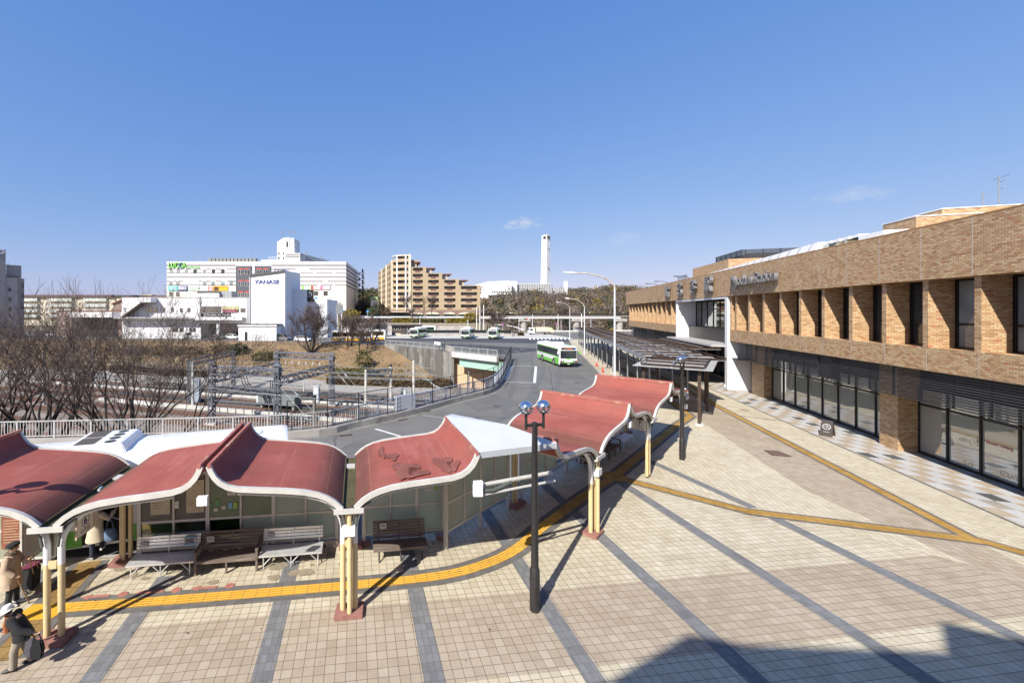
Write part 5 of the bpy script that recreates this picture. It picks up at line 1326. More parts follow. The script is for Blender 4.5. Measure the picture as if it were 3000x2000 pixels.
for i, (fx_, fy_, sch, lb) in enumerate(((1.4, 119.0, 'g', 'green and white bus parked beside the brown hut'), (15.9, 116, 'd', 'darker green and white bus parked in the middle of the terminal row'), (23.4, 114.6, 'g', 'green and white bus parked at the right end of the terminal row'))):
    make_bus(lb, (fx_ + .30*5.2, fy_ + .953*5.2), h2, sch)
make_bus('dark green and white bus standing behind the brown hut and black fence', (4.3, 143.5), R(-12), 'd')
YG = 'yellow and white buses on the terminal road'
make_bus('yellow and white bus seen side on through the bare trees', (-14.6, 105.5), R(-2), 'y', group=YG)
make_bus('second yellow bus, mostly hidden behind the first one', (-11.4, 110.6), R(-4), 'y', group=YG)
# ---- cars
def make_car(label, loc, rot, col, kind='sedan', z=-.12, group='cars parked by the white showroom'):
    t = thing('parked_car', label, 'car', (loc[0], loc[1], z), rot, group)
    c = pm('car_' + '_'.join(f'{x:.2f}' for x in col).replace('.', ''), col, .04, 1, .25, fine=9, coat=.5)
    L, W = (4.5, 1.76); van = kind == 'van'
    rf = 1.82 if van else 1.45
    low = [(-L/2, .42), (-L/2 - .02, .7), (-L/2 + .05, .95), (-1.1, 1.0), (1.0, .95), (2.0, .80), (L/2, .62), (L/2, .36), (1.9, .24), (-1.9, .24)]
    mb = MB(); rings = []
    for y, k in ((-W/2, .93), (-W/2 + .07, 1.0), (0, 1.02), (W/2 - .07, 1.0), (W/2, .93)):
        rings.append([(x*(.985 if abs(y) > .8 else 1), y, .55 + (zz - .55)*k) for x, zz in low])
    mb.loft(rings); mb.build('body', c, t, smooth=45)
    cab = [(-L/2 + .1, .94), (-1.75 if not van else -2.1, rf - .06), (-1.2, rf), (.1, rf), (.45, rf - .05), (1.25, .93)]
    mb = MB(); mb.loft([[(x, y*s_, zz) for x, zz in cab] for y, s_ in ((-W/2 + .14, 1), (-W/2 + .2, 1), (W/2 - .2, 1), (W/2 - .14, 1))]); mb.build('cabin', c, t, smooth=40)
    gm = MB()
    for sg in (-1, 1):
        y = sg*(W/2 - .134); gm.add([(-1.85, y, .99), (-1.6, y, rf - .12), (.32, y, rf - .12), (1.02, y, .97)], [(0, 1, 2, 3)])
    gm.add([(.50, -.66, rf - .07), (.50, .66, rf - .07), (1.27, .68, .965), (1.27, -.68, .965)], [(0, 1, 2, 3)]); gm.add([(-1.82 if not van else -2.15, -.62, rf - .1), (-1.82 if not van else -2.15, .62, rf - .1), (-2.17, .66, .98), (-2.17, -.66, .98)], [(3, 2, 1, 0)])
    gm.build('window', BGL, t)
    for x in (-1.35, 1.4):
        for sg in (-1, 1): wheel(t, x, sg*(W/2 - .1), .31, .2, sg)
    for sg in (-1, 1):
        m = MB(); m.box(L/2 - .12, L/2 + .012, min(sg*.5, sg*.8), max(sg*.5, sg*.8), .58, .70); m.build('headlight', LMP, t)
        m = MB(); m.box(-L/2 - .03, -L/2 + .05, min(sg*.5, sg*.8), max(sg*.5, sg*.8), .68, .84); m.build('tail_light', M['red'], t)
    return t
def cpos(u, v): return G(u, v, -.12)
make_car('white sedan beside the low white annex, facing right', cpos(682, 993), R(-25), (.75, .75, .75))
make_car('slate blue hatchback left of the white sedan', cpos(654, 992), R(-40), (.10, .14, .19))
make_car('silver minivan standing under the showroom porch', cpos(632, 983), R(-30), (.55, .56, .58), 'van')
make_car('black car in the dealer yard in front of the porch', cpos(625, 994), R(-20), (.03, .03, .035))
make_car('grey estate car behind bare branches, right of the two', cpos(566, 991), R(5), (.42, .43, .44), 'van')
make_car('pale silver car behind bare branches, left of the two', cpos(540, 990), R(8), (.62, .63, .64))
make_car('dark grey car at the foot of the tower block', cpos(827, 997), R(-15), (.2, .2, .21), 'van')
make_car('white car under the bare tree, right of the tower block', cpos(888, 1000), R(-20), (.72, .72, .73))
make_car('white car at the left of the yard, in front of the pinkish house', cpos(158, 985), R(0), (.72, .72, .72))
make_car('white van by the pinkish house wall', cpos(215, 978), R(90), (.7, .7, .7), 'van')
make_car('dark blue car at the far left yard edge', cpos(255, 982), R(20), (.05, .07, .14))
make_car('dark car on the showroom roof deck, at its left end', (UX(502, 126), 126), R(0), (.12, .13, .14), 'van', 10.3, 'cars on the showroom roof')
make_car('grey car on the showroom roof deck, near the tower', (UX(680, 126), 126), R(0), (.4, .4, .42), 'van', 10.3, 'cars on the showroom roof')
make_car('dark car on the showroom roof deck, between two others', (UX(645, 128), 128), R(0), (.10, .10, .12), 'sedan', 10.3, 'cars on the showroom roof')
# ---- refuse truck
x, y = G(1584, 979.5, -.12)
t = thing('refuse_truck', 'cream refuse collection truck with a pale blue stripe, crossing behind the terminal', 'truck', (x, y, -.12), PI)
CRM = pm('truck_cream', (0.60, .52, .38), .06, 1, .4); 
m = MB(); m.prism_y([(2.3, .55), (4.15, .55), (4.2, 1.2), (4.0, 2.0), (3.7, 2.35), (2.3, 2.35)], -1.1, 1.1); m.build('cab', WHT, t, bevel=.05)
m = MB(); m.prism_y([(3.0, 1.3), (4.0, 1.3), (3.88, 2.0), (3.0, 2.05)], -1.115, 1.115); m.box(4.05, 4.13, -.95, .95, 1.32, 2.0); m.build('window', BGL, t)
m = MB(); m.prism_y([(1.9, .9), (1.9, 2.45), (1.5, 2.55), (-2.4, 2.55), (-3.4, 2.3), (-4.1, 1.6), (-4.25, .8), (-3.6, .55), (-3.0, .9)], -1.12, 1.12); m.build('hopper_body', CRM, t, bevel=.05)
m = MB(); m.box(1.95, 2.25, -1.0, 1.0, .8, 2.3); m.box(-2.9, 4.1, -.9, .9, .5, .85); m.build('chassis', pm('chassis_brown', (.12, .09, .06), .2), t)
m = MB(); m.box(-1.6, 1.8, -1.13, -1.121, 1.3, 1.55); m.box(-1.6, 1.8, 1.121, 1.13, 1.3, 1.55); m.build('blue_stripe', pm('truck_stripe', (.2, .5, .65), .05), t)
for xx in (3.2, -1.8):
    for sg in (-1, 1): wheel(t, xx, sg*.95, .43, .28, sg)
m = MB(); m.box(-4.3, -3.9, -.9, .9, .5, .7); m.tube([(-4.1, 1.0, 1.0), (-4.5, 1.0, .9)], .04, 6); m.build('rear_step', CRM, t)
# ---- railway: tracks, gantries, poles, wires
TV = Vector((.954, -.298)); TN = Vector((.298, .954))
ordn = ['first', 'second', 'third', 'fourth', 'fifth', 'sixth', 'seventh']
for i, y0 in enumerate((42.5, 46.6, 52.0, 56.0, 61.0, 65.0, 71.0)):
    o = Vector((-30, y0))
    t = thing('railway_track', f'rusty railway track on ballast, {ordn[i]} beyond the near fence', 'railway track', (o.x, o.y, -6.48), math.atan2(TV.y, TV.x), 'railway tracks in the cutting')
    L0, L1 = (-48, 30 if i < 2 else 52)
    for sg in (-1, 1):
        m = MB(); m.box(L0, L1, sg*.5335 - .035, sg*.5335 + .035, .1, .23); m.box(L0, L1, sg*.5335 - .07, sg*.5335 + .07, .1, .12); m.build('rail', M['rust'], t)
    m = MB()
    for k in range(int((L1 - L0)/.75)): m.box(L0 + k*.75, L0 + k*.75 + .24, -1.1, 1.1, .0, .12)
    m.build('sleepers', pm('sleeper', (.20, .15, .115), .25, 3, .9, stain=(.3, .26, .22)), t)
    m = MB(); m.box(L0, L1, -1.7, 1.7, -.3, .045); m.build('ballast_bed', pm('rust_ballast', (.195, .16, .13), .35, .6, .95, fine=14, stain=(.15, .085, .055), bmp=.5), t)
cbl = thing('cable_trough', 'pale concrete cable trough running beside the tracks', 'trough', (-30, 68.2, -6.48), math.atan2(TV.y, TV.x))
m = MB(); m.box(-48, 45, -.25, .25, 0, .3); m.build('trough_cover', M['concrete_pale'], cbl)
for yy, lb in ((73.4, 'dark walled trough line on the far side of the tracks'), (69.6, 'dark walled trough line just in front of the farthest one'), (63.2, 'dark walled trough between the middle tracks'), (59.0, 'pale cable trough between the tracks')):
    cb = thing('cable_trough', lb, 'trough', (-30, yy, -6.48), math.atan2(TV.y, TV.x)); m = MB(); m.box(-20, 52, -.3, .3, 0, .45); m.build('trough_cover', M['concrete_pale'] if yy < 60 else pm('trough_dark', (.05, .05, .05), .2), cb)
# lattice pieces
def lattice(mb, p, q, w, n, ax):
    """square lattice mast or beam from p to q; ax = side direction"""
    p, q = Vector(p), Vector(q); d = (q - p).normalized(); a = Vector(ax).normalized(); b = d.cross(a).normalized(); h = w/2; c = .12
    for i, j in ((-1, -1), (1, -1), (1, 1), (-1, 1)): mb.bar(p + a*(i*h) + b*(j*h), q + a*(i*h) + b*(j*h), c)
    for k in range(n):
        u, v = p.lerp(q, k/n), p.lerp(q, (k + 1)/n)
        s = 1 if k % 2 else -1
        for j in (-1, 1):
            mb.bar(u + a*(s*h) + b*(j*h), v - a*(s*h) + b*(j*h), .085); mb.bar(u + b*(s*h) + a*(j*h), v - b*(s*h) + a*(j*h), .085)
ZB = -6.5
cols = {1: (-24.4, 50.7), 2: (-15.5, 48.3), 4: (-11.4, 60.5), 3: (-20.5, 63.7)}
gt = thing('catenary_gantry', 'blue grey lattice steel gantry on four masts over the tracks, the largest one', 'gantry', (-18, 55, ZB))
def rel(x, y, z): return (x + 18, y - 55, z - ZB)
for k, (x, y) in cols.items():
    m = MB(); lattice(m, rel(x, y, ZB), rel(x, y, 1.0), .55, 14, (1, -.3, 0)); c = rel(x, y, 0.6)
    m.cbox((c[0], c[1], c[2] + .1), .8, .8, .5, -.3); m.loft([[(c[0] + s*a, c[1] + s*b, c[2] + dz) for a, b in ((-1, -1), (1, -1), (1, 1), (-1, 1))] for s, dz in ((.42, .55), (.42, .65), (.02, .95))]); m.build('mast', M['gantry'], gt)
    m = MB(); m.cbox((c[0], c[1], .2), 1.2, 1.2, .4); m.build('mast_footing', M['concrete_pale'], gt)
for a, b, z in ((1, 2, .3), (3, 4, .9), (2, 4, -.7), (1, 3, -.8), (1, 2, -1.9)):
    m = MB(); lattice(m, rel(*cols[a], z), rel(*cols[b], z), .8 if z > -1.5 else .5, 12, (0, 0, 1)); m.build('lattice_beam', M['gantry'], gt)
for z in (-3.4, -5.0):
    m = MB(); m.bar(rel(*cols[1], z), rel(*cols[2], z), .14); m.build('cross_beam', M['gantry'], gt)
m = MB()
for k in range(1, 8): a, b = Vector(rel(*cols[1], -3.4)), Vector(rel(*cols[2], -3.4)); p = a.lerp(b, k/8); m.bar(p, p - Vector((0, 0, 1.6)), .09)
m.build('hanging_rods', M['gantry'], gt)
m = MB(); ins = pm('insulator', (.55, .57, .56), .1, 8, .3)
for k in range(6):
    p = Vector(rel(-18.5 + k*1.1, 61.5 - k*.35, .15)); m.lathe(tuple(p), [(.02, 0), (.12, -.08), (.04, -.14), (.12, -.22), (.04, -.28), (.12, -.36), (.02, -.42)], 8)
m.build('insulators', ins, gt)
m = MB()
for k in range(3): m.tube([rel(-20.6 + k*.35, 49.9, .1), rel(-20.4 + k*.35, 50.2, -1.2), rel(-20.0 + k*.5, 51.5, -2.6), rel(-18.5 + k*.5, 53, -3.6)], .05, 6)
for k in range(3): m.tube([rel(-15.9 - k*.25, 48.6, -.6), rel(-16.1 - k*.25, 48.9, -2.2), rel(-16.9 - k*.3, 49.6, -3.6), rel(-18.5 - k*.2, 50.3, -4.0)], .05, 6)
m.build('power_cables', M['black'], gt)
eq = thing('switch_cabinet', 'long dark trackside switchgear box under the lattice gantry', 'cabinet', (-18.6, 59, -6.48), -.3); m = MB(); m.box(-3, 3, -.9, .9, .8, 2.0); m.build('cabinet_body', pm('cabinet_grey', (.16, .18, .18), .15, 2, .6), eq)
for x in (-2.6, 2.6): MB().box(x - .15, x + .15, -.7, .7, 0, .8).build('cabinet_foot', M['concrete'], eq)
for u, v, hh, lb in ((762, 1188, 1.5, 'small grey cabinet on the ballast in front of the lattice gantry'), (928, 1180, 2.6, 'tall pale grey cabinet beside the right mast of the gantry'), (1183, 1163, 1.4, 'white signal cabinet near the bend of the grey railing')):
    x, y = G(u, v, -6.48); c = thing('signal_cabinet', lb, 'cabinet', (x, y, -6.48), -.3); m = MB(); m.box(-.45, .45, -.3, .3, .1, hh); m.box(-.5, .5, -.35, .35, hh, hh + .08); m.build('cabinet_body', pm('cabinet_pale', (.5, .52, .54), .08, 2, .5), c, bevel=.02); m = MB(); m.box(-.5, .5, -.4, .4, 0, .1); m.build('plinth', M['concrete'], c)
# far gantries with a concrete pole and steel column
def portal(label, p, q, ztop, conc=True, beamw=.7):
    t = thing('catenary_gantry', label, 'gantry', (p[0], p[1], ZB)); h = ztop - ZB
    r_ = lambda P, z: (P[0] - p[0], P[1] - p[1], z)
    for P in (p, q):
        c = r_(P, 0); m = MB()
        if conc: m.lathe(c, [(.24, 0), (.19, h + .3)], 12); m.build('concrete_pole', M['concrete_pale'], t, smooth=True); m = MB(); m.lathe(c, [(.22, h + .3), (.22, h + .5), (.12, h + .62)], 10); m.build('pole_cap', M['black'], t)
        else: lattice(m, r_(P, 0), r_(P, h), .5, 12, (1, 0, 0)); m.build('mast', M['gantry'], t)
    m = MB(); lattice(m, r_(p, h - .4), r_(q, h - .4), beamw, 10, (0, 0, 1)); m.build('lattice_beam', M['gantry'], t)
    m = MB(); a, b = Vector(r_(p, h - .6)), Vector(r_(q, h - .6))
    for k in (.3, .7):
        o = a.lerp(b, k); m.tube([o, o - Vector((0, 0, 1.2)), o + Vector((1.2, .4, -1.5))], .04, 5); m.tube([o - Vector((0, 0, .2)), o + Vector((1.2, .4, -1.5))], .04, 5)
    m.build('registration_arm', M['grey_steel'], t)
    return t
portal('short lattice gantry on two capped concrete poles, right of the large gantry', (-6.5, 61.8), (-2.85, 64.8), -1.4)
portal('long dark gantry behind bare branches at the left of the rail yard', (-33.5, 62.7), (-33.0, 77), .2, False)
cp_ = thing('steel_column', 'blue grey boxed steel column beside the left gantry', 'column', (-32.6, 62.9, ZB)); m = MB(); m.box(-.5, .5, -.3, .3, 0, 3.8)
for z in (.4, 1.4, 2.4, 3.4): m.box(-.54, .54, -.34, .34, z, z + .12)
m.build('column_body', pm('column_blue', (.32, .36, .42), .1, 2, .5), cp_)
def pole(label, x, y, z0, z1, r, mat=None, name='utility_pole', arms=0, cat='pole', cap=False):
    t = thing(name, label, cat, (x, y, z0)); m = MB(); m.lathe((0, 0, 0), [(r, 0), (r*.8, z1 - z0)], 12); m.build('pole_shaft', mat or M['concrete_pale'], t, smooth=True)
    for k in range(arms):
        z = z1 - z0 - .5 - k*.9; m = MB(); m.bar((-1.2, -.1, z), (1.2, .1, z), .1); m.tube([(-.9, 0, z), (-.9, 0, z + .3)], .05, 6); m.tube([(.9, 0, z), (.9, 0, z + .3)], .05, 6); m.build('cross_arm', M['grey_steel'], t)
    if cap: m = MB(); m.lathe((0, 0, z1 - z0), [(r, -.12), (r*1.15, -.1), (r*1.1, .02), (.03, .12)], 10); m.build('pole_cap', M['black'], t)
    return t
x, y, z = AT(1212, 1056, 50); pole('concrete pole with two cross arms behind the bend of the grey railing', x, y, ZB, z, .19, arms=2)
x, y, z = AT(921, 1160, 41); pole('short capped concrete pole just behind the near fence', x, y, ZB, z, .22, pm('dark_concrete', (.2, .19, .17), .2, 2, .8), cap=True)
x, y, z = AT(128, 1045, 62); pole('grey pole among the trunks of the left bare trees', x, y, ZB, z + 1, .2)
x, y, z = AT(272, 1020, 76); pole('grey pole behind the crown of the largest bare tree', x, y, ZB, z, .2, arms=1)
x, y, z = AT(565, 1058, 60); pole('concrete pole left of the boxed steel column', x, y, ZB, z, .2)
x, y, z = AT(890, 1120, 72); pole('slim grey post among the far tracks', x, y, ZB, z, .12)
# overhead wires
WM = pm('wire', (.30, .32, .31), .1)
rnd = random.Random(2)
for i, (y0, z) in enumerate(((46.6, -.6), (50.5, -.2), (52.0, -1.4), (56.0, -1.4), (61, -.9), (61, -2.0), (65, -1.4), (71, -1.6), (58, .2), (68, -.4))):
    o = Vector((-30, y0)); m = MB(); pts = []
    for k in range(25):
        s = -42 + k*3.2; p = o + TV*s; sag = -.35*math.sin(PI*((k % 8)/8)); pts.append((p.x, p.y, z + sag))
    m.tube(pts, .03, 4); tag(m.build('overhead_wire', WM), 'thin overhead wire sagging along the railway tracks', 'wire', 'overhead wires along the railway')
for (a, b) in (((-11.4, 60.5, .6), (-4.5, 57, -6.2)), ((-11.4, 60.5, -.5), (-5.5, 57.4, -6.3)), ((-15.5, 48.3, -1), (-9, 44.5, -6.3)), ((-15.5, 48.3, .2), (-8, 45.5, -6.3)), ((.6, 50, .2), (9.5, 47, -5)), ((.6, 50, .9), (7.5, 46, -5.2))):
    m = MB(); a, b = Vector(a), Vector(b); m.tube([a, b], .03, 4); p = a.lerp(b, .3); q = a.lerp(b, .36); m.tube([p, q], .1, 6)
    tag(m.build('guy_wire', WM), 'slanting guy wire with an insulator, stretched from a mast to the ground', 'wire', 'guy wires of the gantry masts')
# ---- buildings beyond the tracks
WW = M['white_wall']; SHADE = pm('pale_band', (.25, .235, .225), .05, .4, .7)
def root(name, label, cat, x, y, z=-.16, rot=0.0, group=None): return thing(name, label, cat, (x, y, z), rot, group)
def bx(par, name, mat, *b, **k): return MB().box(*b).build(name, mat, par, **k)
def winr(par, x0, x1, z0, z1, y, mat=None, fr=None, mull=1):
    f = MB(); f.box(x0 - .06, x1 + .06, y - .05, y - .002, z0 - .06, z1 + .06); w_ = f.build('window', fr or pm('window_frame_grey', (.35, .35, .36), .05), par)
    g = MB(); g.box(x0, x1, y - .06, y - .0505, z0, z1); g.build('pane', mat or M['glass'], w_)
    return w_
# showroom: low white wing
D0 = 118
t = root('showroom', 'long low white car showroom with an outside stair, a porch and black sign', 'showroom', 0, D0)
X = lambda u, d=D0: UX(u, d); Z = lambda v, d=D0: VZ(v, d) + .16
x0, x1 = X(357), X(722)
xp0, xp1 = X(588), X(705)
mb = MB(); mb.box(x0, x1, 0, 16, 4.4, Z(872)); mb.box(x0, xp0, 0, 16, 0, 4.4); mb.box(xp0, x1, 6, 16, 0, 4.4); mb.build('wall', WW, t)
bx(t, 'roof_edge', pm('roof_edge_grey', (.45, .45, .45), .05), x0 - .1, x1 + .05, -.12, 16.1, Z(872) + .003, Z(872) + .12)
bx(t, 'canopy', pm('porch_grey', (.36, .36, .36), .08), X(352), X(718), -2.6, -.01, Z(933), Z(928))
bx(t, 'porch_fascia', WW, X(585), X(720), -2.7, -2.61, Z(937), Z(928))
m = MB(); m.cyl((X(648), -1.8, 0), .45, 0, 4.3, 14); m.build('porch_column', WW, t, smooth=True)
bx(t, 'porch_back', pm('porch_inner', (.4, .38, .34), .1), xp0 + .1, x1 - .1, 5.8, 5.99, 0, 4.4)
for u0, u1 in ((620, 640), (654, 664), (667, 680)): winr(t, X(u0), X(u1), .4, 3.2, 5.78)
winr(t, X(589), X(648), Z(915.5), Z(897.5), 0); winr(t, X(652), X(700), Z(915.5), Z(897.5), 0); winr(t, X(705), X(719), Z(915), Z(903), 0)
bx(t, 'sign_panel', pm('sign_black', (.012, .012, .013), .1, 3, .3), X(589), X(677), -.09, -.012, Z(927), Z(917))
text('Mercedes-Benz  Myodani', .68, WW, t, (X(641), -.1, Z(922)), extrude=.01)
m = MB(); c = (X(600), -.1, Z(922)); m.tube([(c[0] + .36*math.cos(2*PI*k/20), c[1], c[2] + .36*math.sin(2*PI*k/20)) for k in range(21)], .035, 5)
for a in (90, 210, 330): m.bar(c, (c[0] + .36*math.cos(R(a)), c[1], c[2] + .36*math.sin(R(a))), .06)
m.build('round_emblem', WW, t)
bx(t, 'sign_panel', pm('sign_lemon', (.62, .58, .24), .08), X(653), X(699), -.2, -.07, Z(905.5), Z(898)); text('YANASE', .62, pm('sign_lilac', (.30, .28, .42), .05), t, (X(676), -.215, Z(901.6)), extrude=.01, sx=1.25)
bx(t, 'banner', pm('banner_red', (.34, .10, .14), .1), X(653), X(694), -.2, -.07, Z(915), Z(907))
for u in (480, 506, 531, 553): winr(t, X(u - 4), X(u + 4), Z(914), Z(902.5), 0)
for a, b in ((430, 446), (448, 462)): winr(t, X(a), X(b), Z(914), Z(902.5), 0)
for a, b in ((505, 522), (527, 538), (555, 563), (565, 573)): winr(t, X(a), X(b), Z(972), Z(960), 0)
winr(t, X(363), X(371), Z(913), Z(903), 0)
m = MB(); m.prism_y([(X(375), Z(928)), (X(432), Z(886)), (X(460), Z(886)), (X(460), Z(872)), (X(432), Z(872)), (X(372), Z(917))], -3.0, -.02); m.build('stair_enclosure', WW, t)
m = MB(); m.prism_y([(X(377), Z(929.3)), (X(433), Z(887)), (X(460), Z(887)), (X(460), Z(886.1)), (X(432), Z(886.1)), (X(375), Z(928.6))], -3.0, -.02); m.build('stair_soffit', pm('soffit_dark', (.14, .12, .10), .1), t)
m = MB(); m.tube([(X(588), -.12, Z(930)), (X(588), -.12, Z(870))], .1, 8); m.tube([(X(472), -.12, Z(930)), (X(472), -.12, Z(893))], .08, 8); m.build('downpipe', M['grey_steel'], t)
m = MB(); m.box(X(558), X(622), 4, 12, Z(872) + .121, Z(856)); m.build('roof_house', WW, t); bx(t, 'roof_house_cap', pm('corrugated_dark', (.09, .085, .08), .2, 3), X(557), X(623), 3.9, 12, Z(856) + .003, Z(852))
bx(t, 'roof_plant', pm('plant_grey', (.30, .31, .33), .1), X(624), X(656), 5, 9, Z(872) + .121, Z(850))
# tower block
t = root('showroom_tower', 'tall plain white block of the car showroom with a blue YANASE sign', 'building', X(835, 113), 113, -.16, R(-1.5))
XW = X(729, 113) - X(835, 113)
ht, hr = VZ(800, 113) + .16, VZ(793, 113) + .16
m = MB(); m.add([(XW, 0, 0), (0, 0, 0), (0, 14.5, 0), (XW, 14.5, 0), (XW, 0, ht - .3), (0, 0, hr), (0, 14.5, hr + .7), (XW, 14.5, ht)], [(0,1,5,4), (1,2,6,5), (2,3,7,6), (3,0,4,7), (4,5,6,7), (3,2,1,0)]); m.build('wall', pm('tower_cladding', (.80, .80, .81), .02, .3, .55, fine=3), t)
m = MB()
for k in range(1, 14):
    z = ht*k/14; m.box(.0, .012, .05, 14.45, z - .03, z + .03)
for k in range(1, 8): m.box(XW*k/8 - .015, XW*k/8 + .015, -.008, 0, .5, ht - 1.2)
m.build('cladding_joints', pm('joint_shadow', (.55, .56, .58), .03), t)
m = MB(); m.add([(XW - .2, -.4, ht - .35), (.1, -.4, hr + .12), (.1, .6, hr + .25), (XW - .2, .6, ht - .2), (XW - .2, -.4, ht - .95), (.1, -.4, hr - .3)], [(0,1,2,3), (4,5,1,0)]); m.build('roof_edge', pm('corrugated_dark', (.09, .085, .08), .2, 3), t)
m = MB(); m.tube([(XW + .25, -.12, .4), (XW + .25, -.12, ht - .6)], .12, 8); m.build('downpipe', M['grey_steel'], t)
text('YANASE', 1.45, pm('sign_navy', (.03, .05, .25), .05), t, (XW*.50, -.08, VZ(826, 113) + .16), extrude=.06, sx=1.3, bold=.03)
a0 = X(704, 110) - X(835, 113); a1 = X(815, 110) - X(835, 113)
m = MB(); m.box(a0, a1, -4.2, -.01, 0, VZ(952, 110)); m.build('annex', pm('tower_cladding', (.8, .8, .81), .02), t); bx(t, 'annex_roof', MATS['corrugated_dark'], a0 - .2, a1 + .2, -4.4, -.01, VZ(952, 110) + .003, VZ(947, 110)); bx(t, 'annex_gutter', WW, a0 - .2, a1 + .2, -4.5, -4.41, VZ(954, 110), VZ(950, 110))
bx(t, 'door', M['black'], X(718, 109) - X(835, 113), X(726, 109) - X(835, 113), -4.26, -4.21, 0, 2.4)
s0 = 0.2
m = MB(); m.box(.02, 3.6, 7.0, 16, 0, VZ(847, 122)); m.build('side_wing', pm('side_cladding', (.74, .75, .77), .03), t)
m = MB(); m.box(3.61, X(962, 126) - X(835, 113), 10, 26, 0, VZ(876, 126)); m.build('side_wing', MATS['side_cladding'], t)
bx(t, 'sign_panel', MATS['sign_black'], 3.0, 5.4, 9.4, 9.9, VZ(882, 123), VZ(849, 123))
m = MB(); m.tube([(4.2 + .7*math.cos(2*PI*k/20), 9.36, VZ(862, 123) + .7*math.sin(2*PI*k/20)) for k in range(21)], .06, 5)
for a in (90, 210, 330): m.bar((4.2, 9.36, VZ(862, 123)), (4.2 + .7*math.cos(R(a)), 9.36, VZ(862, 123) + .7*math.sin(R(a))), .1)
m.build('round_emblem', WW, t)
for u in (897, 912, 926): winr(t, X(u - 3, 123) - X(835, 113), X(u + 3, 123) - X(835, 113), VZ(904, 123), VZ(897, 123), 10)
m = MB(); m.box(X(905, 123) - X(835, 113), X(958, 123) - X(835, 113), 9.9, 9.99, 0, VZ(928, 123)); m.build('hangar_door', pm('hangar_grey', (.45, .47, .5), .06), t)
# pinkish house with mono pitch roof
t = root('pinkish_house', 'pinkish rendered building with a brown sloping roof edge, left of the showroom', 'building', 0, 126)
X2 = lambda u: UX(u, 126); Z2 = lambda v: VZ(v, 126) + .16
PK = pm('pink_render', (.40, .29, .245), .06, .4, .8)
m = MB(); m.prism_y([(X2(167), 0), (X2(357), 0), (X2(357), Z2(910.5)), (X2(167), Z2(910.5))], 0, 10); m.build('wall', PK, t)
m = MB(); m.prism_y([(X2(325), Z2(909.5)), (X2(357), Z2(909.5)), (X2(357), Z2(874)), (X2(325), Z2(889))], 1, 9); m.build('gable', pm('brown_render', (.24, .17, .14), .06), t)
m = MB(); m.prism_y([(X2(322), Z2(889.5)), (X2(372), Z2(867)), (X2(372), Z2(870)), (X2(322), Z2(892))], .5, 9.5); m.box(X2(163), X2(358), -.3, 10.2, Z2(910.5), Z2(908.7)); m.build('roof', pm('roof_rust', (.22, .09, .05), .15), t)
m = MB(); m.box(X2(230), X2(355), -4.0, -.02, Z2(929), Z2(914)); m.build('awning', WW, t); bx(t, 'loading_opening', pm('opening_dark', (.05, .05, .055), .1), X2(210), X2(345), -.06, -.003, 0, Z2(930))
# danchi
t = root('housing_block', 'long cream housing block with rows of balconies and a brown roof', 'apartment block', 0, 230, 0)
X3 = lambda u: UX(u, 230); Z3 = lambda v: VZ(v, 230)
CRM2 = pm('cream_wall', (.60, .54, .42), .05, .2, .8)
bx(t, 'wall', CRM2, X3(30), X3(338), 0, 10, 0, Z3(870)); bx(t, 'roof', pm('roof_brown', (.12, .075, .07), .1), X3(28), X3(332), -1.5, 11, Z3(870), Z3(863.5)); bx(t, 'end_roof', pm('roof_slate', (.05, .055, .07), .1), X3(333), X3(390), -.5, 12, Z3(869.5), Z3(864.3)); bx(t, 'end_wall', CRM2, X3(338.2), X3(388), .5, 11, 0, Z3(869.6))
for k, v in enumerate((872, 888, 903.5, 919)):
    for (a, b) in ((68, 115), (145, 215), (248, 316)):
        bx(t, 'balcony', pm('balcony_glass', (.50, .53, .52), .1, .6, .5), X3(a), X3(b), -1.4, -.05, Z3(v + 9.2), Z3(v + 2.0)); bx(t, 'balcony_slab', CRM2, X3(a), X3(b), -1.5, -.05, Z3(v + 10.6), Z3(v + 9.25))
    for u in range(74, 334, 16): winr(t, X3(u - 3.4), X3(u + 3.4), Z3(v + 4.5), Z3(v - .8), -.003)
t = root('housing_block', 'brown roofed housing block half hidden behind the showroom roof', 'apartment block', 0, 236, 0)
X3b = lambda u: UX(u, 236); bx(t, 'wall', CRM2, X3b(392), X3b(492), 0, 10, 0, VZ(871, 236)); bx(t, 'roof', MATS['roof_brown'], X3b(388), X3b(492), -1, 11, VZ(871, 236), VZ(865, 236)); bx(t, 'roof_box', CRM2, X3b(407), X3b(434), 3, 8, VZ(865, 236), VZ(862, 236))
for u in (398, 408, 418, 428, 440, 462, 470): winr(t, X3b(u - 3), X3b(u + 3), VZ(879, 236), VZ(873, 236), -.003)
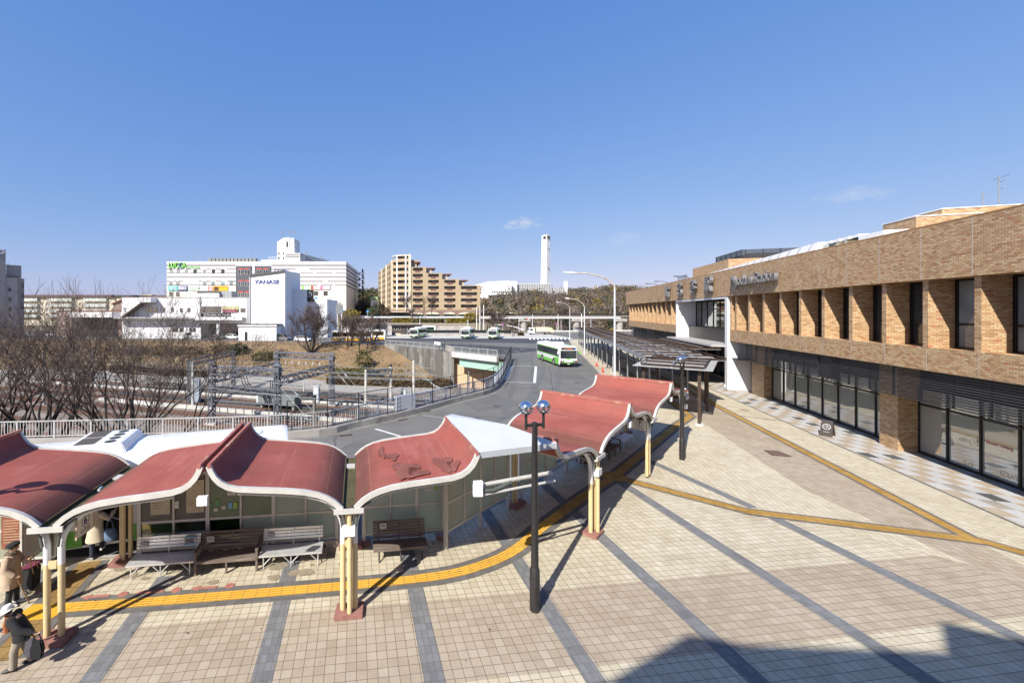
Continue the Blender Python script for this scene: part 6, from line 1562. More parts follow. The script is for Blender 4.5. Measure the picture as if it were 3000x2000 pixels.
# dark grey apartment tower at the left edge (turned away from the sun)
GA = R(52); gx0, gy0 = UX(-70, 116), 116.0
t = root('grey_apartments', 'dark grey tiled apartment tower cut off by the left edge', 'apartment block', gx0, gy0, 0, GA)
def LX(u, o=0.0):     # distance along the turned front, set back by o
    k = (u - UC)/FPX; ca, sa = math.cos(GA), math.sin(GA); bx_, by_ = gx0 - sa*o, gy0 + ca*o
    return (k*by_ - bx_)/(ca - k*sa)
def LZ(u, v, o=0.0): return CAMH - (v - VH)*(gy0 + math.cos(GA)*o + math.sin(GA)*LX(u, o))/FPX
GT = pm('grey_tile', (.30, .285, .285), .08, .5, .7); GT2 = pm('grey_tile_pale', (.37, .35, .345), .07, .5, .7)
bx(t, 'wall', GT, -6, LX(16.6), 0, 9, 0, LZ(16, 731.5)); bx(t, 'wall', GT2, LX(16.7), LX(52, .4), .4, 9, 0, LZ(35, 812, .4)); bx(t, 'wall', GT, LX(16.7) + .02, LX(62.5, 1.5), 1.5, 9, 0, LZ(45, 777, 1.5)); bx(t, 'lower_roof', pm('slate_dark', (.05, .05, .06), .1), LX(16.7), LX(53, .2), .2, 1.5, LZ(35, 812, .4) + .003, LZ(35, 810, .4))
bx(t, 'balcony_stack', GT2, LX(62.5, 1.5) + .01, LX(71, 3), 3, 9, 0, LZ(68, 816, 3))
for v in (835, 865, 895): winr(t, LX(64, 3), LX(70, 3), LZ(67, v + 9, 3), LZ(67, v - 6, 3), 3)
for v in (848.5, 877, 905): winr(t, LX(23.5, .4), LX(33, .4), LZ(28, v + 6, .4), LZ(28, v - 5.5, .4), .4)
bx(t, 'corner_strip', WW, LX(16.9), LX(20, 1.4), 1.4, 1.49, LZ(18, 811, 1.4), LZ(18, 777, 1.4))
text('P', 3.4, M['white'], t, (LX(2), -.04, LZ(3, 743)), extrude=.03, bold=.05)
m = MB(); m.tube([(LX(24, 2), 2, LZ(24, 777, 2)), (LX(24, 2), 2, LZ(24, 771, 2))], .08, 6); m.build('vent_pipe', M['grey_steel'], t)
# shopping mall
DM = 185
t = root('shopping_mall', 'wide white shopping mall with grey stripes and a green LUCCA sign', 'shopping mall', 0, DM, 0)
X5 = lambda u: UX(u, DM); Z5 = lambda v: VZ(v, DM)
ZT = Z5(766)
xl, xr = X5(488.5), X5(1014); dep = 42
bx(t, 'wall', WW, xl, xr, 0, dep, 0, ZT)
bx(t, 'lower_wall', pm('cream_base', (.70, .65, .56), .03, .3), xl - .03, xr + .05, -.05, dep, 0, Z5(837))
def stp(v0, v1, segs, name='stripe'):
    m = MB()
    for a, b in segs: m.box(X5(a), X5(b), -.06, -.002, Z5(v1), Z5(v0))
    m.build(name, SHADE, t)
for v0, v1 in ((775, 779.5), (809.5, 813.5)): stp(v0, v1, ((489, 690), (795, 1014)))
stp(786.5, 790, ((489, 505), (520, 535), (548, 560), (575, 590), (605, 618), (632, 648), (665, 690), (795, 866), (906, 1014)))
stp(798.5, 801.5, ((489, 496), (508, 517), (528, 541), (553, 566), (578, 592), (606, 619), (633, 650), (660, 690), (800, 845), (880, 918), (925, 975), (982, 1014)))
stp(822, 825.5, ((489, 496), (508, 517), (524, 536), (582, 592), (605, 618), (632, 648), (665, 690), (876, 947), (960, 1014)))
stp(833.5, 837, ((489, 690), (870, 930), (940, 975), (980, 1014)))
m = MB()
for v0, v1 in ((775, 780), (787, 792), (800, 804), (810, 815), (822, 827), (834, 838)): m.box(xr + .002, xr + .06, .0, dep, Z5(v1), Z5(v0))
m.build('stripe', pm('stripe_dark', (.10, .085, .08), .1), t)
for u, dk in ((502, 0), (522, 0), (546, 0), (571.5, 1), (599, 0), (625.5, 1), (653, 1)): winr(t, X5(u - 5), X5(u + 5), Z5(801), Z5(789), -.0, M['glass'] if dk else pm('blind_pale', (.27, .28, .28), .05))
for u, dk in ((501, 0), (521.5, 0), (599, 0), (625, 1), (653, 1), (678, 1)): winr(t, X5(u - 5), X5(u + 5), Z5(835), Z5(824), -.0, darkglass('green_glass', (.2, .27, .26)) if dk else pm('blind_pale', (.27, .28, .28), .05))
for u in (501, 521): winr(t, X5(u - 5), X5(u + 5), Z5(868), Z5(855), -.05)
GB = pm('grey_bay', (.085, .095, .11), .08)
for a, b in ((691.5, 738), (746.5, 794)): bx(t, 'glazed_bay', GB, X5(a), X5(b), -.3, -.01, Z5(872), Z5(779))
for u0 in (706, 724.5, 760, 779):
    for v in (789, 823.5, 856):
        if v == 856 and u0 > 730: continue
        bx(t, 'spandrel_red', M['red'], X5(u0 - 7), X5(u0 + 7), -.36, -.302, Z5(v - 3.2 + 3), Z5(v - 6.2 + 3))
        for q in (-3.6, 3.6): winr(t, X5(u0 + q - 2.7), X5(u0 + q + 2.7), Z5(v + 15), Z5(v + 1.6), -.302, darkglass('navy_glass', (.02, .03, .06)) if v == 823.5 else None, M['white'])
LG = pm('sign_lime', (.20, .60, .06), .05); LD = pm('sign_teal', (.02, .24, .17), .05)
for ch, u, mt in (('L', 498.5, LG), ('U', 508.5, LG), ('C', 519.5, LG), ('C', 531, LD), ('A', 541, LG)): text(ch, 3.5, mt, t, (X5(u), -.35, Z5(778)), extrude=.2, bold=.04, sx=.66)
text('MYODANI', 1.25, LG, t, (X5(566), -.2, Z5(783.5)), extrude=.06, sx=1.05)
text('COPIN', 2.1, MATS['sign_navy'], t, (X5(824), -.12, Z5(794)), extrude=.06)
def ad(u0, u1, v0, v1, mt, txt=None, tm=None, size=1.0, fr=None):
    o = bx(t, 'billboard', mt, X5(u0), X5(u1), -.35, -.06, Z5(v1), Z5(v0))
    if txt: text(txt, size, tm or WW, o, ((X5(u0) + X5(u1))/2, -.37, (Z5(v0) + Z5(v1))/2), extrude=.01)
    return o
ad(494, 521.5, 838, 851.5, pm('ad_teal', (.13, .50, .47), .06), '東進', WW, 1.5); ad(522.5, 550, 838, 852, pm('ad_navy', (.03, .04, .25), .05)); bo = ad(524.5, 548, 839.5, 848.5, WW); bo.location.y = -.31; text('山本塾', 1.15, MATS['sign_navy'], bo, (X5(536), -.37, Z5(844)), extrude=.01)
ad(552.5, 610, 837, 852, pm('ad_pale', (.68, .72, .69), .03), None); text('LUCCA', 2.1, pm('sign_dkgreen', (.05, .27, .10), .05), t, (X5(569), -.37, Z5(845.5)), extrude=.01, sx=.85)
ad(611, 625, 838, 852, M['red']); o_ = bx(t, 'billboard', WW, X5(612.2), X5(624), -.4, -.351, Z5(851), Z5(839)); text('募集', .95, M['red'], o_, (X5(618), -.41, Z5(845)), extrude=.01)
ad(625.5, 668, 838, 852, pm('ad_yellow', (.72, .46, .02), .12, 2), None); text('かたかつや', .72, M['red'], t, (X5(655), -.37, Z5(841.5)), extrude=.01); bx(t, 'billboard', pm('ad_brown', (.10, .04, .02), .5, 4), X5(628), X5(642), -.36, -.351, Z5(851), Z5(840))
for u0, mt in ((885, LG), (913, M['red']), (941, pm('ad_pink', (.62, .2, .42), .05))):
    o = ad(u0, u0 + 27, 837, 848, mt); bx(t, 'billboard', WW, X5(u0 + 5.5), X5(u0 + 26.3), -.39, -.351, Z5(847), Z5(837.8)); text('クリニック', .5, mt, o, (X5(u0 + 16), -.4, Z5(842.5)), extrude=.01)
ad(922, 967, 869, 883, WW, 'まつしまクリニック', pm('ad_blue', (.05, .30, .60), .05), .62); bx(t, 'billboard', MATS['ad_blue'], X5(922.5), X5(930), -.39, -.351, Z5(876), Z5(869.5))
for u in (926, 954): winr(t, X5(u - 6), X5(u + 6), Z5(866), Z5(853), -.05)
for u in (970, 980, 995): winr(t, X5(u - 4), X5(u + 4), Z5(898), Z5(886), -.05, pm('blind_pale', (.27, .28, .28), .05))
bx(t, 'shop_band', MATS['ad_blue'], X5(962), X5(1011), -.3, -.06, Z5(911.5), Z5(908)); bx(t, 'ground_floor', pm('ground_floor_dark', (.12, .11, .10), .2), X5(955), X5(1011), -.1, -.06, 0, Z5(911.6))
m = MB()
for k, u in enumerate(list(range(601, 740, 11))): m.box(X5(u), X5(u + 8.5), 3, 6, ZT + .05, ZT + 1.9)
m.build('roof_units', pm('unit_grey', (.22, .22, .21), .2, 2), t)
m = MB()
for u, h in ((561, 5), (590, 4), (624, 5), (713, 4), (736, 5)): m.tube([(X5(u), 6, ZT), (X5(u), 6, ZT + h)], .07, 5)
m.build('roof_antenna', M['grey_steel'], t)
fs = thing('fire_stair', 'dark steel fire escape stair on the side wall of the mall', 'fire stair', (xr + 2.0, DM + 28, 0)); m = MB(); FM = pm('stair_dark', (.06, .06, .07), .1)
for x in (0, 2.4):
    for y in (0, 5): m.tube([(x, y, 4), (x, y, ZT - 2)], .12, 6)
m.build('stair_post', FM, fs); nfl = 8
for k in range(nfl):
    z = 6 + k*3; m = MB(); m.box(-.3, 2.8, -.6, 1.2, z, z + .15); m.box(-.3, 2.8, 4, 5.8, z + 1.5, z + 1.65)
    m.bar((.3, 1.2, z), (.3, 4, z + 1.5), .8, .15); m.bar((2.0, 4, z + 1.5), (2.0, 1.2, z + 3), .8, .15)
    for zz in (z + .6, z + 1.1): m.bar((-.3, -.6, zz), (2.8, -.6, zz), .08)
    m.build('stair_flight', FM, fs)
# tower slab behind the mall
DT = 262
t = root('housing_tower', 'white housing tower with rooftop aerials rising behind the shopping mall', 'tower block', 0, DT, 0)
X6 = lambda u, d=DT: UX(u, d); Z6 = lambda v, d=DT: VZ(v, d)
m = MB(); m.prism_y([(X6(812), 20), (X6(848), 20), (X6(848), Z6(695)), (X6(830), Z6(697)), (X6(812), Z6(709))], 0, 14); m.build('wall', WW, t)
bx(t, 'stair_core', pm('core_white', (.75, .75, .76), .03), X6(848.2), X6(861), .5, 14, 20, Z6(697)); winr(t, X6(839), X6(844), Z6(724), Z6(708), 0)
for u in (817, 831):
    for v in (743, 756, 770): winr(t, X6(u - 2), X6(u + 2), Z6(v + 3), Z6(v - 3), 0)
text('UR都市', 1.6, pm('sign_greyblue', (.42, .47, .55), .05), t, (X6(825), -.06, Z6(715.5)), extrude=.02); text('UR都市', 1.3, MATS['sign_greyblue'], t, (X6(854.5), .42, Z6(718)), extrude=.02)
m = MB()
for u, v0, v1 in ((818.5, 703, 671), (841, 696, 670), (853.5, 696, 669)): m.tube([(X6(u), 5, Z6(v0)), (X6(u), 5, Z6(v1))], .14, 6); m.tube([(X6(u) + .5, 5, Z6(v1 + 12)), (X6(u) + .5, 5, Z6(v1))], .3, 6)
m.build('roof_aerial', M['grey_steel'], t)
SL = pm('slab_cream', (.72, .70, .66), .03)
bx(t, 'slab_wing', SL, X6(838), X6(884), -4, 10, 20, Z6(744)); m = MB(); m.add([(X6(884), -4, 20), (X6(965, 360), 98, 20), (X6(965, 360), 98, Z6(764, 360)), (X6(884), -4, Z6(744)), (X6(884) - 12, 10, 20), (X6(965, 360) - 12, 110, 20), (X6(965, 360) - 12, 110, Z6(764, 360)), (X6(884) - 12, 10, Z6(744))], [(0,1,2,3), (3,2,6,7), (1,5,6,2), (4,7,6,5), (0,3,7,4)]); m.build('slab_wing', SL, t)
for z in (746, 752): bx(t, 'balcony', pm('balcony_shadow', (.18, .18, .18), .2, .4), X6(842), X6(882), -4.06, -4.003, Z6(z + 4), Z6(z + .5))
m = MB(); a, b = Vector((X6(884), -4)), Vector((X6(965, 360), 98))
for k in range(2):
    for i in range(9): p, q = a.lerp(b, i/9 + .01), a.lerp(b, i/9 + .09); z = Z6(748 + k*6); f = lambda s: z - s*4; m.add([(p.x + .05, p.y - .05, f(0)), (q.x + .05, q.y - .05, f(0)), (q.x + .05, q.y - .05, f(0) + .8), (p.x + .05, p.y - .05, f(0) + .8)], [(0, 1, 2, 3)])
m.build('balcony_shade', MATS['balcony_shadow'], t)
bx(t, 'low_wing', SL, X6(762), X6(811.8), 2, 12, 20, Z6(760)); m = MB()
for k in range(10): m.box(X6(784 + k*3), X6(784.4 + k*3), 2, 2.1, Z6(760), Z6(751))
m.box(X6(784), X6(811.5), 2, 2.1, Z6(751.6), Z6(751)); m.build('roof_fence', M['white'], t)
m = MB()
for u, v0, v1 in ((890, 742, 732), (937, 755, 744)): m.tube([(X6(u), 6, Z6(v0) - 1), (X6(u), 6, Z6(v1))], .3, 6)
m.build('roof_aerial', M['grey_steel'], t)
# tan stepped apartment block
DA = 185
t = root('apartment_block', 'tan stepped apartment block with a rounded corner of stacked balconies', 'apartment block', 0, DA, 0)
X7 = lambda u, d=DA: UX(u, d); Z7 = lambda v, d=DA: VZ(v, d)
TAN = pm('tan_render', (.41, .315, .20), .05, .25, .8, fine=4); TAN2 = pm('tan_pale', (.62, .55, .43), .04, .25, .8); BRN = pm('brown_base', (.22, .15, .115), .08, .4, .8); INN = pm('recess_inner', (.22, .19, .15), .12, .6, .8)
ZG = Z7(907.5); FH = (ZG - Z7(745))/9.05 * -1
FH = (Z7(745) - ZG)/9.05
steps = [(1204, 1241, 7), (1241, 1296, 6.92), (1296, 1344.5, 5.92), (1344.5, 1407.6, 4.92)]
steps = [(1204, 1248.5, 7), (1248.5, 1295.5, 6), (1295.5, 1344.5, 5), (1344.5, 1407.6, 4)]
bx(t, 'base', BRN, X7(1137), X7(1407), -.3, 16, 4, ZG)
yd = 1.8
for a, b, n in steps:
    zt = ZG + n*FH
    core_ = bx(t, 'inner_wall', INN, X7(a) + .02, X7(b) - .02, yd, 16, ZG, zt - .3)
    fm = MB()
    fm.box(X7(b) - 1.5, X7(b), 0, yd + .3, ZG, zt); fm.box(X7(a), X7(a) + .9, 0, yd + .3, ZG, zt)
    fm.box(X7(a) + .9, X7(b) - 1.5, 0, yd, zt - .35, zt + .0)
    fm.build('wall_frame', TAN, t); 
    for k in range(n):
        z = ZG + k*FH
        par = MB(); par.box(X7(a) + .9, X7(b) - 1.5, -.02, .22, z - .35 if k else z, z + 1.02); par.box(X7(a) + .9, X7(b) - 1.5, .22, yd, z - .05, z + .08); par.build('balcony', TAN, t)
        bx(t, 'flower_box', pm('red_box', (.26, .085, .06), .08), X7((a + b)/2) - 1.6, X7((a + b)/2) + .8, -.25, -.03, z + .55, z + .95)
        w_ = X7(b) - X7(a)
        for i in range(3):
            x = X7(a) + 1.2 + i*(w_ - 3.2)/3; winr(t, x, x + (w_ - 3.2)/3 - .5, z + .1, z + 2.2, yd, darkglass('apt_glass', (.13, .15, .16), .08, .7))
    if n < 7 or True:
        rz = ZG + (n + 1)*FH if n < 7 else 0
for a, b, n in steps[0:]:
    zt = ZG + n*FH
    pw = 27; x0, x1 = X7(a) + .1, X7(a) + UX(UC + pw, DA)
    bx(t, 'terrace_house', pm('terrace_wall', (.5, .42, .31), .06), x0, x1 - 1.6, 2.4, 12, zt + .003, zt + 2.2); bx(t, 'terrace_roof', pm('roof_redbrown', (.22, .09, .07), .1), x0, x1 + .2, 1.6, 12, zt + 2.203, zt + 2.6)
    winr(t, x0 + .4, x1 - 2.4, zt + .3, zt + 2.0, 2.4, MATS['apt_glass'])
    bx(t, 'roof', TAN2, X7(a) + .1, X7(b) - .1, .3, 15.8, zt - .31, zt - .005) 
bx(t, 'corner_pier', TAN2, X7(1196.5), X7(1204) - .02, -.35, 16, ZG, Z7(745))
# rounded corner
cx_, rad = X7(1196.4), X7(1196.4) - X7(1148)
def arc(r, y0=0.0, n=10, k=1.0): return [(cx_ - r*math.sin(PI/2*i/n), y0 + rad*.8 - (r/rad)*rad*.8*math.cos(PI/2*i/n)) for i in range(n + 1)]
for k in range(9):
    z = ZG + k*FH; m = MB(); o_, i_ = arc(rad), arc(rad - .3)
    m.prism(o_ + i_[::-1], z - .35 if k else z, z + 1.02); m.build('balcony', TAN, t)
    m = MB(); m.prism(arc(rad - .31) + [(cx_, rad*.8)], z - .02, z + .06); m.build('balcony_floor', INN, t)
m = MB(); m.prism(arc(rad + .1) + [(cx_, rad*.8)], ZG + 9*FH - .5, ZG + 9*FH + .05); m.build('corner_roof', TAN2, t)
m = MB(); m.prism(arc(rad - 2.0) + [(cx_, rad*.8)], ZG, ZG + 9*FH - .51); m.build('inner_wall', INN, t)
ii = arc(rad - 1.97)
for k in range(9):
    for j in (1, 4, 7):
        m = MB(); p, q = ii[j], ii[j + 2]; z = ZG + k*FH; m.add([(*p, z + .1), (*q, z + .1), (*q, z + 2.2), (*p, z + 2.2)], [(0, 1, 2, 3)]); m.build('window', MATS['apt_glass'], t)
for j in (1, 5): 
    p = arc(rad - .2)[j]; m = MB(); m.cyl((p[0], p[1], 0), .42, ZG, ZG + 9*FH - .5, 10); m.build('column', WW, t, smooth=True)
# receding wing to the left
wl = [(X7(1148), rad*.8), (UX(1108, 232), 47.0)]
z9 = ZG + 8.4*FH
m = MB(); m.add([(*wl[0], 4), (*wl[1], 4), (*wl[1], ZG + 7.6*FH), (*wl[0], z9), (wl[0][0] + 12, wl[0][1], 4), (wl[1][0] + 12, wl[1][1], 4), (wl[1][0] + 12, wl[1][1], ZG + 7.6*FH), (wl[0][0] + 12, wl[0][1], z9)], [(1,0,3,2), (3,7,6,2), (1,2,6,5), (0,4,7,3)]); m.build('rear_wing', TAN, t)
a, b = Vector(wl[0]), Vector(wl[1]); dn_ = (b - a).normalized(); on_ = Vector((dn_.y*-1, dn_.x)) 
if on_.x > 0: on_ *= -1
for k in range(8):
    for i in range(9):
        if k > 7.4: continue
        p, q = a.lerp(b, .04 + i*.107), a.lerp(b, .04 + i*.107 + .045); z = ZG + k*FH; m = MB(); e = on_*.06; m.add([(*(p + e), z + .5), (*(q + e), z + .5), (*(q + e), z + 2.1), (*(p + e), z + 2.1)], [(0, 1, 2, 3)]); m.build('window', pm('recess_dark', (.06, .05, .045), .2), t)
for f_ in (.0, .36, .7):
    p = a.lerp(b, f_); m = MB(); m.bar((*(p + on_*.1), ZG), (*(p + on_*.1), z9 - .6*f_*FH), .9, .5); m.build('pilaster', TAN2, t)
m = MB(); m.tube([(X7(1184), 6, Z7(745)), (X7(1184), 6, Z7(707))], [.12, .04], 6); m.build('lightning_rod', M['grey_steel'], t)
for u0, u1 in ((1203, 1238), (1246, 1286), (1298, 1332), (1343, 1393)):
    m = MB(); rg = []
    for k in range(9): a_ = PI*k/8; rg.append((X7((u0 + u1)/2) - (X7(u1) - X7(u0))/2*math.cos(a_), Z7(920.5) + 1.0*math.sin(a_)))
    m.prism_y(rg, -2.4, -.31); m.build('awning', pm('awning_cream', (.66, .6, .47), .04), t)
    bx(t, 'shop_opening', pm('shop_dark', (.12, .12, .12), .3, 1), X7(u0 + 2), X7(u1 - 2), -.36, -.301, 4.6, Z7(921))
bx(t, 'entrance_roof', TAN2, X7(1136), X7(1200), -3.2, -.31, Z7(914.5), Z7(912)); bx(t, 'entrance_opening', MATS['shop_dark'], X7(1150), X7(1194), -.36, -.301, 4.6, Z7(915))
for z_k, v in enumerate((843, 856, 874, 893, 911)):
    bx(t, 'side_balcony', TAN, X7(1407.8), X7(1413.5), 3, 9, Z7(v + 4), Z7(v - 4))
# little green roofed house
t = root('green_roofed_house', 'small white house with a pale green roof between mall and tan apartments', 'house', 0, 205, 4); X8 = lambda u: UX(u, 205)
bx(t, 'wall', WW, X8(1086), X8(1107), 0, 10, 0, VZ(879, 205) - 4); m = MB(); m.prism_y([(X8(1085), VZ(879, 205) - 4), (X8(1108), VZ(879, 205) - 4), (X8(1106), VZ(869, 205) - 4), (X8(1087), VZ(869, 205) - 4)], -.5, 10); m.build('roof', pm('roof_green', (.27, .36, .2), .06), t)
for v in (889, 899): winr(t, X8(1093), X8(1105), VZ(v + 4, 205) - 4, VZ(v - 3, 205) - 4, 0)
# white plant, hall, chimney tower
t = root('white_plant', 'white windowless plant building on the hill with a row of small square windows', 'plant', 0, 300, 8); X9 = lambda u: UX(u, 300); Z9 = lambda v: VZ(v, 300) - 8
m = MB(); m.prism_y([(X9(1390), 0), (X9(1429), 0), (X9(1429), Z9(825)), (X9(1390), Z9(835))], 2, 30); m.build('wall', WW, t)
bx(t, 'wall', WW, X9(1429.1), X9(1496), -3, 22, Z9(865), Z9(825)); bx(t, 'wall', pm('plant_shade_wall', (.75, .77, .79), .03), X9(1427), X9(1518), 1, 26, 0, Z9(866)); bx(t, 'wall', WW, X9(1460), X9(1518.5), 3, 24, Z9(866) + .003, Z9(822.5))
for k in range(8): winr(t, X9(1439 + k*6.3), X9(1442.6 + k*6.3), Z9(858), Z9(854), -3)
for k in range(4):
    for v in (840, 849): winr(t, X9(1404 + k*4), X9(1406 + k*4), Z9(v + 1.5), Z9(v - 1.5), 2)
for u, v in ((1445, 876.5), (1451, 877.5), (1459, 877.5), (1474, 877.5), (1489, 877.5), (1497, 877.5)): winr(t, X9(u - 2), X9(u + 2), Z9(v + 2), Z9(v - 2), 1)
for u, v in ((1504, 843.5), (1504, 852.5), (1512, 857)): winr(t, X9(u - 2), X9(u + 2), Z9(v + 2), Z9(v - 2), 3)
bx(t, 'roof_plant', pm('plant_roof', (.5, .5, .48), .1), X9(1485), X9(1495), 5, 9, Z9(822.5), Z9(820.5))
t = root('grey_hall', 'long grey panelled hall at the foot of the white chimney tower', 'hall', 0, 306, 8); X10 = lambda u: UX(u, 306); Z10 = lambda v: VZ(v, 306) - 8
GH = pm('hall_panel', (.40, .40, .385), .06, .2, .8)
bx(t, 'wall', GH, X10(1518.7), X10(1612), 0, 24, 0, Z10(832)); bx(t, 'wall', GH, X10(1612.1), X10(1654), .3, 20, 0, Z10(842.5)); m = MB()
for k in range(14): m.box(X10(1523 + k*7.2), X10(1523.9 + k*7.2), -.1, 0, 0, Z10(832))
for k in range(6): m.box(X10(1619 + k*6.5), X10(1619.9 + k*6.5), .2, .3, 0, Z10(843))
m.build('panel_ribs', pm('rib_dark', (.10, .12, .15), .1), t); bx(t, 'roof_edge', WW, X10(1518.5), X10(1612.3), -.2, 24, Z10(832) + .003, Z10(830.5))
t = root('chimney_tower', 'very tall slim white chimney tower with dark slots near its top', 'tower', 0, 320, 8); X11 = lambda u: UX(u, 320); Z11 = lambda v: VZ(v, 320) - 8
a0, a1, b0, b1 = X11(1587.5), X11(1615), X11(1592), X11(1615)
m = MB(); zt = Z11(687); mid_u = 1603; 
m.loft([[(a0, 4, 0), (X11(1600), 0, 0), (a1, 3, 0), (a1 - 2, 9, 0)], [(b0, 4, zt), (X11(1602), 0, zt), (b1, 2.4, zt), (b1 - 2, 8, zt)]]); m.build('shaft', WW, t)
m = MB()
for u in (1595, 1597, 1599): m.box(X11(u - .6), X11(u + .6), .2, 3.2, zt - 2.6, zt - 1.4)
for u in (1605, 1608, 1611): m.box(X11(u - .9), X11(u + .9), .1, 2.8, zt - 2.8, zt - 1.0)
m.build('slots', MATS['recess_dark'], t)
m = MB(); m.box(X11(1606.5), X11(1608.5), .4, 1.6, Z11(786), Z11(782)); m.box(X11(1592.8), X11(1594), 1.6, 2.6, Z11(785.5), Z11(783)); m.box(X11(1607.5), X11(1610), .6, 1.8, Z11(728), Z11(726)); m.build('shaft_mark', pm('rust_mark', (.2, .09, .07), .3), t)
m = MB()
for u in (1599, 1603, 1607, 1610): m.box(X11(u - 1), X11(u + 1), 2, 4, zt, zt + .9)
m.build('roof_plant', pm('plant_grey', (.3, .31, .33), .1), t)
t = root('chimney_stack', 'small white square chimney at the right end of the grey hall', 'chimney', X11(1656), 318, 8); m = MB(); w = X11(1660) - X11(1652)
m.box(-w/2, w/2, 0, 3, 0, Z11(824)); m.build('shaft', WW, t); m = MB(); m.box(-.1, .1, -.05, -.001, 0, Z11(824)); m.build('shaft_groove', MATS['joint_shadow'], t)
# far apartment blocks on the ridge
for i, (u0, u1, v0, v1, d, lb, mt) in enumerate(((1658, 1700, 850, 862, 560, 'low white apartment block on the ridge, right of the small chimney', WW), (1692, 1722, 844, 855, 600, 'blue grey flat roofed block on the far ridge', pm('far_bluegrey', (.25, .27, .32), .05)), (1722, 1764, 842, 866, 580, 'white apartment block on the ridge with a tall lift head', WW), (1764, 1834, 849, 868, 540, 'wide white apartment block on the ridge just left of the station', WW), (1785, 1870, 836, 852, 700, 'large dark grey stepped apartment block farthest away on the ridge', pm('far_grey', (.27, .26, .27), .05)))):
    zb = hz(UX((u0 + u1)/2, d), d) - 2; t = root('ridge_apartments', lb, 'apartment block', 0, d, zb, 0, 'apartment blocks on the far ridge'); bx(t, 'wall', mt, UX(u0, d), UX(u1, d), 0, 14, 0, VZ(v0, d) - zb)
    nf = max(3, int((v1 - v0)/3)); m = MB()
    for k in range(nf):
        z = VZ(v0 + 1.5 + k*(v1 - v0)/nf, d) - zb
        u = u0 + 1.5
        while u < u1 - 3: m.box(UX(u, d), UX(u + 2.4, d), -.2, -.003, z - .9, z + .5); u += 4
    m.build('window_bands', pm('far_window', (.25, .26, .28), .1), t)
    if i == 2: bx(t, 'lift_head', WW, UX(1747, d), UX(1755, d), 2, 8, VZ(v0, d) - zb, VZ(838.5, d) - zb)
    if i == 4: bx(t, 'lift_head', MATS['far_grey'], UX(1828, d), UX(1834, d), 2, 8, VZ(v0, d) - zb, VZ(834, d) - zb); bx(t, 'upper_storeys', MATS['far_grey'], UX(1812, d), UX(1858, d), 1, 12, VZ(v0, d) - zb, VZ(838.5, d) - zb)
# stone retaining wall, walkway roof, footbridge
t = root('stone_wall', 'grey stone faced retaining wall behind the parked buses', 'wall', 0, 150, -.12); SW = pm('stone_wall', (.34, .31, .285), .3, .9, .9, fine=3.5, stain=(.2, .18, .165), bmp=.6)
m = MB(); m.add([(UX(1000, 150), 0, 0), (UX(1380, 150), 0, 0), (UX(1376, 150), 1.2, 3.45), (UX(1004, 150), 1.2, 3.45), (UX(1400, 158), 8, 0), (UX(1392, 158), 8, 3.4)], [(0,1,2,3), (1,4,5,2)]); m.build('wall_face', SW, t)
t = root('walkway_roof', 'long pale blue roofed walkway on thin white posts in front of the tan apartments', 'canopy', 0, 165, 3.2)
m = MB(); m.box(UX(1005, 165), UX(1372, 165), -1.2, 1.2, VZ(929.2, 165) - 3.2, VZ(926.6, 165) - 3.2); m.build('roof', pm('pale_blue_roof', (.38, .52, .66), .08, .3), t); bx(t, 'roof_fascia', WW, UX(1005, 165), UX(1372, 165), -1.3, -1.21, VZ(930.4, 165) - 3.2, VZ(928.2, 165) - 3.2)
for k in range(16): bx(t, 'post', WW, UX(1020 + k*23, 165) - .1, UX(1020 + k*23, 165) + .1, -.9, -.7, 0, VZ(929.3, 165) - 3.2)
t = root('footbridge', 'white girder footbridge with a dark handrail crossing in front of the wooded hill', 'bridge', 0, 165, -.12)
xa, xb = UX(1404, 165), UX(1842, 165); z0, z1 = VZ(931.8, 165), VZ(926, 165)
bx(t, 'girder', pm('girder_white', (.62, .62, .61), .06, .2, .6), xa, xb - 4, -1.4, 1.4, z0, z1); bx(t, 'deck_edge', M['concrete'], xa, xb, -1.6, 1.6, z1 + .003, z1 + .25)
m = MB(); RL = pm('rail_brown', (.09, .06, .05), .15)
k = xa
while k < xb: m.box(k, k + .1, -1.55, -1.45, z1 + .25, z1 + 1.25); k += 3.2
m.build('rail_posts', RL, t)
for z in (.55, .9, 1.22): bx(t, 'handrail', RL, xa, xb, -1.54, -1.46, z1 + z - .05, z1 + z)
bx(t, 'parapet_panel', glassy('bridge_panel', (.45, .45, .45), .1), xa, xb, -1.5, -1.49, z1 + .3, z1 + 1.2)
for u in (1534, 1688, 1815):
    m = MB(); m.cyl((UX(u, 165), 0, 0), 1.25, 0, z0 - 1.2, 16); m.build('pier', M['concrete'], t, smooth=True); bx(t, 'pier_head', M['concrete'], UX(u, 165) - 2.3, UX(u, 165) + 2.3, -1.5, 1.5, z0 - 1.2, z0 - .003)
# terminal huts and fences
t = root('brown_hut', 'low dark brown hut with a flat roof beside the first parked bus', 'hut', 0, 134, -.12); X12 = lambda u: UX(u, 134); HB = pm('hut_brown', (.072, .056, .046), .1, .6, .7)
bx(t, 'wall', HB, X12(1148), X12(1235), 0, 5, .35, 3.1); bx(t, 'roof', pm('hut_roof', (.045, .038, .034), .1), X12(1144.5), X12(1240), -.8, 5.5, 3.103, 3.4); bx(t, 'base', M['concrete_pale'], X12(1147.5), X12(1235.5), -.05, 5.05, 0, .345)
for u in (1158.5, 1170.5): winr(t, X12(u - 3.3), X12(u + 3.3), 1.9, 2.6, 0, None, M['white'])
bx(t, 'door', pm('hut_door', (.03, .027, .025), .1), X12(1188), X12(1198), -.06, -.002, .35, 2.7); bx(t, 'door_frame', M['grey_steel'], X12(1192), X12(1194), -.1, -.061, .35, 2.6)
